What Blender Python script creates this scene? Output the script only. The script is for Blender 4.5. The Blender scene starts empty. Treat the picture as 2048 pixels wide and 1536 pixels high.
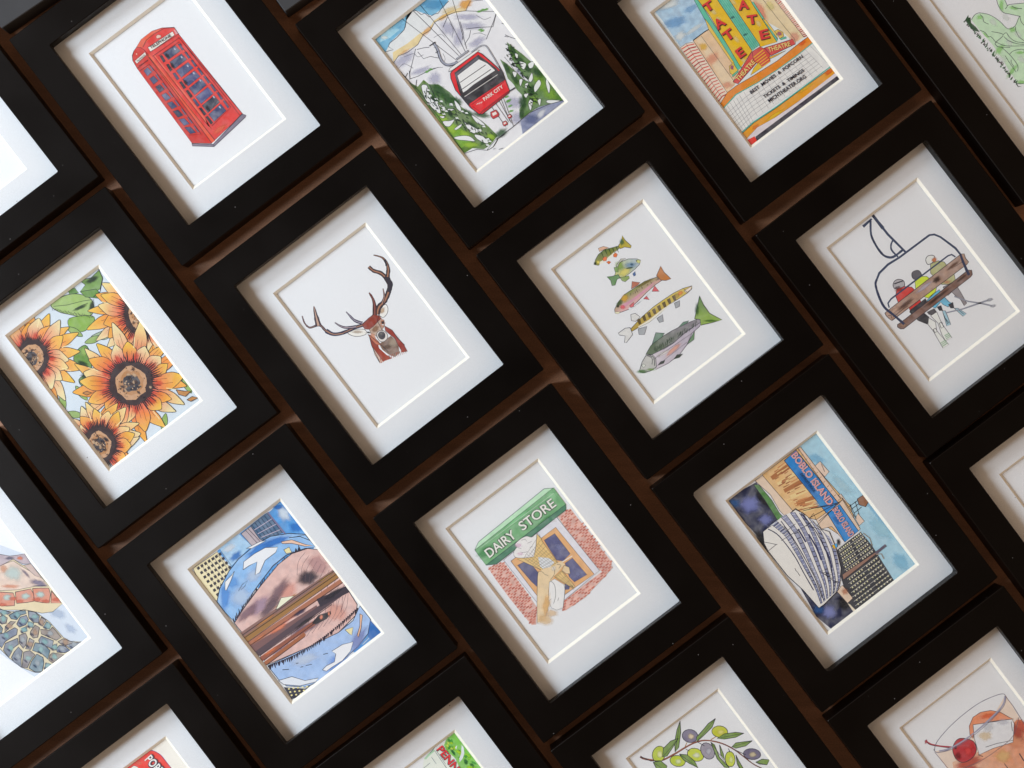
import bpy, bmesh, math, random
from mathutils import Vector, Matrix
from mathutils.geometry import tessellate_polygon

C = bpy.context.scene.collection
scene = bpy.context.scene
R = math.radians

# ---------------------------------------------------------------- camera
cam_data = bpy.data.cameras.new('camera')
cam = bpy.data.objects.new('camera', cam_data)
C.objects.link(cam)
cam_data.sensor_fit = 'HORIZONTAL'
cam_data.sensor_width = 36.0
cam_data.lens = 36.0 * 2844.0 / 2048.0
cam_data.clip_start = 0.05
cam_data.clip_end = 50.0
CZ = 1.29818
cam.location = (0.0, 0.0, CZ)
cam.matrix_world = Matrix.Translation((0, 0, CZ)) @ (Matrix.Rotation(R(-1.11855), 4, 'Y') @ Matrix.Rotation(R(0.10939), 4, 'X'))
scene.camera = cam

# ---------------------------------------------------------------- light
world = bpy.data.worlds.new('World')
scene.world = world
world.use_nodes = True
wnt = world.node_tree
wbg = wnt.nodes['Background']
# a dim warm room; an added dark zenith keeps reflections off black frame tops
wtc = wnt.nodes.new('ShaderNodeTexCoord'); wsp = wnt.nodes.new('ShaderNodeSeparateXYZ')
wnt.links.new(wtc.outputs['Generated'], wsp.inputs[0])
wrp = wnt.nodes.new('ShaderNodeValToRGB'); wnt.links.new(wsp.outputs['Z'], wrp.inputs[0])
wrp.color_ramp.elements[0].position = 0.80; wrp.color_ramp.elements[0].color = (0.50, 0.345, 0.24, 1)
wrp.color_ramp.elements[1].position = 0.965; wrp.color_ramp.elements[1].color = (0.02, 0.016, 0.013, 1)
wnt.links.new(wrp.outputs[0], wbg.inputs[0])
wbg.inputs[1].default_value = 1.2

def window_light(name, loc, aim, sx, sy, power, col):
    d = bpy.data.lights.new(name, 'AREA')
    d.shape = 'RECTANGLE'; d.size = sx; d.size_y = sy
    d.energy = power; d.color = col
    o = bpy.data.objects.new(name, d); C.objects.link(o)
    o.location = loc
    v = Vector(aim) - Vector(loc)
    o.rotation_euler = v.to_track_quat('-Z', 'Y').to_euler()
    return o
window_light('window_light', (-2.10, -0.36, 1.60), (0, 0.0, 0), 0.45, 1.00, 62, (0.82, 0.94, 1.08))
window_light('window_light', (-2.85, 1.15, 1.62), (0, 0.0, 0), 0.45, 1.00, 88, (0.82, 0.94, 1.08))

vs = scene.view_settings
vs.view_transform = 'Standard'; vs.look = 'None'
vs.exposure = 0.0; vs.gamma = 1.0
vs.use_curve_mapping = False
scene.cycles.transparent_max_bounces = 48
scene.cycles.max_bounces = 10

# ---------------------------------------------------------------- materials
def mat_new(name):
    m = bpy.data.materials.new(name); m.use_nodes = True
    nt = m.node_tree
    return m, nt, nt.nodes['Principled BSDF']
def N(nt, t, **kw):
    n = nt.nodes.new(t)
    for k, v in kw.items():
        if k in n.inputs: n.inputs[k].default_value = v
        else: setattr(n, k, v)
    return n
def ramp(nt, fac, stops, interp='LINEAR'):
    r = nt.nodes.new('ShaderNodeValToRGB'); r.color_ramp.interpolation = interp
    e = r.color_ramp.elements
    while len(e) < len(stops): e.new(0.5)
    for i, (p, c) in enumerate(stops):
        e[i].position = p; e[i].color = (c if len(c) == 4 else (*c, 1))
    nt.links.new(fac, r.inputs[0]); return r
def world_pos(nt):
    return nt.nodes.new('ShaderNodeNewGeometry').outputs['Position']

def specks(nt, vec, scale, size, keep):
    """mask of sparse little dots: 1 inside a dot"""
    v = N(nt, 'ShaderNodeTexVoronoi', feature='F1'); v.inputs['Scale'].default_value = scale
    nt.links.new(vec, v.inputs['Vector'])
    lt = N(nt, 'ShaderNodeMath', operation='LESS_THAN'); lt.inputs[1].default_value = size
    nt.links.new(v.outputs['Distance'], lt.inputs[0])
    sp = N(nt, 'ShaderNodeSeparateColor'); nt.links.new(v.outputs['Color'], sp.inputs[0])
    k = N(nt, 'ShaderNodeMath', operation='LESS_THAN'); k.inputs[1].default_value = keep
    nt.links.new(sp.outputs[0], k.inputs[0])
    mu = N(nt, 'ShaderNodeMath', operation='MULTIPLY')
    nt.links.new(lt.outputs[0], mu.inputs[0]); nt.links.new(k.outputs[0], mu.inputs[1])
    return mu.outputs[0]

def mixc(nt, fac, a, b):
    mx = N(nt, 'ShaderNodeMix', data_type='RGBA')
    for s, v in ((0, fac), (6, a), (7, b)):
        if hasattr(v, 'is_linked') or hasattr(v, 'links'): nt.links.new(v, mx.inputs[s])
        else: mx.inputs[s].default_value = v
    return mx.outputs[2]

def black_paint(name, base, rough):
    m, nt, p = mat_new(name)
    pos = world_pos(nt)
    n1 = N(nt, 'ShaderNodeTexNoise'); n1.inputs['Scale'].default_value = 9; n1.inputs['Detail'].default_value = 5
    nt.links.new(pos, n1.inputs['Vector'])
    r1 = ramp(nt, n1.outputs[0], [(0.3, tuple(c * 0.75 for c in base)), (0.7, tuple(c * 1.35 for c in base))])
    dust = specks(nt, pos, 130, 0.05, 0.12)
    wob = N(nt, 'ShaderNodeMapping'); wob.inputs['Scale'].default_value = (1, 0.35, 1); wob.inputs['Rotation'].default_value = (0, 0, 0.9)
    nt.links.new(pos, wob.inputs[0])
    lint = specks(nt, wob.outputs[0], 60, 0.018, 0.07)
    c = mixc(nt, dust, r1.outputs[0], (0.14, 0.135, 0.13, 1))
    c = mixc(nt, lint, c, (0.30, 0.29, 0.28, 1))
    nt.links.new(c, p.inputs['Base Color'])
    n2 = N(nt, 'ShaderNodeTexNoise'); n2.inputs['Scale'].default_value = 14; n2.inputs['Detail'].default_value = 6
    nt.links.new(pos, n2.inputs['Vector'])
    rr = ramp(nt, n2.outputs[0], [(0.25, (rough - .05,) * 3), (0.75, (rough + .06,) * 3)])
    nt.links.new(rr.outputs[0], p.inputs['Roughness'])
    p.inputs['Specular IOR Level'].default_value = 0.16; p.inputs['Specular Tint'].default_value = (1.0, 0.88, 0.80, 1)
    n3 = N(nt, 'ShaderNodeTexNoise'); n3.inputs['Scale'].default_value = 2200; n3.inputs['Detail'].default_value = 3
    nt.links.new(pos, n3.inputs['Vector'])
    b = N(nt, 'ShaderNodeBump'); b.inputs['Strength'].default_value = 0.25; b.inputs['Distance'].default_value = 0.0003
    nt.links.new(n3.outputs[0], b.inputs['Height']); nt.links.new(b.outputs[0], p.inputs['Normal'])
    return m

M = {}
M['black'] = black_paint('black_satin_paint', (0.0008, 0.0006, 0.0005), 0.38)
M['grey_black'] = black_paint('black_paint_with_sheen', (0.035, 0.037, 0.039), 0.5)  # same black frames; window sheen painted in as a lighter grey base

def mat_board_material():
    m, nt, p = mat_new('white_mat_board')
    pos = world_pos(nt)
    n1 = N(nt, 'ShaderNodeTexNoise'); n1.inputs['Scale'].default_value = 6; n1.inputs['Detail'].default_value = 4
    nt.links.new(pos, n1.inputs['Vector'])
    r1 = ramp(nt, n1.outputs[0], [(0.3, (0.745, 0.755, 0.765)), (0.7, (0.785, 0.80, 0.815))])
    d1 = specks(nt, pos, 95, 0.05, 0.04)
    c = mixc(nt, d1, r1.outputs[0], (0.12, 0.11, 0.1, 1))
    n4 = N(nt, 'ShaderNodeTexNoise'); n4.inputs['Scale'].default_value = 900; n4.inputs['Detail'].default_value = 2
    nt.links.new(pos, n4.inputs['Vector'])
    r4 = ramp(nt, n4.outputs[0], [(0.3, (0.93,) * 3), (0.7, (1.0,) * 3)])
    mu = N(nt, 'ShaderNodeMix', data_type='RGBA', blend_type='MULTIPLY'); mu.inputs[0].default_value = 1
    nt.links.new(c, mu.inputs[6]); nt.links.new(r4.outputs[0], mu.inputs[7])
    nt.links.new(mu.outputs[2], p.inputs['Base Color'])
    p.inputs['Roughness'].default_value = 0.85
    b = N(nt, 'ShaderNodeBump'); b.inputs['Strength'].default_value = 0.2; b.inputs['Distance'].default_value = 0.0001
    nt.links.new(n4.outputs[0], b.inputs['Height']); nt.links.new(b.outputs[0], p.inputs['Normal'])
    return m
M['mat'] = mat_board_material()

def plain(name, col, rough, noise=0.06, scale=300):
    m, nt, p = mat_new(name)
    pos = world_pos(nt)
    n1 = N(nt, 'ShaderNodeTexNoise'); n1.inputs['Scale'].default_value = scale; n1.inputs['Detail'].default_value = 3
    nt.links.new(pos, n1.inputs['Vector'])
    r = ramp(nt, n1.outputs[0], [(0.3, tuple(c * (1 - noise) for c in col)), (0.7, tuple(min(1, c * (1 + noise)) for c in col))])
    nt.links.new(r.outputs[0], p.inputs['Base Color']); p.inputs['Roughness'].default_value = rough
    return m
M['core'] = plain('cream_mat_core', (0.86, 0.81, 0.70), 0.8, 0.03)
M['paper'] = plain('white_print_paper', (0.785, 0.80, 0.815), 0.7, 0.012)
M['cream_paper'] = plain('cream_print_paper', (0.83, 0.80, 0.72), 0.7, 0.012)
M['back'] = plain('backing_board', (0.2, 0.15, 0.1), 0.9)

def glass_material():
    m = bpy.data.materials.new('clear_glass'); m.use_nodes = True
    nt = m.node_tree; nt.nodes.clear()
    out = N(nt, 'ShaderNodeOutputMaterial'); mx = N(nt, 'ShaderNodeMixShader')
    tr = N(nt, 'ShaderNodeBsdfTransparent'); tr.inputs[0].default_value = (0.985, 0.99, 0.987, 1)
    gl = N(nt, 'ShaderNodeBsdfGlossy'); gl.inputs['Roughness'].default_value = 0.02
    fr = N(nt, 'ShaderNodeFresnel'); fr.inputs[0].default_value = 1.45
    # the pane is not refracting, so its lower face must use the same curve as its upper one
    ge = nt.nodes.new('ShaderNodeNewGeometry'); mr = nt.nodes.new('ShaderNodeMapRange')
    mr.inputs['To Min'].default_value = 1.45; mr.inputs['To Max'].default_value = 1 / 1.45
    nt.links.new(ge.outputs['Backfacing'], mr.inputs['Value']); nt.links.new(mr.outputs[0], fr.inputs[0])
    nt.links.new(fr.outputs[0], mx.inputs[0]); nt.links.new(tr.outputs[0], mx.inputs[1]); nt.links.new(gl.outputs[0], mx.inputs[2])
    nt.links.new(mx.outputs[0], out.inputs[0])
    return m
M['glass'] = glass_material()

def wood_material():
    m, nt, p = mat_new('brown_table_wood')
    pos = world_pos(nt)
    mp = N(nt, 'ShaderNodeMapping'); mp.inputs['Rotation'].default_value = (0, 0, R(-37)); mp.inputs['Scale'].default_value = (1, 9, 1)
    nt.links.new(pos, mp.inputs[0])
    n1 = N(nt, 'ShaderNodeTexNoise'); n1.inputs['Scale'].default_value = 14; n1.inputs['Detail'].default_value = 6
    nt.links.new(mp.outputs[0], n1.inputs['Vector'])
    r1 = ramp(nt, n1.outputs[0], [(0.25, (0.21, 0.096, 0.046)), (0.75, (0.31, 0.146, 0.072))])
    n2 = N(nt, 'ShaderNodeTexNoise'); n2.inputs['Scale'].default_value = 800; n2.inputs['Detail'].default_value = 3
    nt.links.new(pos, n2.inputs['Vector'])
    r2 = ramp(nt, n2.outputs[0], [(0.3, (0.72,) * 3), (0.7, (1.1,) * 3)])
    mu = N(nt, 'ShaderNodeMix', data_type='RGBA', blend_type='MULTIPLY'); mu.inputs[0].default_value = 1
    nt.links.new(r1.outputs[0], mu.inputs[6]); nt.links.new(r2.outputs[0], mu.inputs[7])
    nt.links.new(mu.outputs[2], p.inputs['Base Color'])
    p.inputs['Roughness'].default_value = 0.6
    b = N(nt, 'ShaderNodeBump'); b.inputs['Strength'].default_value = 0.4; b.inputs['Distance'].default_value = 0.0005
    nt.links.new(n2.outputs[0], b.inputs['Height']); nt.links.new(b.outputs[0], p.inputs['Normal'])
    return m
M['wood'] = wood_material()

def ink_material():
    """printed watercolour: colour from the attribute, pigment mottling from noise, soft washes from alpha"""
    m, nt, p = mat_new('watercolour_print')
    ca = N(nt, 'ShaderNodeVertexColor'); ca.layer_name = 'paint'
    tc = nt.nodes.new('ShaderNodeTexCoord')
    n1 = N(nt, 'ShaderNodeTexNoise'); n1.inputs['Scale'].default_value = 95; n1.inputs['Detail'].default_value = 5; n1.inputs['Distortion'].default_value = 0.8
    nt.links.new(tc.outputs['Object'], n1.inputs['Vector'])
    wa = N(nt, 'ShaderNodeAttribute'); wa.attribute_name = 'wash'
    r1 = ramp(nt, n1.outputs[0], [(0.38, (0, 0, 0)), (0.66, (1, 1, 1))])
    mu = N(nt, 'ShaderNodeMath', operation='MULTIPLY'); nt.links.new(r1.outputs[0], mu.inputs[0]); nt.links.new(wa.outputs['Fac'], mu.inputs[1])
    tint = mixc(nt, 0.26, ca.outputs['Color'], (0.80, 0.80, 0.80, 1))
    c = mixc(nt, mu.outputs[0], ca.outputs['Color'], tint)
    n2 = N(nt, 'ShaderNodeTexNoise'); n2.inputs['Scale'].default_value = 170; n2.inputs['Detail'].default_value = 4
    nt.links.new(tc.outputs['Object'], n2.inputs['Vector'])
    r2 = ramp(nt, n2.outputs[0], [(0.35, (0.0,) * 3), (0.65, (1.0,) * 3)])
    m2 = N(nt, 'ShaderNodeMath', operation='MULTIPLY'); nt.links.new(r2.outputs[0], m2.inputs[0]); nt.links.new(wa.outputs['Fac'], m2.inputs[1])
    dk = N(nt, 'ShaderNodeMix', data_type='RGBA', blend_type='MULTIPLY')
    dk.inputs[7].default_value = (0.66, 0.66, 0.70, 1)
    nt.links.new(m2.outputs[0], dk.inputs[0]); nt.links.new(c, dk.inputs[6])
    nt.links.new(dk.outputs[2], p.inputs['Base Color'])
    nt.links.new(ca.outputs['Alpha'], p.inputs['Alpha'])
    p.inputs['Roughness'].default_value = 0.65
    return m
M['ink'] = ink_material()

# ---------------------------------------------------------------- mesh helpers
def link_mesh(name, me, m, parent=None):
    o = bpy.data.objects.new(name, me); C.objects.link(o)
    if m is not None: me.materials.append(m)
    if parent is not None: o.parent = parent
    return o

def rr_loop(w, h, r, seg=4, cx=0.0, cy=0.0):
    """rounded rectangle, counter-clockwise"""
    pts = []
    for (sx, sy, a0) in ((1, -1, -90), (1, 1, 0), (-1, 1, 90), (-1, -1, 180)):
        ox, oy = cx + sx * (w / 2 - r), cy + sy * (h / 2 - r)
        for i in range(seg + 1):
            a = R(a0 + 90 * i / seg)
            pts.append((ox + r * math.cos(a), oy + r * math.sin(a)))
    return pts

def ring_mesh(name, loops, closed=True):
    """loops = list of (points, z); consecutive loops are bridged, last back to first if closed"""
    me = bpy.data.meshes.new(name); vs_, fs = [], []
    n = len(loops[0][0])
    for pts, z in loops: vs_ += [(x, y, z) for x, y in pts]
    k = len(loops)
    for a in range(k if closed else k - 1):
        b = (a + 1) % k
        for i in range(n):
            j = (i + 1) % n
            fs.append((a * n + i, a * n + j, b * n + j, b * n + i))
    me.from_pydata(vs_, [], fs); me.update()
    bm = bmesh.new(); bm.from_mesh(me); bmesh.ops.recalc_face_normals(bm, faces=bm.faces); bm.to_mesh(me); bm.free()
    return me

def box_mesh(name, x0, x1, y0, y1, z0, z1):
    me = bpy.data.meshes.new(name)
    v = [(x, y, z) for z in (z0, z1) for x, y in ((x0, y0), (x1, y0), (x1, y1), (x0, y1))]
    f = [(3, 2, 1, 0), (4, 5, 6, 7), (0, 1, 5, 4), (1, 2, 6, 5), (2, 3, 7, 6), (3, 0, 4, 7)]
    me.from_pydata(v, [], f); me.update(); return me

TOP = 0.022; DEP = 0.0129
FW, FH, IW, IH, MW, MH = 0.2009, 0.254, 0.1486, 0.2025, 0.1056, 0.1544
ZM = TOP - DEP                 # mat surface
BEV = 0.0023                   # mat thickness, cut at 45 degrees
ZP = ZM - BEV - 0.0006         # print surface

def mould_mesh(rng, inner_r):
    c = 0.0006
    n = 5
    L = []
    L.append((rr_loop(FW, FH, 0.0012), 0.0))
    L.append((rr_loop(FW, FH, 0.0012), TOP - c))
    L.append((rr_loop(FW - 2 * c, FH - 2 * c, 0.0008), TOP))
    L.append((rr_loop(IW + 2 * c, IH + 2 * c, inner_r + c), TOP))
    L.append((rr_loop(IW, IH, inner_r), TOP - c))
    L.append((rr_loop(IW, IH, inner_r), ZM + 0.0019))
    L.append((rr_loop(IW + 0.010, IH + 0.010, inner_r + 0.001), ZM + 0.0019))
    L.append((rr_loop(IW + 0.010, IH + 0.010, inner_r + 0.001), 0.0))
    return ring_mesh('moulding', L)

# ---------------------------------------------------------------- printed art
LINE_Z = 0.00057
def srgb(c): return c / 12.92 if c <= 0.04045 else ((c + 0.055) / 1.055) ** 2.4
def smooth(pts, closed, k=4):
    n = len(pts)
    if n < 3: return pts
    out = []
    rng_ = range(n) if closed else range(n - 1)
    for i in rng_:
        p0 = pts[(i - 1) % n] if closed or i > 0 else pts[0]
        p1 = pts[i]; p2 = pts[(i + 1) % n]
        p3 = pts[(i + 2) % n] if closed or i + 2 < n else pts[-1]
        for t in range(k):
            t /= k
            out.append(tuple(0.5 * ((2 * p1[q]) + (-p0[q] + p2[q]) * t + (2 * p0[q] - 5 * p1[q] + 4 * p2[q] - p3[q]) * t * t
                                    + (-p0[q] + 3 * p1[q] - 3 * p2[q] + p3[q]) * t ** 3) for q in (0, 1)))
    if not closed: out.append(pts[-1])
    return out

class Art:
    def __init__(s): s.v, s.f, s.c, s.w = [], [], [], []; s.layer = 0; s.last = None
    def z(s, col=None):
        if col is None or col != s.last: s.layer += 1
        s.last = col; return float(s.layer)
    def add(s, pts, z, cols, wash, faces=None):
        b = len(s.v); s.v += [(x, y, z) for x, y in pts]; s.c += cols; s.w += [wash] * len(pts)
        if faces is None:
            faces = tessellate_polygon([[Vector((x, y, 0)) for x, y in pts]])
        for t in faces:
            p = [pts[i] for i in t]
            a = sum(p[i][0] * p[(i + 1) % len(p)][1] - p[(i + 1) % len(p)][0] * p[i][1] for i in range(len(p)))
            s.f.append(tuple(b + i for i in (t if a > 0 else tuple(reversed(t)))))
    def fill(s, pts, c0, wash, c1=None, ax=None):
        z = s.z()
        if c1 is None: cols = [c0 + (1,)] * len(pts)
        else:
            (ax0, ay0, ax1, ay1) = ax; dx, dy = ax1 - ax0, ay1 - ay0; q = dx * dx + dy * dy + 1e-12; cols = []
            for x, y in pts:
                t = max(0, min(1, ((x - ax0) * dx + (y - ay0) * dy) / q))
                cols.append(tuple(c0[i] * (1 - t) + c1[i] * t for i in range(3)) + (1,))
        s.add(pts, z, cols, wash)
    def blob(s, x, y, rx, ry, ang, c, al, rng):
        n = 18; z = s.z(); ca, sa = math.cos(ang), math.sin(ang); pts = [(x, y)]; cols = [c + (al,)]
        ph = [rng.uniform(0.82, 1.18) for _ in range(n)]
        for ring, (f, a) in enumerate(((0.38, al * 0.94), (0.64, al * 0.66), (0.86, al * 0.24), (1.12, 0.0))):
            for i in range(n):
                t = 2 * math.pi * i / n; u, w = rx * f * ph[i] * math.cos(t), ry * f * ph[i] * math.sin(t)
                pts.append((x + u * ca - w * sa, y + u * sa + w * ca)); cols.append(c + (a,))
        fs = [(0, 1 + i, 1 + (i + 1) % n) for i in range(n)]
        fs += [(1 + q * n + i, 1 + (q + 1) * n + i, 1 + (q + 1) * n + (i + 1) % n, 1 + q * n + (i + 1) % n) for q in range(3) for i in range(n)]
        s.add(pts, z, cols, 0.12, fs)
    def line(s, pts, w0, w1, c, rng, top=True, jit=0.12):
        z = s.z(c)
        
        n = len(pts); L_, R_ = [], []
        for i, (x, y) in enumerate(pts):
            a = pts[max(i - 1, 0)]; b = pts[min(i + 1, n - 1)]
            dx, dy = b[0] - a[0], b[1] - a[1]; d = math.hypot(dx, dy) or 1
            w = (w0 + (w1 - w0) * i / max(1, n - 1)) * 0.5 * (1 + rng.uniform(-jit, jit))
            L_.append((x - dy / d * w, y + dx / d * w)); R_.append((x + dy / d * w, y - dx / d * w))
        p = L_ + R_
        fs = [(i, n + i, n + i + 1, i + 1) for i in range(n - 1)]
        s.add(p, z, [c + (1,)] * len(p), 0.0, fs)
    def mesh(s, name, flat=True):
        step = min(0.0000014, 0.00054 / max(1, s.layer)) if flat else 1.0
        me = bpy.data.meshes.new(name); me.from_pydata([(x, y, z * step) for x, y, z in s.v], [], s.f)
        ca = me.color_attributes.new('paint', 'FLOAT_COLOR', 'POINT')
        ca.data.foreach_set('color', [x for c in s.c for x in c])
        wa = me.attributes.new('wash', 'FLOAT', 'POINT'); wa.data.foreach_set('value', s.w)
        me.update(); return me

def text_polys(txt, offset):
    cu = bpy.data.curves.new('lettering', 'FONT'); cu.body = txt; cu.resolution_u = 3; cu.offset = offset
    o = bpy.data.objects.new('lettering', cu); C.objects.link(o)
    bpy.context.view_layer.update()
    dg = bpy.context.evaluated_depsgraph_get(); ev = o.evaluated_get(dg); me = ev.to_mesh()
    v = [(a.co.x, a.co.y) for a in me.vertices]; f = [tuple(p.vertices) for p in me.polygons]
    ev.to_mesh_clear(); bpy.data.objects.remove(o); bpy.data.curves.remove(cu)
    return v, f

def build_art(key, sheet, ops, white):
    """ops: one drawing step per line; coordinates in tenths of a millimetre on the sheet, each point relative to the one before"""
    rng = random.Random(key)
    A, T = Art(), Art()
    wl = [srgb(c / 255) for c in white]
    def fit(c):
        k = min(1.0, 0.83 / max(c)); return tuple(max(0.004, x * k) for x in c)
    def col(h):
        r = [int(h[i:i + 2], 16) / 255 for i in (0, 2, 4)]
        return fit([(srgb(r[i]) / wl[i]) ** 1.05 * 0.80 for i in range(3)])
    U = 0.0001
    def P(s_):
        q = [int(x) for x in s_.split(' ')]; x = y = 0; out = []
        for i in range(0, len(q), 2):
            x += q[i]; y += q[i + 1]; out.append((x * U, y * U))
        return out
    for op in ops.strip().split('\n'):
        a = op.split('|'); k = a[0]
        if k in 'fF':
            pts = P(a[3]);  pts = smooth(pts, True) if k == 'F' else pts
            cc = a[1].split(',')
            if len(cc) == 2: A.fill(pts, col(cc[0]), float(a[2]), col(cc[1]), [v for p in P(a[4]) for v in p])
            else: A.fill(pts, col(cc[0]), float(a[2]))
            if len(a) > 5 or (len(cc) == 1 and len(a) > 4): A.line(pts + pts[:1], float(a[-1]) * U, float(a[-1]) * U, col('2a2a38'), rng)
        elif k in 'lL':
            w = [float(x) * U for x in a[2].split(',')]
            for seg in a[3].split(';'):
                pts = P(seg); pts = smooth(pts, False) if k == 'L' else pts
                A.line(pts, w[0], w[-1], col(a[1]), rng)
        elif k in 'mM':                      # broad painted stroke, stacked in order
            pts = P(a[3]); pts = smooth(pts, False) if k == 'M' else pts
            w = [float(x) * U for x in a[2].split(',')]
            A.line(pts, w[0], w[-1], col(a[1]), rng, top=False)
        elif k == 'b':
            q = [float(x) for x in a[3].split(' ')]
            A.blob(q[0] * U, q[1] * U, q[2] * U, q[3] * U, q[4], col(a[1]), float(a[2]), rng)
        elif k == 't':
            (x0, y0), (x1, y1) = P(a[3]); h = float(a[4]) * U; v, f = text_polys(a[2], float(a[5]))
            mx = max(p[0] for p in v); mn = min(p[0] for p in v); W = math.hypot(x1 - x0, y1 - y0)
            ux, uy = (x1 - x0) / W, (y1 - y0) / W; sx = W / (mx - mn); sy = h / 0.69
            pts = [(x0 + (p[0] - mn) * sx * ux - p[1] * sy * uy, y0 + (p[0] - mn) * sx * uy + p[1] * sy * ux) for p in v]
            T.layer += 1
            T.add(pts, LINE_Z + 0.00002 + T.layer * 0.000004, [col(a[1]) + (1,)] * len(pts), 0.0, f)
    o = link_mesh('drawing', A.mesh('drawing'), M['ink'], sheet)
    o.location = (0, 0, 0.0)
    if T.v:
        t = link_mesh('lettering', T.mesh('lettering', False), M['ink'], sheet)

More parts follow.
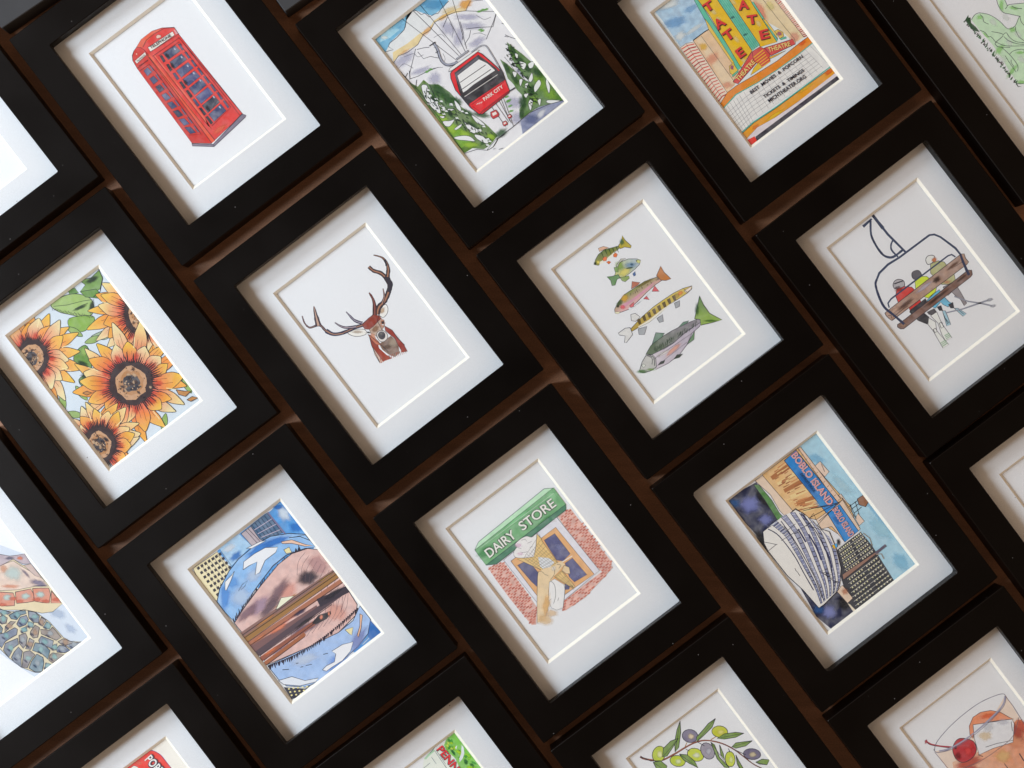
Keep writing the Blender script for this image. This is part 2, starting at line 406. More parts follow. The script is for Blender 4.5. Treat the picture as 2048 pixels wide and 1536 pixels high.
ART = {
'A': '''
f|e8403a|.3|-155 582 83 33 125 1 91 -32 88 -60 -5 -73 21 -925 -345 -37 -43 -5 -137 109 17 833 11 83 24 39 38 24|3.84
f|d8382f|.3|-244 515 52 56 67 -12 10 -75 3 -22 -23 -978 -142 109 17 833
f|f0694a|.35|-155 582 83 33 125 1 87 -37 -93 3 -97 -13 -52 -18
f|f0603f|.25|-119 478 29 -13 -6 -981 -39 0
f|f2725a|.2|-70 455 10 -32 16 -714 -27 -85 9 -45
f|ee4d3c|.2|230 521 -5 -69 -30 4 11 59
f|e0a0a8|.1|213 509 11 -8 3 -45 -23 5
b|f58060|0.6|0 -459 84.4 30.7 -0.0395
b|ff7a5c|0.5|-69 180 92.1 23 -1.56
b|f4745c|0.6|-29 -120 69.1 20 -1.56
f|4a5478|.85|9 395 129 -7 10 -69 -137 2|3.07
f|3c4870|.85|8 297 131 -4 9 -71 -139 0|3.07
f|59608c|.85|7 199 133 -2 8 -72 -140 -2|3.07
f|54588a|.85|6 101 135 0 7 -73 -141 -5|3.07
f|465480|.85|5 3 138 3 5 -75 -142 -7|3.07
f|62689a|.85|3 -95 141 5 4 -76 -143 -9|3.07
f|30384f|.85|2 -193 143 8 3 -78 -144 -12|3.07
f|4a5480|.85|1 -292 145 11 2 -79 -146 -14|3.07
f|2c2c40|.4|-30 396 21 -7 -6 -63 -24 -1|2.3
f|23232f|.4|-31 298 21 -7 -4 -65 -25 -1|2.3
f|4a4e74|.4|-32 199 21 -6 -3 -68 -25 0|2.3
f|2c2c40|.4|-33 101 21 -6 -2 -70 -25 -1|2.3
f|23232f|.4|-34 3 21 -6 -1 -72 -25 -1|2.3
f|4a4e74|.4|-34 -96 20 -5 0 -75 -24 0|2.3
f|2c2c40|.4|-35 -194 20 -6 1 -76 -24 -1|2.3
f|23232f|.4|-36 -292 20 -6 2 -78 -24 -1|2.3
f|4c5078|.5|167 381 18 -9 -8 -61 -15 1|2.3
f|4c5078|.5|168 288 18 -9 -7 -63 -16 1|2.3
f|4c5078|.5|170 195 17 -9 -6 -65 -16 1|2.3
f|4c5078|.5|171 102 17 -8 -6 -67 -16 0|2.3
f|4c5078|.5|173 9 16 -8 -5 -69 -16 0|2.3
f|4c5078|.5|174 -85 16 -7 -4 -71 -17 0|2.3
f|4c5078|.5|176 -178 15 -7 -4 -73 -17 0|2.3
f|4c5078|.5|177 -271 15 -6 -3 -75 -17 -2|2.3
f|5a6492|.7|-226 376 46 3 8 -58 -57 -5|3.07
f|46507c|.7|-228 286 45 -1 8 -60 -55 -2|3.07
f|30385c|.7|-231 196 45 -5 8 -62 -54 2|3.07
f|5a6492|.7|-233 105 45 -8 7 -65 -52 6|3.07
f|46507c|.7|-236 15 45 -13 8 -66 -51 10|3.07
f|30385c|.7|-238 -75 44 -17 8 -68 -50 14|3.07
f|5a6492|.7|-241 -165 44 -21 8 -70 -48 17|3.07
f|46507c|.7|-243 -255 43 -26 8 -71 -46 21|3.07
f|8a6a88|.3|-161 379 13 -4 -4 -55 -11 3|1.54
f|8a6a88|.3|-162 284 12 -5 -3 -57 -12 3|1.54
f|8a6a88|.3|-164 188 11 -5 -2 -59 -11 3|1.54
f|8a6a88|.3|-165 92 10 -5 -2 -60 -11 2|1.54
f|8a6a88|.3|-167 -3 10 -6 -1 -62 -12 1|1.54
f|8a6a88|.3|-168 -99 9 -6 -1 -64 -12 1|1.54
f|8a6a88|.3|-170 -195 8 -5 1 -67 -13 1|1.54
f|8a6a88|.3|-171 -291 7 -5 1 -68 -12 0|1.54
b|c8cce4|0.85|117 361 16.9 10.7 -1.52
b|c8cce4|0.85|121 267 16.9 10.7 -1.53
b|c8cce4|0.85|116 170 16.9 10.7 -1.53
b|c8cce4|0.85|120 85 16.9 10.7 -1.53
b|c8cce4|0.85|128 -3 16.9 10.7 -1.53
b|c8cce4|0.85|134 -195 16.9 10.7 -1.52
b|c8cce4|0.85|121 -301 16.9 10.7 -1.53
b|1c2030|0.8|26 353 34.5 18.4 -1.62
b|1c2030|0.8|8 256 34.5 18.4 -1.61
b|1c2030|0.8|10 63 34.5 18.4 -1.62
b|1c2030|0.8|26 -243 34.5 18.4 -1.61
f|f4eee8|.05|-68 520 265 -18 -6 -38 -261 10|3.07
f|efe8e2|.05|-236 494 121 9 -7 -28 -113 -11|2.3
t|2a2a38|TELEPHONE|-54 491 216 -20|26.1|0.01
t|2a2a38|TELEPHONE|-225 471 94 6|13.8|0
f|eec8b8|.1|48 553 24 6 19 -20 -9 -17 -34 11|2.3
f|eec8b8|.1|-189 540 12 0 -5 -13 -10 4
l|2a2a38|3.45|-102 551 62 30 89 4 103 -15 78 -49;-153 585 31 -23 14 -45 2 -59;232 524 -5 -73;198 454 36 -4;-81 477 277 -26;-83 431 294 -11 0 -87 9 -805;-115 484 -20 -1000;-112 443 15 -954;-74 424 9 -805;-38 402 226 -11 -1 -40;-260 426 125 6;-237 437 97 -11;-253 396 101 -4 8 -97 -18 -689 -95 63;209 431 39 -905;-39 -391 239 30 -21 689;-187 572 -42 -31 -20 -32
f|8c8296|.4|-280 -410 148 -122 374 63 23 -33 -17 -10 -387 -41 -151 123|4.61
l|2a2a38|3.07|-280 -410 149 -121 380 58;-132 -532 -6 -22
''',
'B': '''
f|e4e4ee|.15|-561 866 676 27 540 -417 -32 -210 -43 -1067 -1100 39 -9 190
f|6fb4dc|.55|-548 816 308 -42 62 -21 35 12 94 19 229 59 197 -152 -226 -88 -104 2 -52 67 -47 75 -70 28 -120 -104 -153 -12 -56 -22 -34 -26 -39 17
f|a8d4ea|.5|-411 789 113 -22 24 -71 -110 -6 -99 24
b|f0f6fa|0.9|-429 725 41.3 18.6 -0.663
b|5aa0d0|0.7|111 687 124 51.7 -0.655
b|8cc8e8|0.6|-273 748 72.3 51.7 -0.661
f|dcdfe6|.2|-451 637 70 24 148 4 59 59 106 35 38 -68 40 -83 44 5 104 -1 93 19 88 11 -28 -136 -81 -3 -78 34 -143 19 -69 -38 -68 13 -98 -42 -203 26 -79 -17 -6 109
f|f4dfae|.4|-451 571 158 -17 147 4 91 -18 77 32 143 -18 184 -51 43 6 -87 -44 -153 72 -143 19 -69 -38 -68 13 -98 -42 -203 26 -72 -16
b|f6b75c|0.85|344 514 72.3 46.5 -0.136
b|f7c878|0.6|107 546 62 25.8 -0.136
b|f5c080|0.7|-84 537 62 25.8 0.214
b|f5c890|0.5|-369 508 62 20.7 -0.135
b|f6d890|0.5|194 557 93 31 -0.303
b|a8a8c8|0.5|-407 459 125 56.8 -0.0485
b|a8a8c8|0.5|-294 150 68.2 68.2 -0.669
b|a8a8c8|0.5|84 433 68.2 102 0.386
b|a8a8c8|0.5|269 317 136 45.5 -0.663
b|a8a8c8|0.5|212 177 102 45.5 -0.135
b|a8a8c8|0.5|287 407 136 34.1 -0.655
b|a8a8c8|0.5|107 311 56.8 102 -0.84
b|a8a8c8|0.5|-348 283 114 34.1 -0.313
b|a8a8c8|0.5|389 -287 68.2 114 -1.71
b|a8a8c8|0.5|137 -459 90.9 68.2 -0.655
b|a8a8c8|0.5|72 -592 68.2 68.2 -0.655
l|30303f|5.17|-516 622 85 -34 -20 49 27 18 85 0 97 16 61 45 41 60;-74 777 27 -41 11 -53 34 -7 10 -54 49 -5 39 -17 53 18 88 11;-507 490 78 25 85 -26 118 0 98 42 71 -9 78 32 117 -18 87 -22 80 -49 87 44 97 -61;305 465 96 -80 123 -95 -89 -63 -141 -80;517 282 -104 -83 -102 72 -107 63;49 473 90 48;-268 469 -174 -139;-263 459 59 -26 44 -27;-268 436 3 -80 62 -22 48 -56;-482 288 78 -27 113 -23 85 -26;204 419 -39 -101 -47 -42;234 298 -54 -44 -71 -24;454 75 30 -55 31 -44;441 66 25 -26;494 176 22 -31;-501 388 4 -95 9 -72
L|50505e|3.62|-73 450 68 -14 13 -49;124 468 -14 -68 -52 -51;357 379 32 -77 62 -21;-394 475 84 -26 14 -49 53 -16;-499 425 67 1 40 -83;-97 285 -16 -53 -41 -20;224 259 56 -29 36 -55;-336 247 91 -18 72 -42;326 -81 3 -81 -10 -97 3 -81;-131 376 46 -9
l|25252f|5.17|-198 769 161 -609;-73 770 78 -590;11 777 17 -601;178 688 -105 -521;272 615 -172 -430
b|6aa84a|0.8|401 385 26.9 12.4 -0.316
b|6aa84a|0.8|433 376 26.9 12.4 -0.313
b|6aa84a|0.8|461 362 26.9 12.4 -0.313
b|6aa84a|0.8|307 248 26.9 12.4 -0.313
b|6aa84a|0.8|313 230 26.9 12.4 -0.303
b|6aa84a|0.8|-313 243 26.9 12.4 -0.316
b|6aa84a|0.8|-276 240 26.9 12.4 -0.306
b|6aa84a|0.8|102 -419 26.9 12.4 -0.303
b|6aa84a|0.8|93 -464 26.9 12.4 -0.313
b|6aa84a|0.8|117 -417 26.9 12.4 -0.313
b|6aa84a|0.8|73 -507 26.9 12.4 -0.316
b|6aa84a|0.8|120 -380 26.9 12.4 -0.306
f|5e8034|.6|-502 271 40 -84 79 18 16 -65 34 -91 48 -90 16 -130 41 -149 34 -92 17 -79 14 -116 -100 -27 -74 5 -76 72 -97 10
f|4d7a34|.8|-400 166 98 -76 38 -121 11 -153 -107 31 -43 112 -5 95
f|7cac3c|.5|-474 -64 50 -171 41 -149 9 -124 -120 14 -19 145 -5 161
b|2f5c30|0.75|-333 49 82.7 51.7 -1.37
b|2f5c30|0.75|-313 -59 72.3 41.3 -1.53
b|2f5c30|0.75|-266 -134 62 41.3 -1.36
b|2f5c30|0.75|-248 -279 82.7 31 -1.18
b|2f5c30|0.75|-423 1 62 31 -1.72
b|2f5c30|0.75|-284 -578 62 25.8 0.0388
b|2f5c30|0.75|-385 -186 72.3 20.7 -1.54
b|2f5c30|0.75|-292 -402 93 31 -1.36
b|2f5c30|0.75|-125 -609 72.3 41.3 -0.146
b|2f5c30|0.75|-163 -371 93 31 -0.833
b|a4c84a|0.8|-452 -304 72.3 51.7 -1.53
b|a4c84a|0.8|-394 -415 62 41.3 -1.18
b|a4c84a|0.8|-460 -180 51.7 41.3 -1.36
b|a4c84a|0.8|-218 -577 51.7 31 -1.01
b|a4c84a|0.8|-410 -520 82.7 31 -0.655
F|e6e8f0|.05|-437 168 47 -23 -34 -78 1 -66 7 -58 -35 -78 -23 71 -11 87|4.13
F|e6e8f0|.05|-276 -113 9 -72 -24 -48 -13 50|4.13
F|e6e8f0|.05|-483 -378 75 -39 43 -46 7 -58 -54 49 -67 65|4.13
F|e6e8f0|.05|-320 -472 53 -67 7 -58 -29 -4 -40 84|4.13
F|e6e8f0|.05|-324 -325 32 -77 24 -71 -62 22 -9 72|4.13
F|e6e8f0|.05|-476 -201 52 -34 40 -17 -71 -23 -35 39|4.13
F|e6e8f0|.05|-435 -317 74 -5 -13 -17 -51 1|4.13
F|e6e8f0|.05|-472 -145 41 -32 -29 -3|4.13
F|e6e8f0|.05|-373 -136 46 -42 -42 13|4.13
F|e6e8f0|.05|-284 -644 94 19 2 -14 -71 -24 -57 11|4.13
F|e6e8f0|.05|-236 -314 32 -77 9 -73 -45 61|4.13
l|26352e|9.3,4.13|-387 -33 1 -29
f|e4e8ee|.02|-387 -33 23 -12 -2 -20 -20 18
l|26352e|9.3,4.13|-356 -330 4 -29
l|24402a|9.3,4.13|-351 -75 -5 -28
l|26352e|9.3,4.13|-315 -155 12 -26;-441 -139 12 -26
f|e4e8ee|.02|-441 -139 23 -12 -2 -19 -20 18
l|26352e|9.3,4.13|-435 40 9 -27
l|24402a|9.3,4.13|-288 -428 -7 -28;-335 -436 12 -26;-442 111 -8 -28
f|e4e8ee|.02|-442 111 22 -12 -2 -20 -20 18
l|26352e|9.3,4.13|-257 -439 -5 -29;-377 -136 -7 -28;-301 -458 1 -29;-415 -63 -7 -29
f|e4e8ee|.02|-415 -63 22 -12 -2 -20 -20 18
l|24402a|9.3,4.13|-421 26 -9 -28
l|1d3322|9.3,4.13|-462 -77 -9 -28
l|24402a|9.3,4.13|-453 -123 15 -24
l|1d3322|9.3,4.13|-228 -397 0 -29
f|e4e8ee|.02|-228 -397 22 -12 -2 -19 -20 18
l|24402a|9.3,4.13|-370 -152 -7 -28
l|26352e|9.3,4.13|-286 -248 13 -26
l|24402a|9.3,4.13|-336 -331 9 -27
l|1d3322|9.3,4.13|-489 13 8 -28
f|e4e8ee|.02|-489 13 22 -12 -2 -19 -20 18
l|26352e|9.3,4.13|-284 -489 3 -29;-233 -456 -8 -28
l|24402a|9.3,4.13|-398 -97 -7 -28;-261 -565 15 -25
f|e4e8ee|.02|-261 -565 22 -12 -2 -19 -20 18
l|1d3322|9.3,4.13|-267 -539 2 -29
l|24402a|9.3,4.13|-420 75 -1 -29
l|26352e|9.3,4.13|-351 -284 1 -28;-465 106 9 -28
f|e4e8ee|.02|-465 106 22 -12 -2 -20 -20 18
l|26352e|9.3,4.13|-384 -71 7 -28;-337 -44 -5 -29
l|24402a|9.3,4.13|-352 -326 0 -29
l|1d3322|9.3,4.13|-426 -13 -2 -29
f|e4e8ee|.02|-426 -13 22 -12 -2 -19 -20 18
l|1d3322|9.3,4.13|-301 -347 10 -27
l|24402a|9.3,4.13|-386 77 2 -29
l|26352e|9.3,4.13|-443 -8 11 -27;-456 -18 0 -29
f|e4e8ee|.02|-456 -18 22 -12 -2 -19 -20 18
l|24402a|9.3,4.13|-401 -69 -4 -29
l|1d3322|9.3,4.13|-328 -190 1 -29
l|26352e|9.3,4.13|-266 -444 -8 -28
l|1d3322|9.3,4.13|-299 -604 -7 -28
f|e4e8ee|.02|-299 -604 22 -12 -2 -20 -20 18
l|24402a|9.3,4.13|-464 79 -2 -29;-332 -321 -5 -28
l|26352e|9.3,4.13|-413 104 -4 -28
l|1d3322|9.3,4.13|-262 -590 2 -29
f|e4e8ee|.02|-262 -590 23 -12 -2 -20 -20 18
l|1d3322|9.3,4.13|-392 -184 10 -27
l|24402a|9.3,4.13|-388 -279 1 -29
l|1d3322|9.3,4.13|-379 -4 -4 -29;-411 -103 -5 -28
f|e4e8ee|.02|-411 -103 22 -11 -2 -20 -20 18
l|1d3322|9.3,4.13|-452 -65 12 -26;-339 -212 -3 -29;-386 -59 4 -28
l|24402a|9.3,4.13|-221 -451 14 -25
f|e4e8ee|.02|-221 -451 22 -12 -2 -19 -20 18
l|24402a|9.3,4.13|-194 -543 4 -29;-450 57 7 -28
l|26352e|9.3,4.13|-395 -88 13 -26
l|1d3322|9.3,4.13|-446 75 2 -29
f|e4e8ee|.02|-446 75 22 -12 -2 -19 -20 18
l|1d3322|9.3,4.13|-386 -173 6 -28
l|26352e|9.3,4.13|-324 -293 3 -29
l|1d3322|9.3,4.13|-336 -123 15 -24
l|24402a|9.3,4.13|-292 -223 5 -29
f|e4e8ee|.02|-292 -223 22 -12 -2 -20 -20 18
l|26352e|9.3,4.13|-454 85 -9 -28;-316 -407 13 -26;-304 -397 -1 -29
l|24402a|9.3,4.13|-406 -132 -2 -29
f|e4e8ee|.02|-406 -132 22 -12 -2 -19 -20 18
l|1d3322|9.3,4.13|-357 47 13 -26;-357 -358 7 -28
l|24402a|9.3,4.13|-478 136 -1 -29
l|26352e|9.3,4.13|-271 -258 -3 -29
f|e4e8ee|.02|-271 -258 22 -12 -2 -19 -20 18
l|26352e|9.3,4.13|-375 -231 13 -26
l|1d3322|9.3,4.13|-457 88 -4 -29
l|24402a|9.3,4.13|-238 -580 -1 -29
l|1d3322|9.3,4.13|-422 -104 2 -29
f|e4e8ee|.02|-422 -104 22 -12 -2 -19 -20 18
l|1d3322|9.3,4.13|-433 -160 -6 -29
l|26352e|9.3,4.13|-366 -179 -8 -28
l|1d3322|9.3,4.13|-370 -264 12 -26
l|26352e|9.3,4.13|-368 -242 -8 -28
f|e4e8ee|.02|-368 -242 22 -12 -2 -20 -20 19
l|26352e|9.3,4.13|-322 -331 11 -27
l|24402a|9.3,4.13|-332 -304 3 -29;-290 -381 1 -29
l|1d3322|9.3,4.13|-278 -460 -4 -28
f|e4e8ee|.02|-278 -460 22 -12 -2 -19 -20 18
l|1d3322|9.3,4.13|-413 31 -4 -29
l|26352e|9.3,4.13|-362 -203 10 -27;-260 -489 4 -29
l|1d3322|9.3,4.13|-410 11 -6 -28
f|e4e8ee|.02|-410 11 22 -12 -2 -19 -20 18
l|26352e|9.3,4.13|-363 -156 -2 -29
l|24402a|9.3,4.13|-442 120 -6 -28;-421 1 14 -25
l|1d3322|9.3,4.13|-434 70 13 -25
f|e4e8ee|.02|-434 70 22 -12 -2 -19 -20 18
l|24402a|9.3,4.13|-478 18 14 -25;-281 -246 8 -28;-426 -124 -3 -28
l|26352e|9.3,4.13|-338 -115 9 -28
f|e4e8ee|.02|-338 -115 22 -12 -2 -20 -20 18
l|26352e|9.3,4.13|-372 -176 10 -28
l|24402a|9.3,4.13|-300 -550 -3 -29
l|1d3322|9.3,4.13|-337 -396 -5 -28;-270 -455 2 -29
f|e4e8ee|.02|-270 -455 22 -12 -2 -19 -20 18
l|26352e|9.3,4.13|-284 -299 8 -28
l|1d3322|9.3,4.13|-380 -262 0 -29
l|26352e|9.3,4.13|-331 -163 13 -26;-453 16 1 -29
f|e4e8ee|.02|-453 16 23 -12 -2 -20 -20 19
l|26352e|9.3,4.13|-418 -61 -4 -29;-431 34 2 -29
l|1d3322|9.3,4.13|-393 -97 14 -25
l|24402a|9.3,4.13|-418 118 -4 -29
f|e4e8ee|.02|-418 118 22 -12 -2 -19 -20 18
l|1d3322|9.3,4.13|-232 -516 -4 -29;-315 -111 9 -28
l|26352e|9.3,4.13|-341 -397 13 -26;-437 -26 -4 -29
f|e4e8ee|.02|-437 -26 22 -12 -2 -20 -20 19
l|26352e|9.3,4.13|-439 -10 -4 -28
l|24402a|9.3,4.13|-316 -221 10 -27;-441 41 -7 -28
l|26352e|9.3,4.13|-332 -109 4 -29
f|e4e8ee|.02|-332 -109 23 -12 -2 -20 -20 18
l|26352e|9.3,4.13|-362 -376 3 -28
l|1d3322|9.3,4.13|-367 19 -3 -29
l|26352e|9.3,4.13|-347 -218 11 -26
l|1d3322|9.3,4.13|-408 -90 -7 -28
f|e4e8ee|.02|-408 -90 23 -12 -2 -19 -20 18
l|1d3322|9.3,4.13|-323 -345 12 -26;-361 -264 10 -27
l|24402a|9.3,4.13|-386 -172 8 -28
l|26303a|5.17|-459 342 -62 -30;-434 349 -40 -60;-432 243 -59 -59;-367 140 -25 -98 -11 -83;-403 129 -59 -59;-423 1 -19 -91;-508 380 27 -217 0 -236 -14 -355 -11 -148
f|527c30|.6|425 12 18 -78 25 -86 19 -93 20 -93 3 -147 9 -125 -9 -111 -140 56 -101 39 -75 5 -104 2 50 80 71 23 28 70 -8 58 8 60 -9 73 32 92 19 91 23 -71 23 -122 11 -87 28 -48 -6 110 2 103 24 99
b|2a5228|0.85|424 -91 62 22.7 -1.72
b|2a5228|0.85|415 -202 72.3 31 -1.53
b|2a5228|0.85|426 -289 62 31 -1.36
b|2a5228|0.85|279 -175 62 24.8 -1.71
b|2a5228|0.85|279 -293 72.3 26.9 -1.62
b|2a5228|0.85|202 -509 41.3 72.3 -0.663
b|2a5228|0.85|475 -379 62 41.3 -1.53
b|2a5228|0.85|130 -585 31 51.7 -0.655
b|2a5228|0.85|332 -478 31 62 -1.01
b|8cb83c|0.6|436 -480 93 62 -1.54
b|8cb83c|0.6|444 -604 82.7 62 -1.53
b|8cb83c|0.6|297 -556 51.7 51.7 -0.663
b|8cb83c|0.6|428 -422 62 31 -1.53
F|e6e9ee|.05|407 -196 37 -54 -49 -29 -5 44|4.13
F|e6e9ee|.05|460 -263 54 -15 -40 -35 -31 11|4.13
F|e6e9ee|.05|508 -471 -20 -76 -46 -43 30 81|4.13
F|e6e9ee|.05|374 -458 71 23 -9 -45 -86 -26|4.13
F|e6e9ee|.05|371 -378 63 30 -24 -47 -36 -12|4.13
F|e6e9ee|.05|264 -531 25 -19 -74 -61 16 54|4.13
F|e6e9ee|.05|396 -632 65 -51 27 -34 -79 35 -34 40|4.13
F|e6e9ee|.05|322 -575 31 -11 -47 -43|4.13
F|e6e9ee|.05|321 -391 31 -11 -49 -28|4.13
F|e6e9ee|.05|305 -327 25 -19 -55 -36|4.13
F|e6e9ee|.05|255 -458 39 -18 -42 -20|4.13
F|e6e9ee|.05|301 -232 26 -33 -42 -20|4.13
F|e6e9ee|.05|419 -114 18 -27 -33 -26|4.13
l|1f3626|9.3,4.13|277 -441 4 -32;341 -424 7 -35;277 -539 18 -10;407 6 5 -16;328 -415 16 -17;369 -284 -3 -26;321 -416 9 -23;380 -98 22 -15;359 -243 7 -13;395 -57 6 -16;383 -27 5 -24;405 -30 -6 -25;364 -125 3 -18;382 -159 18 -17;274 -514 12 -12;379 -192 16 -8;336 -437 12 -2;417 -9 1 -19;245 -575 4 -27;348 -518 5 -21;286 -531 24 -15;338 -253 24 -17;300 -486 3 -31;379 -196 16 -23;342 -181 9 -26;385 -205 23 -11;347 -312 9 -9;279 -548 18 -23;318 -529 17 -8;409 -224 19 -11;425 -41 9 -5;368 -345 -3 -28;389 -136 14 -26;334 -444 13 -6;323 -435 24 -19;279 -517 0 -24;317 -403 20 -21;359 -325 15 -27;289 -483 6 -25;393 -52 2 -16;300 -454 18 -15;399 -219 17 -9;333 -171 7 -32;256 -635 12 -19;272 -625 5 -26;347 -310 -1 -28;350 -129 7 -18;288 -395 8 -15;357 -247 14 -8;399 -144 0 -22;305 -486 19 -22;382 -98 10 -21;395 -215 3 -29;317 -452 25 -12;390 -95 14 -5;397 -139 13 -33;288 -538 4 -12;342 -200 7 -10;397 -160 15 -6;346 -286 12 -33;341 -171 15 -23;322 -479 15 -4;314 -442 7 -24;297 -576 9 -20;358 -120 18 -28;353 -242 17 -23;286 -543 12 -18;282 -564 22 -10;339 -349 3 -23;262 -548 8 -19;305 -566 -3 -27;355 -147 12 -12;322 -565 13 -14;344 -129 9 -8;362 -118 8 -32;381 -344 -2 -29;390 -44 6 -19;355 -77 -3 -25;395 -152 20 -13;438 -23 -1 -24;242 -553 14 -18;352 -120 15 -8;384 -71 26 -15;366 -190 23 -19;385 -235 18 -18;380 -45 14 -25;356 -280 5 -29;354 -176 23 -17;327 -555 13 -10;430 -52 24 -16;401 -63 15 -31;385 -289 12 -19;408 -85 13 -17;354 -204 10 -37;331 -507 23 -21;375 -108 5 -22;397 -190 10 -20;317 -544 8 -22;370 -85 23 -13;258 -555 14 -12;361 -340 13 -30;353 -218 12 -16;336 -415 11 -9;394 -199 7 -10;348 -166 17 -26;304 -488 19 -24;276 -436 9 -18;310 -495 14 -27;388 -32 -4 -22;383 -102 13 -18
f|8890b4|.7|84 -627 208 -4 210 -84 2 -15 -477 -4
b|e6e8f4|0.8|270 -693 62 31 0.214
b|6a74a0|0.7|172 -683 72.3 51.7 -0.655
l|30303f|5.17|-193 -629 196 -1 191 9 176 -44 140 -56
l|30303f|4.13|-510 -547 124 -44 67 -65 60 -7 77 32 75 -6
l|50505a|4.13|-272 -679 20 -9;-232 -713 40 -15
l|30303f|4.13|3 -361 -10 -215;43 -360 -37 -233;66 -364 -60 -203;89 -369 -86 -261;-46 -356 -8 -230
f|c03a40|.2|-84 -399 54 -13 -1 -48 -16 -14 -56 11 0 32|4.13
f|eee8e8|.1|-79 -416 37 -8 -4 -25 -41 8
f|c03a40|.2|-54 -538 32 -7 0 -29 -10 -9 -33 7 0 19|4.13
f|eee8e8|.1|-50 -548 21 -5 -2 -15 -25 5
f|c03a40|.2|21 -516 27 -6 0 -24 -8 -7 -28 5 0 17|4.13
f|eee8e8|.1|24 -524 18 -4 -2 -13 -21 4
M|30303f|24.8,24.8|-106 416 -7 -67 -32 -92 4 -62 38 -36 65 -17
M|9a9eb2|15.5,15.5|-107 413 -4 -65 -33 -92 6 -61 36 -33 64 -20
l|25252f|8.27|-154 414 67 -6
l|25252f|6.2|-147 330 30 -3
l|30303f|18.6|-31 168 134 -5
l|a8aab8|10.3|-24 168 123 -5
M|40404f|12.4|114 135 89 -3 47 -24 4 -55 -20 -168 -12 -82
M|b8bac8|6.2|114 135 89 -3 47 -24 4 -55 -20 -168
f|e8e6ea|.05|-158 123 27 18 290 -15 25 -19 -29 -3 -282 8|4.13
f|d8222c|.15|-155 101 32 8 285 -5 20 -41 33 -176 7 -84 -50 -158 -14 -9 -306 -5 -28 15 -27 99 -5 129 -3 80 31 107|6.2
f|3a3238|.3|-123 83 273 -2 55 -199 0 -118 2 -15 -406 26 -9 99 15 53
f|2c2a32|.5|-205 -122 436 -30 -24 -99 -410 22
b|685c68|0.6|104 -198 62 20.7 -0.048
b|605868|0.5|-167 -158 31 20.7 -0.0485
f|5c5c6a|.3|-129 68 258 3 7 -25 -251 -2 -43 -131 -18 1
f|e2e2e8|.08|-119 47 248 -2 39 -76 16 -97 -235 18 -122 -5 16 54|4.13
l|2a2a32|6.2|-137 -18 283 -16;-170 -77 328 -18
l|3a3a44|9.3|-177 -111 139 -16 97 -10
l|ece8ea|4.13|-183 -145 361 -25
f|dc2430|.2|-189 -220 392 -28 -31 -107 -346 2 -25 95|5.17
l|6a1018|4.13|-180 -259 25 -85 319 -4;-179 -241 368 -16
t|f4f0ee|PARK CITY|-64 -287 212 -10|31|0.02
l|f0e8e8|5.17|-142 -269 22 3 -3 -12 22 6 -3 -11 21 5
l|40404c|12.4|172 -355 60 -7
''',
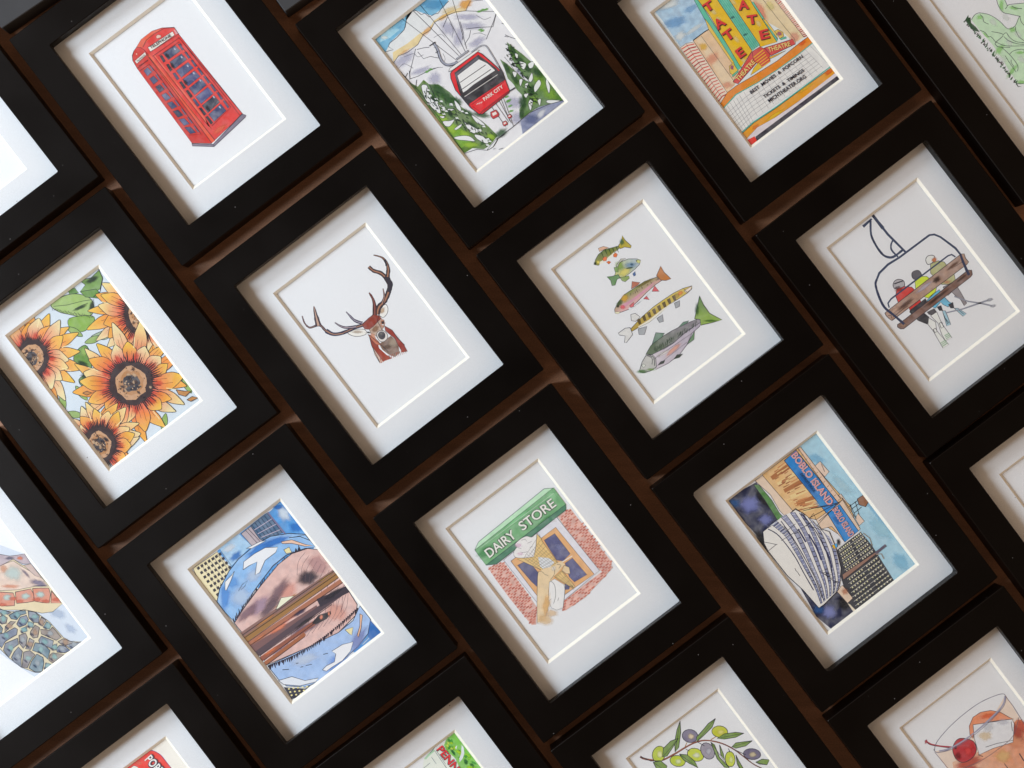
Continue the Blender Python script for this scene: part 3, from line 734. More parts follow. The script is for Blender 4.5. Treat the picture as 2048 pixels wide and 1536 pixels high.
'C': '''
f|dfe6ee|.1|-544 829 522 12 610 -453 -29 -1156 -1084 18 31 1497
f|a9c8e4|.75|-478 769 413 -74 -60 -110 -34 -253 -193 10 -131 20 14 300
b|e8eef4|0.9|-331 726 115 35.4 -0.286
b|e6ecf2|0.9|-424 440 62 44.3 -0.112
b|7ba6d4|0.7|-385 566 124 53.1 -0.283
b|eef2f6|0.7|-286 415 115 22.1 -0.0225
b|86aed8|0.6|-195 581 79.7 35.4 -0.123
f|f0cfae|.4|-352 342 193 -10 -15 -199 0 -267 -116 -80 -100 -15 19 486
f|f3dcc0|.3|-323 321 57 2 -10 -504 -96 -39
b|f4c850|0.7|-314 237 39.9 39.9 -0.65
b|f0a890|0.6|-310 101 53.1 79.7 -1.51
b|eba08c|0.5|-347 -172 53.1 35.4 -0.641
f|f0dcb8|.35|269 336 208 24 -11 -148 16 -456 -104 11 -33 180 -68 161
b|eb9a88|0.8|296 194 53.1 106 -0.0333
b|eba898|0.6|410 -191 53.1 53.1 -0.635
b|f2e8a8|0.7|402 171 53.1 35.4 -1.51
l|30303f|3.54|384 251 4 -203 11 -253 -14 -34;-270 326 -6 -507
l|26262f|8.86|-355 339 134 0 62 -7
l|40303a|4.43|-352 342 -38 -571
f|efdfd4|.05|-488 355 67 0 62 -30 -31 -554 -104 -34
l|cc6058|10.6|-487 338 66 -6 58 -26
l|a83c40|10.6|-488 305 66 -4 57 -25
l|c04848|7.97|-489 273 66 -3 56 -24
l|c04848|10.6|-490 241 65 -2 56 -23
l|cc6058|10.6|-491 208 65 0 55 -23
l|c04848|7.97|-492 176 65 1 54 -22
l|a83c40|10.6|-492 143 63 3 53 -21
l|a83c40|7.97|-493 111 63 4 52 -20
l|cc6058|10.6|-494 79 63 5 51 -19;-495 46 62 7 51 -18
l|cc6058|7.97|-496 14 62 8 50 -17
l|a83c40|7.97|-497 -18 62 9 49 -17
l|cc6058|10.6|-497 -51 60 11 48 -16
l|c04848|7.97|-498 -83 60 11 47 -14
l|cc6058|7.97|-499 -115 60 12 46 -13;-500 -148 59 14 46 -12;-501 -180 59 15 45 -11
l|c04848|7.97|-502 -212 59 16 44 -11
l|a83c40|10.6|-503 -245 58 18 43 -10
l|50303a|2.66|-424 351 -32 -586
l|50303a|3.54|-488 355 67 0 62 -30
f|f0e0d4|.05|468 200 99 -18 -37 -451 -48 25
l|a03838|8.86|468 177 79 8
l|a03838|5.31|469 159 78 7
l|b84848|8.86|469 141 78 6
l|a03838|5.31|470 123 76 5
l|d08880|8.86|470 105 76 4;471 87 75 3
l|a03838|5.31|472 69 73 2;472 51 73 1
l|d08880|8.86|473 33 72 -1
l|a03838|5.31|473 15 72 -2;474 -3 70 -3
l|b84848|5.31|474 -21 70 -4
l|a03838|5.31|475 -39 69 -5
l|d08880|8.86|475 -57 69 -6
l|b84848|8.86|476 -75 67 -7
l|b84848|5.31|477 -93 66 -9
l|a03838|8.86|477 -111 66 -10
l|b84848|8.86|478 -129 65 -11
l|d08880|5.31|478 -147 64 -12
l|b84848|8.86|479 -166 63 -12
l|a03838|8.86|479 -184 63 -13
l|b84848|5.31|480 -202 62 -14
l|a03838|8.86|481 -220 60 -15;481 -238 60 -17
l|50303a|3.54|468 211 11 -458
f|5fb8a0|.3|-122 649 29 -22 -50 -750 -45 0 3 242 19 218|3.54
f|f2d060|.3|-148 435 2 -57 -28 -423 -18 -54 0 89 13 346|2.66
f|5fb8a0|.3|273 311 28 -21 -29 -411 -25 -4|2.66
f|f2d060|.3|275 121 18 -36 2 -146 -18 -53|2.66
f|f2c818|.25|-97 652 147 -87 -27 -623 -174 -60 55 548|4.43
f|f4c61e|.25|129 507 168 -103 -17 -142 -26 -392 -149 55|4.43
b|fae8a0|0.8|-46 437 39.9 22.1 -1.51
b|fae8a0|0.8|-53 354 39.9 22.1 -1.51
b|fae8a0|0.8|-31 115 39.9 22.1 -1.51
b|fae8a0|0.8|-92 -84 39.9 22.1 -1.5
b|fae8a0|0.8|219 107 39.9 22.1 -1.5
b|fae8a0|0.8|229 0 39.9 22.1 -1.51
b|fae8a0|0.8|151 402 39.9 22.1 -1.51
f|62b8a4|.5|50 565 86 -63 -24 -560 -89 0|4.43
l|2f8478|2.66|67 553 -26 -611;84 540 -25 -598;102 527 -25 -585;119 514 -24 -572
b|2a6a70|0.8|61 291 26.6 12.4 -0.294
b|2a6a70|0.8|61 97 26.6 12.4 -0.294
t|3a2430|T|-104 463 93 -4|75.3|0.05
t|c83a3c|T|-104 470 94 -5|75.3|0.03
t|3a2430|A|-118 276 99 -2|84.1|0.05
t|c83a3c|A|-118 282 99 -1|84.1|0.03
t|3a2430|T|-114 140 98 -2|84.1|0.05
t|c83a3c|T|-114 146 99 -1|84.1|0.03
t|3a2430|E|-111 -53 72 -1|79.7|0.05
t|c83a3c|E|-110 -46 71 -1|79.7|0.03
t|3a2430|A|146 307 86 -47|79.7|0.05
t|c83a3c|A|146 313 87 -47|79.7|0.03
t|3a2430|T|132 151 83 -45|79.7|0.05
t|c83a3c|T|132 158 83 -45|79.7|0.03
t|3a2430|E|147 -31 79 -33|79.7|0.05
t|c83a3c|E|147 -25 79 -33|79.7|0.03
f|c84848|.3|-288 -182 302 119 2 -101 -68 -16 -211 -43|4.43
f|c84848|.3|129 -104 256 -90 -5 -52 -244 48|4.43
t|f0e090|THEATRE|-246 -208 230 46|40.7|0.015
t|f0e090|THEATRE|137 -160 196 -73|40.7|0.015
f|c84c44|.3|18 -65 84 -7 28 -44 4 -69 -37 -50 -90 0 -27 97|3.54
l|f0c040|7.97|-4 -116 115 4;-6 -139 114 2;-7 -162 112 0;-9 -186 111 0;-11 -209 111 -2;-12 -232 109 -3
f|f0c838|.3|5 -178 -68 -17 -59 -33 129 -7|2.66
f|e8b838|.3|104 -196 167 -46 -92 12 -59 11|2.66
f|e8c858|.3|-231 -47 50 7 -5 -51 -2 -32 -63 -9 -11 30|3.54
b|9a5a80|0.9|-215 -70 19.5 26.6 -0.635
f|60b8a0|.2|-258 -127 70 4 -5 -14 -72 -7|2.66
f|e8c858|.3|295 -38 36 -5 20 -48 -15 -34 -42 4|3.54
b|a05a80|0.9|318 -83 26.6 23 -0.641
f|60b8a0|.2|291 -119 57 -20 -1 -16 -53 18|2.66
f|e6e6ea|.3|-504 -321 252 23 754 -39 13 -265 -849 32 -162 -24
f|f0921e|.3|-499 -270 109 41 102 2 185 -21 253 -21 229 7 134 0 6 -37 -8 -33 -188 -5 -221 4 -214 14 -221 32 -167 -36|4.43
b|f4c040|0.6|-150 -296 106 17.7 -0.0337
b|f06a28|0.6|435 -276 44.3 22.1 0.0555
f|f2a81e|.3|-507 -608 145 14 257 -14 334 -3 288 -4 -1 -60 -232 -11 -199 4 -260 10 -183 25 -146 -24|4.43
b|f4d030|0.8|-162 -654 124 19.5 -0.0666
b|ee7028|0.7|469 -634 44.3 26.6 -0.0337
b|f08a3c|0.6|-369 -633 44.3 22.1 -0.0337
b|f6d040|0.7|218 -625 106 17.7 -0.0337
l|3aa89c|7.97|-498 -320 163 31 222 -32 213 -14 221 -4 190 7;-505 -598 148 12 258 -15 333 -3 281 2
l|70707c|2.21|-490 -379 210 18 707 -26;-493 -414 206 18 720 -24;-495 -449 201 19 733 -23;-497 -484 196 19 745 -21;-499 -519 191 20 758 -20;-501 -553 187 19 770 -17
l|82828c|2.21|-263 -312 -33 -253;-206 -314 -28 -252;-149 -317 -23 -250;-92 -319 -18 -249;-35 -321 -13 -248;22 -323 -8 -247;78 -325 -2 -246;135 -327 4 -245;192 -329 9 -244;249 -332 14 -241;306 -334 19 -240;363 -336 24 -239;420 -338 29 -238;477 -340 35 -237
l|70707c|2.21|-460 -321 -17 -276;-423 -320 -24 -273;-386 -318 -31 -271;-349 -317 -38 -267;-312 -315 -45 -265
t|23233a|BEST  MOVIES  &  POPCORN|-222 -370 583 -17|30.1|0.02
t|23233a|TICKETS  &  TIMINGS|-150 -474 445 -20|30.1|0.02
t|23233a|MICHTHEATER.ORG|-136 -531 410 -20|31.9|0.02
f|d4ccd6|.3|-504 -671 146 24 183 -25 260 -10 431 7 -3 -42 -939 9 -81 11
f|2c2838|.5|-423 -704 938 -3 13 -72 -970 34
b|6a6478|0.5|28 -729 177 14.2 -0.0333
f|d8382c|.2|-512 -682 85 -13 -7 -46 -85 -2
''',
'D': '''
f|bed6b6|.35|-315 354 52 17 56 -20 54 -62 38 -99 19 -103 68 -19 68 42 20 -2 -99 124 2 69 30 77 54 -41 -17 -79 137 -74 120 -125 -479 -633 -85 170 -46 35 1 48 5 110 14 124 6 130 -5 88 -10 100
b|8fc070|0.6|-240 326 33.7 22.5 -0.637
b|8fc070|0.6|-15 292 22.5 67.4 -0.647
b|8fc070|0.6|62 206 50.5 16.8 -0.822
b|8fc070|0.6|-67 54 33.7 28.1 -0.637
b|8fc070|0.6|-294 161 44.9 11.2 -1.43
b|8fc070|0.6|-272 -18 33.7 67.4 -1.34
b|8fc070|0.6|-138 -154 50.5 16.8 -0.647
b|8fc070|0.6|-300 -245 22.5 89.8 -1.34
b|8fc070|0.6|-293 -377 44.9 22.5 -0.661
b|dfe0dc|0.6|-167 215 50.5 33.7 -1.34
b|dfe0dc|0.6|-161 -23 50.5 33.7 -1.34
b|dfe0dc|0.6|-53 -12 50.5 33.7 -1.34
b|dfe0dc|0.6|-48 182 50.5 33.7 -1.34
b|dfe0dc|0.6|-304 -108 50.5 33.7 -1.34
b|dfe0dc|0.6|-167 -210 50.5 33.7 -1.34
L|2c3440|5.05|-315 354 44 16 35 -1 29 -18 54 -62 38 -99 19 -103 68 -19 72 38 18 5;-14 369 -24 -60 -1 -77 44 -54 61 -71;42 320 -16 -62 -33 -11;26 258 34 -8 107 -66;61 232 15 -36 45 -41;62 111 -20 -46 2 -44;-222 345 5 -36 -17 -37 22 -45;-232 157 70 -87 -94 -15 -18 -15 16 -40 76 -61;-162 70 33 -4 -1 -49 21 -65 57 -57;-168 53 12 -59 52 -74 44 -37;-256 55 50 -80 137 -103;-27 60 -21 -33 -9 -64 16 -55;-245 -10 19 -99 4 -89 -9 -49 -28 -29;-226 -109 52 3 77 -40 -13 -36;-265 -94 -6 -74 -3 -108;-242 -158 -15 -20 -3 -47;-312 231 26 -41 4 -52 19 -21 4 -67;-337 -359 58 -47
l|1f4a2a|14.6,2.25|-384 377 20 8
l|3a2c30|14.6,2.25|-370 378 24 4
l|2c6036|14.6,2.25|-363 350 26 7;-362 344 25 6
l|3a2c30|14.6,2.25|-380 337 24 9;-376 320 23 13;-350 306 24 3
l|2c6036|14.6,2.25|-369 295 22 4
l|3a2c30|14.6,2.25|-366 283 23 4
l|1f4a2a|14.6,2.25|-349 273 27 10
l|20342c|14.6,2.25|-363 281 26 9
l|3a2c30|14.6,2.25|-364 265 29 7
l|20342c|14.6,2.25|-359 260 22 7
l|2c6036|14.6,2.25|-366 246 24 6
l|20342c|14.6,2.25|-371 232 28 5
l|3a2c30|14.6,2.25|-358 215 23 6
l|2c6036|14.6,2.25|-355 198 22 12
l|1f4a2a|14.6,2.25|-370 200 31 8;-357 184 25 10
l|2c6036|14.6,2.25|-363 182 29 4;-357 167 24 12;-349 139 30 7
l|1f4a2a|14.6,2.25|-358 129 26 2
l|20342c|14.6,2.25|-375 129 27 3
l|3a2c30|14.6,2.25|-346 120 22 9;-366 104 26 9
l|20342c|14.6,2.25|-363 93 21 8
l|1f4a2a|14.6,2.25|-342 86 22 11
l|2c6036|14.6,2.25|-367 77 29 7
l|20342c|14.6,2.25|-353 76 19 7
l|3a2c30|14.6,2.25|-347 41 22 7
l|2c6036|14.6,2.25|-363 55 19 6
l|1f4a2a|14.6,2.25|-369 38 17 8
l|3a2c30|14.6,2.25|-346 19 25 9
l|1f4a2a|14.6,2.25|-352 19 21 13
l|20342c|14.6,2.25|-350 12 23 6
l|2c6036|14.6,2.25|-337 -11 25 11
l|20342c|14.6,2.25|-358 -22 25 7
l|2c6036|14.6,2.25|-354 -16 21 9
l|1f4a2a|14.6,2.25|-361 -30 25 8;-352 -39 23 5
l|3a2c30|14.6,2.25|-354 -62 27 9
l|20342c|14.6,2.25|-351 -72 25 3;-354 -83 29 5
l|2c6036|14.6,2.25|-348 -96 22 10
l|20342c|14.6,2.25|-359 -100 20 10
l|3a2c30|14.6,2.25|-349 -111 17 7;-342 -121 25 1;-344 -137 26 10
l|1f4a2a|14.6,2.25|-341 -150 25 10
l|2c6036|14.6,2.25|-363 -154 22 13;-353 -174 22 3
l|1f4a2a|14.6,2.25|-346 -183 23 6
l|20342c|14.6,2.25|-344 -183 24 7
l|1f4a2a|14.6,2.25|-352 -202 22 9
l|20342c|14.6,2.25|-350 -219 19 6
l|3a2c30|14.6,2.25|-355 -217 22 5
l|2c6036|14.6,2.25|-347 -222 26 0
l|20342c|14.6,2.25|-349 -240 18 8
l|3a2c30|14.6,2.25|-345 -250 24 6;-343 -255 24 10
l|2c6036|14.6,2.25|-350 -266 30 7
l|1f4a2a|14.6,2.25|-358 -276 24 6
l|3a2c30|14.6,2.25|-348 -297 25 7
l|2c6036|14.6,2.25|-359 -300 26 2
l|1f4a2a|14.6,2.25|-341 -331 27 1;-345 -342 19 9
l|2c6036|14.6,2.25|-336 -349 28 5
l|3a2c30|14.6,2.25|-351 -338 25 8
l|1f4a2a|14.6,2.25|-339 -353 24 6
f|1f4a2a|.5|-361 388 50 19 -15 -24 17 -6 -26 -44 13 -59 0 -56 -15 18 -21 29 -9 35 1 49
l|20342c|11.2,2.81|-337 -359 -3 -33 24 -15
''',
'E': '''
f|d9e6f4|.12|-610 813 1095 -45 51 -1540 -537 -31 -543 20
F|a9c878|.4|-53 753 120 0 113 -49 78 -96 1 -77 -68 -70 -96 51 -66 72 -62 78|6.05
F|8fb850|.4|7 556 177 -104 -34 -65 -120 0 -72 85|4.84
f|7fa858|.5|286 783 93 -55 101 14 -8 -70 -85 -72 -69 8 -88 82 74 19|6.05
f|6a9850|.4|151 765 62 -18 0 -60 -74 41|3.63
f|6c9c40|.4|230 690 129 -68 9 -68 -41 -14 -88 82|4.84
b|1e3a26|0.85|381 711 72.6 26.6 -0.124
b|1e3020|0.85|235 519 26.6 72.6 -0.821
b|22402a|0.8|142 574 72.6 16.9 -0.211
l|2a2a38|8.47|487 751 -22 -89 -92 -81 -77 -2
l|2a2a38|4.84|-42 729 103 -63 137 -58 74 -41;97 594 79 -15 49 -14;-63 721 -4 -21;-50 714 -4 -21;-39 704 -4 -21;-30 693 -4 -21;-20 682 -4 -21;-12 669 -4 -22;-7 652 -4 -21;3 641 -4 -21;18 637 -4 -22;24 621 -4 -21;39 618 -4 -22;45 601 -4 -21;53 588 -4 -21;62 576 -4 -21;77 573 -4 -22;83 556 -5 -21;99 553 -4 -21;103 535 -4 -21;111 522 -4 -21;126 518 -4 -22;137 508 -5 -21;145 495 -4 -21;152 481 -4 -21;160 468 -4 -22;174 462 -4 -21;184 452 -4 -22
F|6f9c40|.5|-144 277 120 0 -20 -106 -64 -103 -32 -82 -65 -26 -65 34 8 69 85 12 17 63 -43 62|6.05
b|1c3a20|0.9|-183 49 60.5 36.3 -0.65
b|203c24|0.8|-145 157 60.5 24.2 -1.01
b|a8cc70|0.8|-70 236 36.3 48.4 -0.655
F|a8c0a0|.5|58 305 132 -24 103 -63 -58 -17 -96 12|4.84
f|90b070|.4|-484 127 -23 -89 -24 -12 8 70|3.63
F|9aba64|.5|-60 508 4 -89 61 -66 -4 90|4.84
F|9aba64|.5|143 247 -71 54 -90 -5 71 -54|4.84
F|9aba64|.5|-319 37 -28 -86 35 -82 28 85|4.84
F|9aba64|.5|-461 62 -67 -60 -11 -90 67 61|4.84
F|9aba64|.5|-511 206 -83 -34 -41 -80 83 34|4.84
F|9aba64|.5|536 -265 19 -87 72 -54 -19 88|4.84
F|9aba64|.5|178 -652 -83 -34 -41 -81 83 35|4.84
F|9aba64|.5|-189 -385 -41 -80 20 -88 42 80|4.84
F|9aba64|.5|-428 765 89 4 66 61 -90 -4|4.84
F|9aba64|.5|-537 -103 34 -83 80 -40 -34 83|4.84
F|9aba64|.5|494 -480 -42 -80 20 -88 42 80|4.84
F|ee8464,f8c85c|.25|420 110 -82 -57 -56 -82 -19 -97 1 -70 38 30 57 59 53 86 47 91|416 67 -177 -176|5.33
l|6a3830|3.15|450 72 -105 -136;425 98 -99 -127
F|ee8464,f8cc50|.25|397 157 -98 -13 -92 -24 -67 -39 -37 -31 63 -22 94 -13 90 28 74 61|383 116 -212 -107|5.33
l|6a3830|3.15|416 109 -142 -53;399 143 -175 -61
F|ee7050,f2e4b0|.25|392 203 -86 10 -83 -8 -65 -34 -37 -29 45 -21 73 -17 81 14 79 35|368 173 -209 -32|5.33
l|6a3830|3.15|393 159 -172 -24;388 191 -149 -21
F|ee7050,f2e4b0|.25|400 251 -92 32 -96 9 -85 -20 -52 -22 45 -20 77 -21 97 -5 98 5|365 236 -241 43|5.33
l|6a3830|3.15|389 216 -159 18;394 243 -182 19
F|ee7050,f8cc50|.25|424 299 -85 66 -100 36 -101 -4 -68 -16 42 -34 76 -45 102 -31 108 -21|380 291 -240 123|5.33
l|6a3830|3.15|398 259 -176 70;414 291 -192 74
F|ee7050,f8cc50|.25|457 330 -58 80 -76 62 -85 29 -60 9 28 -41 54 -60 79 -58 86 -52|418 338 -174 176|5.33
l|6a3830|3.15|426 307 -161 133;446 327 -141 119
F|ee7050,f8b848|.25|508 357 -17 88 -43 74 -69 45 -54 21 0 -48 16 -72 48 -72 65 -63|468 369 -98 196|5.33
l|6a3830|3.15|460 338 -79 135;494 356 -69 120
F|ee8464,f6e09c|.25|557 364 8 87 -24 83 -58 63 -50 35 -8 -44 2 -72 30 -82 43 -79|524 387 -32 216|5.33
l|6a3830|3.15|507 361 -37 144;544 366 -31 127
F|de4030,f8b848|.25|601 356 30 104 -1 109 -37 96 -36 61 -9 -53 -8 -90 6 -110 10 -110|584 395 45 270|5.33
l|6a3830|3.15|563 366 7 196;592 362 3 228
F|de4030,f8cc50|.25|458 71 -61 -73 -35 -85 3 -86 14 -58 39 33 50 61 30 87 13 96|471 31 -100 -212|5.33
l|6a3830|3.15|501 45 -70 -175;467 61 -72 -180
F|ee8464,f8b848|.25|506 48 -30 -101 3 -104 42 -92 39 -57 13 50 11 86 -9 105 -17 106|528 10 -34 -261|5.33
l|6a3830|3.15|550 37 2 -219;517 41 -3 -171
F|ee7050,f2e4b0|.25|446 78 -54 -35 -29 -50 8 -58 17 -42 43 10 51 26 24 52 0 65|467 46 -70 -129|5.33
l|6a3830|3.15|495 46 -54 -103;457 67 -51 -97
l|f6e8b8|6.05|387 -32 -50 -71
F|de4030,f2e4b0|.25|413 116 -77 -36 -48 -65 -7 -88 9 -66 43 13 58 36 44 70 30 84|420 71 -145 -144|5.33
l|6a3830|3.15|454 68 -78 -97;421 101 -80 -99
F|e65040,f6e09c|.25|398 157 -71 -7 -64 -23 -41 -42 -22 -34 43 -13 64 -4 61 28 52 49|388 124 -154 -73|5.33
l|6a3830|3.15|412 115 -104 -45;398 145 -119 -51
F|ee8464,f8b848|.25|390 211 -59 23 -55 -6 -40 -42 -21 -39 33 -31 50 -27 54 12 49 40|377 173 -138 -23|5.33
l|6a3830|3.15|395 150 -87 -14;388 195 -79 -13
F|de4030,f8b848|.25|401 260 -58 34 -64 -2 -60 -44 -39 -43 28 -22 50 -20 65 8 67 24|375 231 -158 25|5.33
l|6a3830|3.15|387 205 -132 -2;394 246 -123 -1
F|ee7050,f8b848|.25|423 300 -41 49 -54 21 -62 -18 -44 -24 15 -35 34 -42 57 -15 67 4|391 278 -134 63|5.33
l|6a3830|3.15|394 250 -80 32;413 289 -119 42
F|e65040,f6e09c|.25|457 332 -31 70 -45 56 -56 26 -41 8 1 -51 16 -69 48 -51 68 -31|420 327 -131 124|5.33
l|6a3830|3.15|419 299 -91 99;445 326 -71 75
l|f6e8b8|6.05|382 431 -52 69
F|ee8464,f8cc50|.25|512 358 -9 75 -35 63 -59 39 -47 19 -1 -40 10 -61 39 -62 54 -55|478 369 -74 168|5.33
l|6a3830|3.15|469 344 -62 114;500 358 -70 128
F|e65040,f8cc50|.25|578 362 29 64 11 63 -19 51 -21 31 -40 -33 -42 -54 -5 -62 26 -62|547 382 -5 159|5.33
l|6a3830|3.15|525 365 14 142;565 366 5 98
l|f6e8b8|6.05|549 488 -1 87
F|ee7050,f2e4b0|.25|501 48 -34 -78 -1 -83 42 -73 40 -46 24 38 23 66 -6 83 -24 85|530 17 -25 -207|5.33
l|6a3830|3.15|556 37 -5 -118;515 42 -1 -173
l|f6e8b8|6.05|476 -74 -22 -84
F|ee8464,f8c85c|.25|556 41 -13 -82 1 -78 27 -60 25 -33 32 46 30 72 -7 76 -38 71|590 22 40 -192|5.33
l|6a3830|3.15|606 46 16 -133;570 39 15 -166
b|d83a2e|0.5|707 84 48.4 31.5 -0.644
b|d83a2e|0.5|576 -13 48.4 31.5 -1.35
b|d83a2e|0.5|433 -10 48.4 31.5 -2.05
b|d83a2e|0.5|346 94 48.4 31.5 -2.74
b|d83a2e|0.5|357 248 48.4 31.5 2.85
b|d83a2e|0.5|459 381 48.4 31.5 2.14
b|d83a2e|0.5|605 429 48.4 31.5 1.44
b|d83a2e|0.5|727 371 48.4 31.5 0.75
b|d83a2e|0.5|766 234 48.4 31.5 0.05
l|3a2226|18.2,4.84|656 124 52 -40
l|2c1c22|18.2,4.84|648 114 49 -46
l|3a2226|18.2,4.84|639 104 56 -62
l|2c1c22|18.2,4.84|630 96 40 -56
l|3a2226|18.2,4.84|620 87 29 -48
l|2c1c22|18.2,4.84|610 80 28 -59
l|3a2226|18.2,4.84|600 73 16 -45
l|2c1c22|18.2,4.84|589 67 17 -62
l|3a2226|18.2,4.84|578 62 20 -107
l|2c1c22|18.2,4.84|567 58 11 -109
l|3a2226|18.2,4.84|556 55 2 -87
l|2c1c22|18.2,4.84|544 53 -4 -79
l|3a2226|18.2,4.84|533 51 -8 -67
l|2c1c22|18.2,4.84|522 51 -10 -49
l|3a2226|18.2,4.84|511 51 -17 -63
l|2c1c22|18.2,4.84|501 52 -35 -100
l|3a2226|18.2,4.84|490 55 -44 -105
l|2c1c22|18.2,4.84|481 58 -33 -66
l|3a2226|18.2,4.84|471 62 -54 -94
l|2c1c22|18.2,4.84|462 67 -60 -90
l|3a2226|18.2,4.84|454 72 -62 -81
l|2c1c22|18.2,4.84|446 79 -65 -75
l|3a2226|18.2,4.84|439 86 -75 -76
l|2c1c22|18.2,4.84|432 94 -55 -49
l|3a2226|18.2,4.84|427 103 -80 -62
l|2c1c22|18.2,4.84|422 112 -55 -37
l|3a2226|18.2,4.84|418 122 -71 -41
l|2c1c22|18.2,4.84|414 133 -91 -47
l|3a2226|18.2,4.84|412 143 -88 -36
l|2c1c22|18.2,4.84|410 155 -60 -21
l|3a2226|18.2,4.84|410 166 -108 -27
l|2c1c22|18.2,4.84|410 178 -86 -15
l|3a2226|18.2,4.84|411 189 -81 -7
l|2c1c22|18.2,4.84|413 201 -40 0
l|3a2226|18.2,4.84|416 213 -76 6
l|2c1c22|18.2,4.84|419 225 -53 9
l|3a2226|18.2,4.84|424 237 -79 21
l|2c1c22|18.2,4.84|429 248 -63 24
l|3a2226|18.2,4.84|435 259 -81 40
l|2c1c22|18.2,4.84|442 270 -67 41
l|3a2226|18.2,4.84|449 281 -70 53
l|2c1c22|18.2,4.84|457 291 -43 39
l|3a2226|18.2,4.84|466 300 -52 59
l|2c1c22|18.2,4.84|475 309 -50 69
l|3a2226|18.2,4.84|485 317 -47 79
l|2c1c22|18.2,4.84|495 324 -26 56
l|3a2226|18.2,4.84|505 331 -33 90
l|2c1c22|18.2,4.84|516 337 -26 96
l|3a2226|18.2,4.84|527 342 -16 87
l|2c1c22|18.2,4.84|538 346 -11 110
l|3a2226|18.2,4.84|549 349 -2 112
l|2c1c22|18.2,4.84|560 352 5 80
l|3a2226|18.2,4.84|571 353 11 82
l|2c1c22|18.2,4.84|582 354 11 54
l|3a2226|18.2,4.84|593 353 29 106
l|2c1c22|18.2,4.84|604 352 38 112
l|3a2226|18.2,4.84|614 350 32 76
l|2c1c22|18.2,4.84|624 347 45 90
l|3a2226|18.2,4.84|634 343 51 89
l|2c1c22|18.2,4.84|643 338 58 87
l|3a2226|18.2,4.84|651 332 36 47
l|2c1c22|18.2,4.84|659 325 71 83
l|3a2226|18.2,4.84|666 318 64 66
l|2c1c22|18.2,4.84|672 310 74 66
l|3a2226|18.2,4.84|678 301 61 49
l|2c1c22|18.2,4.84|683 292 77 53
l|3a2226|18.2,4.84|687 282 90 53
l|2c1c22|18.2,4.84|690 272 83 41
l|3a2226|18.2,4.84|693 261 90 38
l|2c1c22|18.2,4.84|694 250 42 14
l|3a2226|18.2,4.84|695 238 51 13
l|2c1c22|18.2,4.84|695 227 71 12
l|3a2226|18.2,4.84|694 215 85 8
l|2c1c22|18.2,4.84|692 203 54 0
l|3a2226|18.2,4.84|689 191 85 -7
l|2c1c22|18.2,4.84|686 179 79 -13
l|3a2226|18.2,4.84|681 168 39 -11
l|2c1c22|18.2,4.84|676 156 63 -23
l|3a2226|18.2,4.84|670 145 46 -22
l|2c1c22|18.2,4.84|663 134 34 -21
f|382226|.1|669 113 -39 -42 -56 -32 -50 -25 -40 15 -40 31 -40 27 -15 53 -17 55 33 39 32 56 37 51 41 48 69 7 40 -15 52 -16 44 -26 16 -67 -6 -43 -36 -64
f|cfa27c|.3|647 130 -41 -27 -23 -30 -44 -1 -53 -14 -32 15 -20 39 -13 25 5 55 11 35 22 46 30 29 38 27 50 13 20 -17 40 -12 37 -17 -2 -43 8 -27 -15 -51
f|c08c5c|.3|622 149 -23 -28 -36 -13 -26 -8 -25 6 -26 8 -22 15 -3 41 -2 22 -2 36 24 28 21 27 34 18 28 5 27 -4 34 -4 9 -31 12 -34 9 -23 -17 -32
f|403c46|.4|605 162 -24 -12 -16 -16 -20 0 -25 -8 -13 17 -20 8 0 29 -8 14 5 28 23 14 16 20 14 19 25 -4 15 -1 22 -6 14 -11 1 -25 3 -22 -7 -17
b|e0c0a0|0.75|583 209 19.4 12.7 -1.6
b|e0c0a0|0.75|470 170 27.6 11 -1.11
b|5a4038|0.75|553 273 27.5 15.1 -1.62
b|3c3440|0.75|569 166 26.2 12.4 -2.18
b|d8b08c|0.75|615 223 18.7 11 -0.685
b|3c3440|0.75|575 123 13.7 10.9 -1.59
b|d8b08c|0.75|489 192 28.4 10.7 -1.49
b|5a4038|0.75|563 221 14.7 18.9 -1.72
b|d8b08c|0.75|569 224 27.6 14.4 -0.987
b|5a4038|0.75|444 175 17 18.7 -1.76
b|e0c0a0|0.75|461 181 18.2 12.5 -1.65
b|3c3440|0.75|503 252 21.8 16.9 -1.28
b|2c2630|0.75|572 175 15.4 14.4 -2.12
b|3c3440|0.75|599 167 27.2 15.7 -1.33
b|e0c0a0|0.75|520 214 23.2 10.4 -2.02
b|e0c0a0|0.75|546 156 16.8 11.2 -1.1
b|d8b08c|0.75|621 114 17.9 17 -1.15
b|2c2630|0.75|583 292 20.1 18.8 -0.832
b|3c3440|0.75|479 139 24.5 11.3 -0.962
b|2c2630|0.75|525 277 22.6 18.5 -1.76
b|3c3440|0.75|534 145 13.2 19.3 -1.39
b|d8b08c|0.75|541 161 12.8 15.6 -1.8
b|3c3440|0.75|566 190 25.3 13.7 -0.715
b|5a4038|0.75|657 256 21.7 18.8 -1.78
b|d8b08c|0.75|618 209 28 10.2 -1.03
b|2c2630|0.75|479 255 12.9 17.8 -1.35
l|2c2024|13,6.48|562 343 -6 4
l|302c3c|6.67,3.33|466 196 10 3
l|3c2c2c|6.6,3.3|582 185 3 -1
l|8a6a50|11.6,5.82|480 175 -1 -5
l|3c2c2c|9.31,4.66|608 203 6 5
l|4a3430|7.97,3.98|456 257 2 8
l|e0c0a0|6.67,3.33|566 157 6 -9
l|3c2c2c|7.86,3.93|487 136 0 -11
l|e0c0a0|11.6,5.82|578 207 3 -4
l|8a6a50|11.6,5.79|656 214 -4 13
l|2c2024|6.19,3.09|596 329 6 2
l|2a2630|7,3.5|614 245 1 9
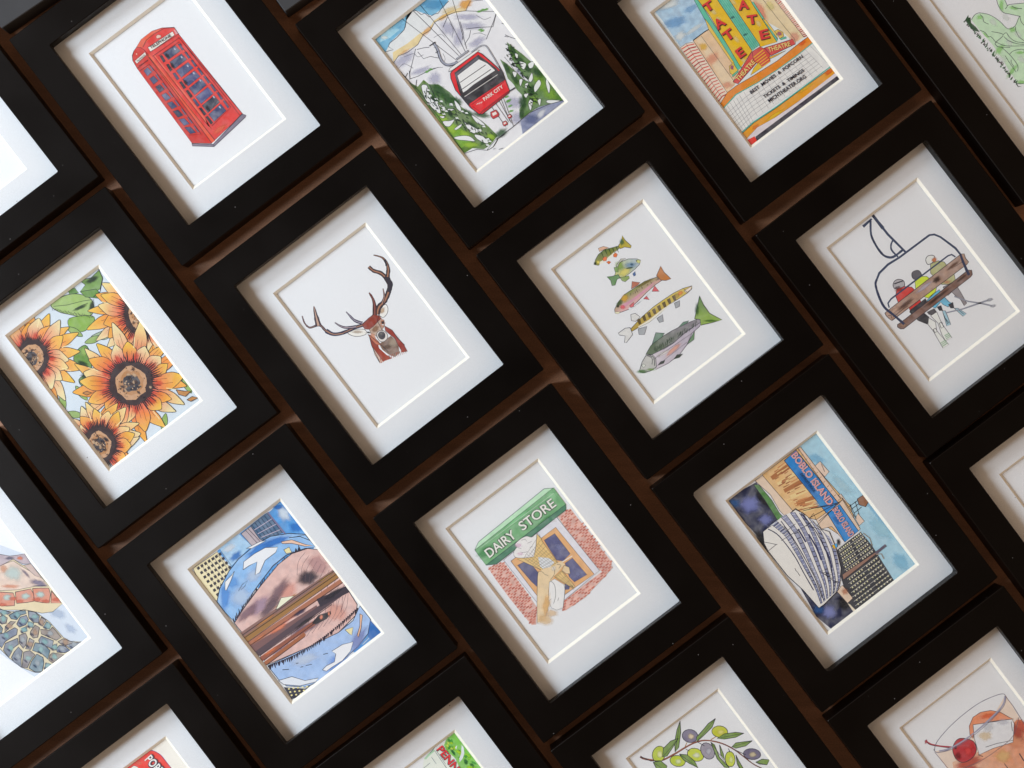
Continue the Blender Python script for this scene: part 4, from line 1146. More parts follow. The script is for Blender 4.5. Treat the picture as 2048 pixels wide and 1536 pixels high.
l|8a6a50|6.3,3.15|509 234 3 -4
l|302c3c|7,3.5|566 186 2 5
l|3c2c2c|9.88,4.94|569 198 -1 4
l|2a2630|12.1,6.03|616 144 -6 1
l|e0c0a0|11.6,5.8|553 239 10 3
l|4a3430|9.4,4.7|423 118 1 12
l|e0c0a0|9.49,4.75|561 242 7 6
l|2a2630|6.43,3.22|619 247 -9 5
l|2c2024|8.91,4.45|445 262 -10 -2
l|3c2c2c|11.6,5.8|476 144 -6 -3
l|2a2630|12.7,6.33|649 268 3 0
l|2c2024|9.61,4.81|541 67 -6 7
l|302c3c|12.7,6.37|590 250 0 1
l|2a2630|7.5,3.75|536 223 -8 3
l|2c2024|6.21,3.11|546 331 2 -2
l|e0c0a0|11.1,5.53|488 252 4 -12
l|8a6a50|10.9,5.46|657 195 -5 6
l|3c2c2c|11.6,5.82|569 197 2 10
l|e0c0a0|10.3,5.13|569 142 -9 -5
l|2c2024|6.58,3.29|463 111 -3 -10
l|8a6a50|12.1,6.07|660 214 6 4
l|4a3430|7.79,3.89|464 290 4 10
l|3c2c2c|10.8,5.4|513 196 5 -7
l|8a6a50|11.1,5.53|522 197 -3 -11
l|302c3c|8.19,4.09|532 175 11 4
l|3c2c2c|9.05,4.53|576 196 1 11
l|4a3430|12.4,6.22|503 313 0 2
l|4a3430|8.25,4.12|471 299 -12 -1
l|302c3c|7.14,3.57|483 164 0 -3
l|302c3c|10.4,5.19|538 158 10 5
l|4a3430|13,6.5|451 261 -5 5
l|4a3430|12.5,6.27|415 175 12 4
l|302c3c|8.49,4.25|561 235 7 5
l|2c2024|12,5.99|636 304 -2 -11
l|2a2630|13.1,6.53|641 174 -7 -4
l|2a2630|7.31,3.65|528 140 -10 -4
l|302c3c|13.2,6.59|538 208 0 13
l|e0c0a0|11.4,5.72|490 189 2 -7
l|302c3c|9.53,4.77|525 180 8 2
l|2a2630|12.6,6.32|518 186 4 3
l|2c2024|9.82,4.91|427 138 -12 -5
l|2c2024|7.11,3.56|464 109 2 0
l|2c2024|12.3,6.13|511 65 -5 8
l|302c3c|11.6,5.81|567 213 12 4
l|2c2024|12.4,6.18|493 326 -4 11
l|2a2630|9.48,4.74|615 172 6 -7
l|3c2c2c|6.22,3.11|629 240 -5 -3
l|8a6a50|12.6,6.3|462 216 9 6
l|4a3430|9.05,4.53|626 121 8 -3
l|2c2024|12.5,6.26|638 138 1 8
l|e0c0a0|8.74,4.37|578 216 1 5
l|2a2630|10.9,5.45|506 222 2 -8
l|e0c0a0|6.31,3.16|587 104 11 0
l|4a3430|13,6.52|634 119 -3 9
l|2c2024|6.28,3.14|690 196 11 3
l|3c2c2c|8.48,4.24|551 94 -7 4
l|2a2630|6.71,3.35|643 158 -5 7
l|4a3430|10,5.01|429 109 12 -2
l|e0c0a0|10,5.01|533 247 -6 5
l|e0c0a0|11.7,5.83|560 220 -7 -1
l|3c2c2c|11.9,5.95|517 148 -7 8
l|e0c0a0|8.22,4.11|534 194 -2 12
l|8a6a50|8.05,4.03|644 207 1 -14
F|ee8464,f8cc50|.25|-410 598 44 85 15 94 -20 89 -24 58 -18 -43 -23 -75 -10 -96 -6 -97|-421 635 79 226|5.33
l|6a3830|3.15|-445 616 34 155;-418 606 37 201
F|ee7050,f8c85c|.25|-373 570 75 69 52 86 17 91 1 63 -39 -33 -56 -62 -49 -89 -39 -96|-372 611 154 203|5.33
l|6a3830|3.15|-403 599 88 136;-378 580 99 156
F|ee7050,f8cc50|.25|-345 528 85 27 76 44 49 57 25 43 -51 -1 -76 -16 -73 -47 -62 -66|-334 564 186 121|5.33
l|6a3830|3.15|-364 566 136 85;-347 539 150 93
F|ee7050,f8c85c|.25|-334 477 91 -10 89 -3 70 15 41 15 -53 36 -81 36 -88 -2 -80 -36|-312 509 214 49|5.33
l|6a3830|3.15|-339 522 179 10;-332 490 195 8
F|ee7050,f8cc50|.25|-340 429 97 -35 99 -18 86 11 53 15 -47 34 -80 38 -99 12 -103 -8|-304 449 255 -32|5.33
l|6a3830|3.15|-330 470 172 -24;-334 439 191 -27
F|ee8464,f8cc50|.25|-363 384 67 -61 76 -46 74 -15 49 -1 -26 45 -52 60 -78 41 -88 21|-326 392 199 -102|5.33
l|6a3830|3.15|-340 420 146 -80;-354 391 112 -60
F|ee7050,f8c85c|.25|-402 348 49 -91 63 -78 74 -46 51 -20 -11 57 -34 83 -67 74 -85 58|-360 342 173 -188|5.33
l|6a3830|3.15|-365 376 101 -113;-390 352 113 -127
F|ee8464,f8cc50|.25|-439 332 18 -90 33 -84 47 -60 36 -33 4 51 -8 79 -36 82 -54 74|-407 314 95 -208|5.33
l|6a3830|3.15|-403 344 59 -135;-428 332 67 -156
F|ee8464,f2e4b0|.25|-488 326 -15 -105 -3 -103 18 -83 18 -50 33 56 32 89 -2 103 -30 99|-458 295 29 -258|5.33
l|6a3830|3.15|-444 326 6 -205;-476 323 7 -164
F|de4030,f8b848|.25|-538 337 -43 -91 -13 -97 26 -89 30 -56 28 44 31 76 7 99 -9 102|-516 299 -54 -243|5.33
l|6a3830|3.15|-490 322 -26 -201;-526 330 -28 -220
F|ee7050,f8c85c|.25|-579 365 -66 -64 -43 -80 -6 -84 8 -58 39 28 54 55 37 82 25 91|-571 325 -122 -194|5.33
l|6a3830|3.15|-541 335 -74 -135;-571 354 -75 -138
F|de4030,f8b848|.25|-606 402 -92 -42 -83 -55 -54 -64 -28 -45 57 7 84 26 79 59 66 76|-618 363 -198 -155|5.33
l|6a3830|3.15|-585 366 -116 -85;-604 391 -130 -96
F|de4030,f6e09c|.25|-453 614 29 70 16 69 -10 58 -13 34 -42 -35 -45 -59 -11 -69 21 -69|-481 637 -2 176|5.33
l|6a3830|3.15|-500 618 13 119;-465 619 9 100
l|f6e8b8|6.05|-432 753 14 85
F|de4030,f8b848|.25|-383 582 52 33 34 43 0 51 -11 35 -46 -5 -57 -21 -28 -46 -1 -60|-403 613 63 121|5.33
l|6a3830|3.15|-430 612 56 87;-394 593 66 101
F|de4030,f2e4b0|.25|-355 551 71 26 53 42 19 59 2 45 -54 4 -70 -11 -48 -47 -25 -69|-365 592 117 125|5.33
l|6a3830|3.15|-396 596 76 73;-363 565 97 91
l|f6e8b8|6.05|-269 665 64 59
F|ee8464,f8b848|.25|-336 502 70 -2 60 17 37 43 18 36 -45 22 -64 17 -58 -23 -45 -51|-331 540 144 67|5.33
l|6a3830|3.15|-355 555 107 40;-337 517 99 38
F|e65040,f2e4b0|.25|-333 466 87 -8 82 26 61 60 35 51 -44 8 -72 -2 -80 -31 -79 -46|-310 500 213 37|5.33
l|6a3830|3.15|-337 517 152 44;-331 479 120 32
F|ee8464,f8cc50|.25|-342 422 56 -31 60 -1 56 38 35 37 -27 23 -47 22 -61 -6 -63 -22|-318 449 151 -20|5.33
l|6a3830|3.15|-330 473 108 -2;-335 434 107 -1
l|f6e8b8|6.05|-206 387 82 -26
F|de4030,f2e4b0|.25|-370 374 32 -56 39 -44 45 -14 31 -1 -1 54 -14 68 -42 39 -60 7|-339 392 123 -70|5.33
l|6a3830|3.15|-340 418 84 -73;-359 383 86 -76
F|ee7050,f6e09c|.25|-405 346 19 -61 33 -50 47 -24 36 -8 4 43 -7 59 -37 46 -55 30|-372 349 98 -113|5.33
l|6a3830|3.15|-368 373 56 -70;-393 350 73 -96
l|f6e8b8|6.05|-317 237 49 -72
F|ee7050,f2e4b0|.25|-463 326 -8 -63 14 -55 40 -37 35 -19 20 36 15 55 -19 54 -42 47|-430 317 44 -139|5.33
l|6a3830|3.15|-414 337 32 -108;-449 325 26 -86
F|e65040,f2e4b0|.25|-503 325 -31 -58 -12 -56 22 -45 25 -25 46 32 49 50 5 56 -32 53|-465 310 11 -140|5.33
l|6a3830|3.15|-441 326 -4 -83;-486 322 -4 -83
F|ee8464,f2e4b0|.25|-560 349 -51 -66 -20 -77 19 -79 25 -54 31 31 37 57 15 80 0 86|-542 313 -75 -189|5.33
l|6a3830|3.15|-513 325 -39 -132;-549 340 -44 -164
F|ee7050,f8cc50|.25|-578 364 -48 -32 -27 -47 7 -56 14 -40 33 11 41 26 22 49 5 60|-564 334 -72 -115|5.33
l|6a3830|3.15|-540 335 -37 -68;-570 354 -45 -84
l|f6e8b8|6.05|-671 259 -58 -64
b|d83a2e|0.5|-340 365 48.4 31.5 -0.644
b|d83a2e|0.5|-452 286 48.4 31.5 -1.35
b|d83a2e|0.5|-576 293 48.4 31.5 -2.05
b|d83a2e|0.5|-655 384 48.4 31.5 -2.75
b|d83a2e|0.5|-651 516 48.4 31.5 2.84
b|d83a2e|0.5|-566 627 48.4 31.5 2.14
b|d83a2e|0.5|-439 664 48.4 31.5 1.45
b|d83a2e|0.5|-332 610 48.4 31.5 0.744
b|d83a2e|0.5|-293 491 48.4 31.5 0.05
l|3a2226|18.2,4.84|-386 400 26 -19
l|2c1c22|18.2,4.84|-393 392 31 -28
l|3a2226|18.2,4.84|-400 384 26 -28
l|2c1c22|18.2,4.84|-408 377 33 -43
l|3a2226|18.2,4.84|-416 370 18 -29
l|2c1c22|18.2,4.84|-424 364 38 -76
l|3a2226|18.2,4.84|-433 359 26 -65
l|2c1c22|18.2,4.84|-443 354 13 -41
l|3a2226|18.2,4.84|-452 350 11 -48
l|2c1c22|18.2,4.84|-461 347 7 -56
l|3a2226|18.2,4.84|-471 345 3 -58
l|2c1c22|18.2,4.84|-481 343 -1 -43
l|3a2226|18.2,4.84|-491 342 -8 -90
l|2c1c22|18.2,4.84|-500 342 -17 -100
l|3a2226|18.2,4.84|-510 343 -16 -66
l|2c1c22|18.2,4.84|-519 344 -21 -66
l|3a2226|18.2,4.84|-528 346 -16 -39
l|2c1c22|18.2,4.84|-537 349 -19 -39
l|3a2226|18.2,4.84|-545 353 -30 -53
l|2c1c22|18.2,4.84|-553 358 -31 -47
l|3a2226|18.2,4.84|-561 363 -56 -75
l|2c1c22|18.2,4.84|-568 369 -32 -37
l|3a2226|18.2,4.84|-574 375 -28 -27
l|2c1c22|18.2,4.84|-580 382 -76 -66
l|3a2226|18.2,4.84|-585 390 -58 -44
l|2c1c22|18.2,4.84|-590 398 -39 -25
l|3a2226|18.2,4.84|-594 407 -63 -36
l|2c1c22|18.2,4.84|-597 416 -34 -16
l|3a2226|18.2,4.84|-599 425 -66 -25
l|2c1c22|18.2,4.84|-601 435 -94 -28
l|3a2226|18.2,4.84|-602 444 -88 -18
l|2c1c22|18.2,4.84|-602 454 -78 -10
l|3a2226|18.2,4.84|-602 464 -50 -2
l|2c1c22|18.2,4.84|-600 475 -57 1
l|3a2226|18.2,4.84|-598 485 -44 5
l|2c1c22|18.2,4.84|-596 495 -77 15
l|3a2226|18.2,4.84|-592 504 -62 19
l|2c1c22|18.2,4.84|-588 514 -73 29
l|3a2226|18.2,4.84|-583 524 -46 23
l|2c1c22|18.2,4.84|-577 533 -39 24
l|3a2226|18.2,4.84|-571 541 -64 48
l|2c1c22|18.2,4.84|-565 550 -66 60
l|3a2226|18.2,4.84|-557 557 -56 61
l|2c1c22|18.2,4.84|-550 565 -48 63
l|3a2226|18.2,4.84|-541 571 -43 69
l|2c1c22|18.2,4.84|-533 577 -35 69
l|3a2226|18.2,4.84|-524 583 -18 43
l|2c1c22|18.2,4.84|-515 587 -19 63
l|3a2226|18.2,4.84|-505 591 -13 55
l|2c1c22|18.2,4.84|-496 594 -5 37
l|3a2226|18.2,4.84|-486 597 -2 37
l|2c1c22|18.2,4.84|-476 599 1 53
l|3a2226|18.2,4.84|-467 600 5 52
l|2c1c22|18.2,4.84|-457 600 13 80
l|3a2226|18.2,4.84|-448 599 24 97
l|2c1c22|18.2,4.84|-438 597 20 64
l|3a2226|18.2,4.84|-429 595 37 93
l|2c1c22|18.2,4.84|-420 592 44 94
l|3a2226|18.2,4.84|-412 588 50 89
l|2c1c22|18.2,4.84|-404 584 34 52
l|3a2226|18.2,4.84|-397 579 32 42
l|2c1c22|18.2,4.84|-390 573 35 40
l|3a2226|18.2,4.84|-383 566 36 36
l|2c1c22|18.2,4.84|-377 559 38 34
l|3a2226|18.2,4.84|-372 552 63 47
l|2c1c22|18.2,4.84|-367 544 81 53
l|3a2226|18.2,4.84|-363 535 80 45
l|2c1c22|18.2,4.84|-360 526 61 29
l|3a2226|18.2,4.84|-358 517 73 27
l|2c1c22|18.2,4.84|-356 507 83 25
l|3a2226|18.2,4.84|-355 497 39 9
l|2c1c22|18.2,4.84|-355 487 75 10
l|3a2226|18.2,4.84|-355 477 90 5
l|2c1c22|18.2,4.84|-357 467 82 -2
l|3a2226|18.2,4.84|-359 457 78 -9
l|2c1c22|18.2,4.84|-362 447 61 -12
l|3a2226|18.2,4.84|-365 437 41 -12
l|2c1c22|18.2,4.84|-369 427 73 -29
l|3a2226|18.2,4.84|-374 418 46 -23
l|2c1c22|18.2,4.84|-380 409 67 -42
f|382226|.1|-353 375 -54 -30 -30 -20 -56 0 -50 -18 -44 21 -30 42 -9 41 10 55 -15 54 38 38 41 39 30 22 58 3 50 3 35 -24 38 -17 8 -56 13 -44 -18 -49
f|cfa27c|.3|-395 407 -24 -24 -33 -16 -47 -13 -26 7 -29 11 -20 25 -18 28 8 35 9 39 8 39 32 26 26 19 40 5 38 -1 27 -18 28 -16 14 -36 -1 -48 -10 -26
f|c08c5c|.3|-411 419 -30 -12 -22 -12 -29 -12 -24 -4 -21 15 -11 28 -21 14 6 24 8 33 6 31 32 11 19 17 28 2 18 -5 29 -6 13 -18 15 -23 -1 -18 0 -37
f|403c46|.4|-438 440 -15 -15 -13 -9 -22 -11 -12 8 -22 1 -10 16 0 21 -7 18 8 13 6 24 21 12 18 11 12 2 23 5 9 -17 13 -12 4 -15 1 -17 -2 -20
b|d8b08c|0.75|-527 430 15.1 13 -0.679
b|3c3440|0.75|-473 464 20.7 19.2 -1.46
b|d8b08c|0.75|-456 467 26 13.9 -1.44
b|e0c0a0|0.75|-442 454 15.8 11.9 -0.969
b|d8b08c|0.75|-524 470 13 10.9 -0.762
b|3c3440|0.75|-495 473 23.4 13.4 -1.45
b|3c3440|0.75|-496 545 12.9 11.5 -1.08
b|2c2630|0.75|-570 367 28.6 15 -1.04
b|3c3440|0.75|-494 440 17.8 10.5 -1.09
b|d8b08c|0.75|-535 396 13.6 17.6 -0.879
b|5a4038|0.75|-473 463 17.3 11.9 -1.57
b|5a4038|0.75|-450 481 27.2 17.3 -1.6
b|3c3440|0.75|-449 526 16.9 15.7 -0.874
b|5a4038|0.75|-482 553 25.9 11 -1.48
b|5a4038|0.75|-515 551 12.4 16.3 -1.91
b|d8b08c|0.75|-474 457 22.9 19 -1.25
b|e0c0a0|0.75|-511 530 22.7 16.3 -1.42
b|2c2630|0.75|-496 477 27.9 18.4 -0.797
b|5a4038|0.75|-445 400 16.4 10.4 -1.07
b|d8b08c|0.75|-519 404 19.9 17.9 -0.779
b|3c3440|0.75|-428 526 23 10.4 -0.88
b|3c3440|0.75|-471 550 22.6 11 -1.4
b|e0c0a0|0.75|-534 412 23.8 16.2 -1.11
b|5a4038|0.75|-524 431 25.1 19.3 -1.51
b|3c3440|0.75|-382 419 12.4 14.1 -1.94
b|e0c0a0|0.75|-441 445 27.6 18.7 -0.774
l|4a3430|7.95,3.98|-451 375 -10 -1
l|2c2024|11.2,5.58|-562 543 -5 -6
l|e0c0a0|13,6.48|-511 468 -5 -3
l|302c3c|6.93,3.47|-535 474 -12 2
l|2a2630|12.8,6.39|-452 483 10 -2
l|8a6a50|13.3,6.65|-538 457 -13 -2
l|2c2024|8.09,4.05|-401 568 9 -1
l|8a6a50|7.98,3.99|-438 463 -7 -2
l|e0c0a0|6.26,3.13|-427 517 1 -13
l|4a3430|6.41,3.21|-529 550 -4 -4
l|8a6a50|6.41,3.2|-476 520 -6 5
l|302c3c|11.4,5.71|-526 451 2 6
l|3c2c2c|6.92,3.46|-554 514 -7 6
l|302c3c|9.34,4.67|-409 517 9 -5
l|302c3c|6.71,3.36|-480 433 4 3
l|2c2024|7.52,3.76|-586 443 5 -2
l|302c3c|8.79,4.39|-552 474 4 -4
l|8a6a50|11,5.52|-499 521 -3 -8
l|e0c0a0|7.86,3.93|-501 427 4 -1
l|2c2024|13.1,6.54|-576 406 -11 3
l|2a2630|10.3,5.16|-410 477 -13 -2
l|e0c0a0|9.45,4.73|-406 461 1 10
l|e0c0a0|11,5.5|-488 393 -11 1
l|2a2630|10.2,5.09|-458 454 6 2
l|2a2630|10.7,5.34|-477 427 -4 8
l|8a6a50|7.95,3.97|-445 463 -9 5
l|3c2c2c|8.35,4.18|-443 446 3 4
l|4a3430|11.2,5.59|-560 360 -4 11
l|3c2c2c|6.64,3.32|-389 485 -3 -10
l|e0c0a0|8.51,4.25|-488 454 -1 4
l|2a2630|12.2,6.1|-444 442 -11 -4
l|2c2024|7.73,3.86|-577 406 -9 -4
l|3c2c2c|10.5,5.24|-465 385 -5 -7
l|2a2630|12.7,6.37|-439 401 -11 -4
l|e0c0a0|6.49,3.24|-480 450 -3 -3
l|3c2c2c|6.63,3.31|-503 455 1 8
l|4a3430|6.28,3.14|-383 453 0 -13
l|2a2630|6.62,3.31|-503 477 -9 -6
l|4a3430|7.56,3.78|-470 342 7 0
l|3c2c2c|11.2,5.59|-458 486 -7 -6
l|2a2630|12.6,6.28|-499 414 6 2
l|e0c0a0|8.78,4.39|-482 533 -13 -1
l|4a3430|12.6,6.29|-549 385 0 5
l|302c3c|11.5,5.74|-462 465 10 -2
l|2a2630|11.9,5.95|-435 551 -5 11
l|4a3430|13,6.49|-584 524 -1 -11
l|2a2630|9.66,4.83|-452 488 2 -8
l|4a3430|10.5,5.23|-382 526 6 -4
l|e0c0a0|9.77,4.89|-412 532 8 1
l|302c3c|10.1,5.03|-471 455 -5 6
l|3c2c2c|10.6,5.29|-475 449 -6 5
l|e0c0a0|7.75,3.88|-449 536 -6 -6
l|2a2630|11.7,5.84|-524 400 8 0
l|302c3c|7.9,3.95|-514 437 -2 8
l|8a6a50|12.5,6.24|-499 443 0 11
l|2a2630|9.88,4.94|-507 434 -4 -10
l|e0c0a0|12,6|-465 403 13 3
l|8a6a50|7.43,3.71|-502 452 0 11
l|2a2630|10.4,5.22|-503 493 -8 3
l|3c2c2c|8.73,4.37|-482 510 -15 -2
l|2c2024|12.7,6.35|-422 395 7 -2
l|2a2630|6.62,3.31|-565 450 5 -4
l|8a6a50|8.92,4.46|-468 449 -6 4
l|302c3c|8.02,4.01|-472 534 4 -1
l|4a3430|12.5,6.24|-428 388 -6 -5
l|e0c0a0|7.48,3.74|-436 440 2 12
l|e0c0a0|12,6.01|-416 474 3 1
l|3c2c2c|6.43,3.21|-457 493 -3 -8
l|8a6a50|8.75,4.37|-454 389 -4 7
l|e0c0a0|6.54,3.27|-484 436 -5 -6
l|2a2630|6.97,3.49|-447 457 9 -6
l|2c2024|8.87,4.43|-419 370 -2 -8
l|e0c0a0|7.48,3.74|-486 558 -2 9
l|2a2630|8.84,4.42|-553 467 -12 -4
l|2a2630|12.5,6.24|-446 492 5 0
F|ee7050,f6e09c|.25|43 -55 -11 100 -20 96 -33 74 -25 41 -20 -60 -12 -93 24 -94 52 -83|9 -35 -95 227|5.33
l|6a3830|3.15|3 -67 -45 144;32 -55 -56 206
F|ee8464,f8cc50|.25|121 -49 19 83 -6 82 -36 68 -34 41 -17 -42 -15 -68 11 -83 27 -81|95 -22 -2 210|5.33
l|6a3830|3.15|77 -44 -13 167;109 -44 -9 141
F|ee8464,f2e4b0|.25|207 -79 66 93 36 106 -3 105 -14 68 -35 -45 -47 -81 -31 -109 -21 -114|198 -34 122 258|5.33
l|6a3830|3.15|167 -55 71 193;198 -70 85 242
F|de4030,f6e09c|.25|271 -146 101 54 80 79 41 98 16 70 -53 -24 -78 -51 -77 -85 -67 -95|281 -99 224 179|5.33
l|6a3830|3.15|243 -103 140 132;266 -133 141 134
F|ee8464,f8cc50|.25|295 -218 87 -2 84 7 66 23 38 20 -49 24 -77 19 -84 -11 -76 -37|316 -189 206 54|5.33
l|6a3830|3.15|290 -180 186 27;297 -207 180 26
F|ee7050,f8b848|.25|288 -307 90 -35 95 -4 84 32 54 34 -44 21 -76 23 -96 -1 -98 -15|324 -284 237 -38|5.33
l|6a3830|3.15|301 -260 192 -11;295 -295 188 -12
F|ee7050,f8b848|.25|250 -377 58 -75 64 -65 64 -37 42 -16 -12 64 -34 84 -67 61 -85 32|290 -369 192 -121|5.33
l|6a3830|3.15|280 -339 102 -81;260 -369 141 -123
F|ee7050,f6e09c|.25|190 -425 33 -91 44 -85 54 -58 39 -31 1 58 -14 86 -48 82 -69 67|228 -437 137 -198|5.33
l|6a3830|3.15|227 -405 88 -147;201 -422 98 -166
F|de4030,f2e4b0|.25|116 -447 2 -84 31 -77 61 -56 49 -31 -1 42 -12 67 -36 76 -45 74|146 -468 46 -205|5.33
l|6a3830|3.15|159 -442 48 -135;128 -449 53 -146
F|ee7050,f8c85c|.25|37 -439 -31 -86 5 -92 45 -83 42 -52 12 43 10 75 -11 92 -17 94|60 -473 -37 -226|5.33
l|6a3830|3.15|84 -452 -1 -162;49 -446 -1 -167
F|ee7050,f8b848|.25|-26 -406 -66 -84 -38 -102 -1 -103 11 -69 28 45 40 80 34 104 31 105|-25 -448 -141 -232|5.33
l|6a3830|3.15|5 -430 -83 -196;-20 -415 -90 -222
F|ee7050,f8c85c|.25|-78 -346 -78 -37 -58 -64 -26 -83 -7 -62 38 20 57 42 55 68 50 74|-85 -384 -173 -129|5.33
l|6a3830|3.15|-55 -385 -103 -101;-75 -358 -118 -121
F|de4030,f8cc50|.25|-102 -270 -101 -1 -94 -27 -70 -55 -38 -46 53 -11 85 -2 92 33 88 52|-126 -307 -241 -64|5.33
l|6a3830|3.15|-94 -320 -142 -42;-104 -284 -195 -59
F|ee8464,f6e09c|.25|-97 -201 -99 27 -103 0 -90 -31 -55 -30 50 -13 84 -13 103 5 105 11|-133 -219 -258 33|5.33
l|6a3830|3.15|-106 -238 -196 5;-103 -210 -177 6
F|ee7050,f8b848|.25|-65 -131 -77 71 -88 51 -87 15 -57 -1 30 -52 60 -68 90 -45 101 -23|-109 -142 -229 118|5.33
l|6a3830|3.15|-93 -174 -189 102;-76 -140 -147 79
F|de4030,f8c85c|.25|-21 -87 -48 93 -50 91 -51 68 -33 37 0 -68 18 -98 54 -88 77 -65|-60 -77 -174 189|5.33
l|6a3830|3.15|-52 -109 -123 190;-31 -90 -109 160
F|ee7050,f6e09c|.25|-9 -76 -23 77 -43 59 -65 23 -49 5 -6 -55 10 -73 49 -54 73 -32|-52 -83 -125 137|5.33
l|6a3830|3.15|-59 -115 -79 92;-24 -83 -81 95
l|f6e8b8|6.05|-74 19 -52 81
F|e65040,f8b848|.25|70 -48 2 76 -30 65 -65 42 -54 21 -8 -40 3 -62 36 -64 53 -58|31 -35 -54 174|5.33
l|6a3830|3.15|15 -61 -62 135;55 -48 -45 104
F|e65040,f2e4b0|.25|155 -55 36 48 21 50 -8 46 -14 29 -42 -20 -47 -38 -15 -51 14 -56|130 -34 21 134|5.33
l|6a3830|3.15|108 -43 25 88;144 -49 21 81
l|f6e8b8|6.05|181 59 26 93
F|de4030,f8cc50|.25|238 -103 52 28 28 45 -6 59 -15 43 -36 -7 -44 -23 -23 -49 -6 -61|223 -71 79 110|5.33
l|6a3830|3.15|197 -69 48 79;230 -92 46 76
l|f6e8b8|6.05|307 -8 64 73
F|ee8464,f2e4b0|.25|285 -175 53 0 40 25 15 52 3 42 -32 10 -46 1 -36 -30 -27 -48|284 -142 103 59|5.33
l|6a3830|3.15|264 -128 69 46;283 -162 85 59
F|e65040,f2e4b0|.25|298 -263 49 -26 47 0 37 37 20 35 -26 31 -42 30 -47 -7 -44 -34|311 -229 119 11|5.33
l|6a3830|3.15|298 -206 85 8;301 -248 98 8
F|de4030,f8cc50|.25|277 -336 41 -36 51 -4 55 33 37 35 -19 21 -37 22 -53 -2 -57 -14|302 -314 121 -39|5.33
l|6a3830|3.15|297 -290 111 -10;285 -326 98 -10
F|ee7050,f8cc50|.25|234 -395 50 -72 73 -41 89 6 65 18 -20 42 -45 55 -78 34 -89 18|279 -381 169 -125|5.33
l|6a3830|3.15|277 -346 102 -62;248 -385 150 -83
l|f6e8b8|6.05|320 -473 68 -68
F|de4030,f8b848|.25|155 -439 5 -60 32 -47 57 -26 46 -10 1 31 -10 47 -36 46 -48 40|186 -446 59 -131|5.33
l|6a3830|3.15|197 -425 54 -86;167 -439 42 -71
F|e65040,f8cc50|.25|100 -449 -20 -52 8 -48 42 -33 39 -17 25 29 21 44 -14 47 -38 41|134 -459 21 -120|5.33
l|6a3830|3.15|155 -444 20 -91;114 -451 19 -87
l|f6e8b8|6.05|100 -566 1 -96
F|ee7050,f8b848|.25|7 -428 -53 -64 -34 -70 1 -67 11 -44 51 25 62 48 28 72 -3 81|31 -462 -57 -187|5.33
l|6a3830|3.15|60 -449 -62 -152;20 -437 -46 -118
F|ee7050,f6e09c|.25|-46 -388 -51 -22 -40 -30 -15 -40 -2 -29 43 -3 56 7 35 34 15 51|-36 -417 -76 -97|5.33
l|6a3830|3.15|-14 -420 -77 -71;-40 -399 -65 -63
F|ee7050,f6e09c|.25|-88 -329 -81 -16 -65 -40 -32 -66 -12 -52 51 -8 72 7 61 46 46 70|-89 -373 -162 -108|5.33
l|6a3830|3.15|-58 -383 -130 -88;-83 -345 -132 -89
F|de4030,f8c85c|.25|-104 -241 -50 18 -46 -17 -33 -56 -18 -49 26 -15 41 -8 45 24 43 39|-115 -275 -121 -16|5.33
l|6a3830|3.15|-102 -297 -93 -33;-107 -256 -97 -35
F|de4030,f8c85c|.25|-89 -173 -59 43 -66 19 -61 -16 -40 -21 25 -39 48 -44 67 -13 72 11|-118 -197 -168 39|5.33
l|6a3830|3.15|-106 -223 -149 36;-97 -185 -99 24
F|de4030,f8cc50|.25|-44 -105 -46 72 -59 55 -67 21 -47 3 9 -56 29 -73 62 -50 81 -25|-85 -116 -165 119|5.33
l|6a3830|3.15|-81 -148 -124 103;-57 -114 -130 108
b|d83a2e|0.5|291 -395 48.4 31.5 -0.655
b|d83a2e|0.5|150 -486 48.4 31.5 -1.35
b|d83a2e|0.5|-16 -464 48.4 31.5 -2.04
b|d83a2e|0.5|-128 -341 48.4 31.5 -2.74
b|d83a2e|0.5|-135 -174 48.4 31.5 2.84
b|d83a2e|0.5|-32 -42 48.4 31.5 2.14
b|d83a2e|0.5|131 -6 48.4 31.5 1.44
b|d83a2e|0.5|279 -84 48.4 31.5 0.75
b|d83a2e|0.5|341 -239 48.4 31.5 0.05
l|3a2226|18.2,4.84|226 -346 43 -32
l|2c1c22|18.2,4.84|218 -356 76 -68
l|3a2226|18.2,4.84|209 -365 57 -59
l|2c1c22|18.2,4.84|200 -373 53 -66
l|3a2226|18.2,4.84|189 -381 55 -80
l|2c1c22|18.2,4.84|179 -388 24 -43
l|3a2226|18.2,4.84|167 -394 41 -85
l|2c1c22|18.2,4.84|156 -399 27 -70
l|3a2226|18.2,4.84|144 -403 33 -112
l|2c1c22|18.2,4.84|131 -406 14 -63
l|3a2226|18.2,4.84|119 -409 14 -111
l|2c1c22|18.2,4.84|106 -410 6 -104
l|3a2226|18.2,4.84|93 -410 -2 -96
l|2c1c22|18.2,4.84|80 -409 -11 -116
l|3a2226|18.2,4.84|68 -408 -9 -47
l|2c1c22|18.2,4.84|55 -405 -24 -91
l|3a2226|18.2,4.84|43 -401 -31 -90
l|2c1c22|18.2,4.84|31 -397 -40 -92
l|3a2226|18.2,4.84|20 -391 -37 -69
l|2c1c22|18.2,4.84|9 -385 -28 -42
l|3a2226|18.2,4.84|-1 -377 -37 -49
l|2c1c22|18.2,4.84|-11 -369 -63 -71
l|3a2226|18.2,4.84|-20 -360 -44 -42
l|2c1c22|18.2,4.84|-29 -351 -39 -32
l|3a2226|18.2,4.84|-36 -341 -61 -42
l|2c1c22|18.2,4.84|-43 -330 -72 -42
l|3a2226|18.2,4.84|-49 -319 -80 -38
l|2c1c22|18.2,4.84|-54 -307 -44 -17
l|3a2226|18.2,4.84|-58 -295 -104 -31
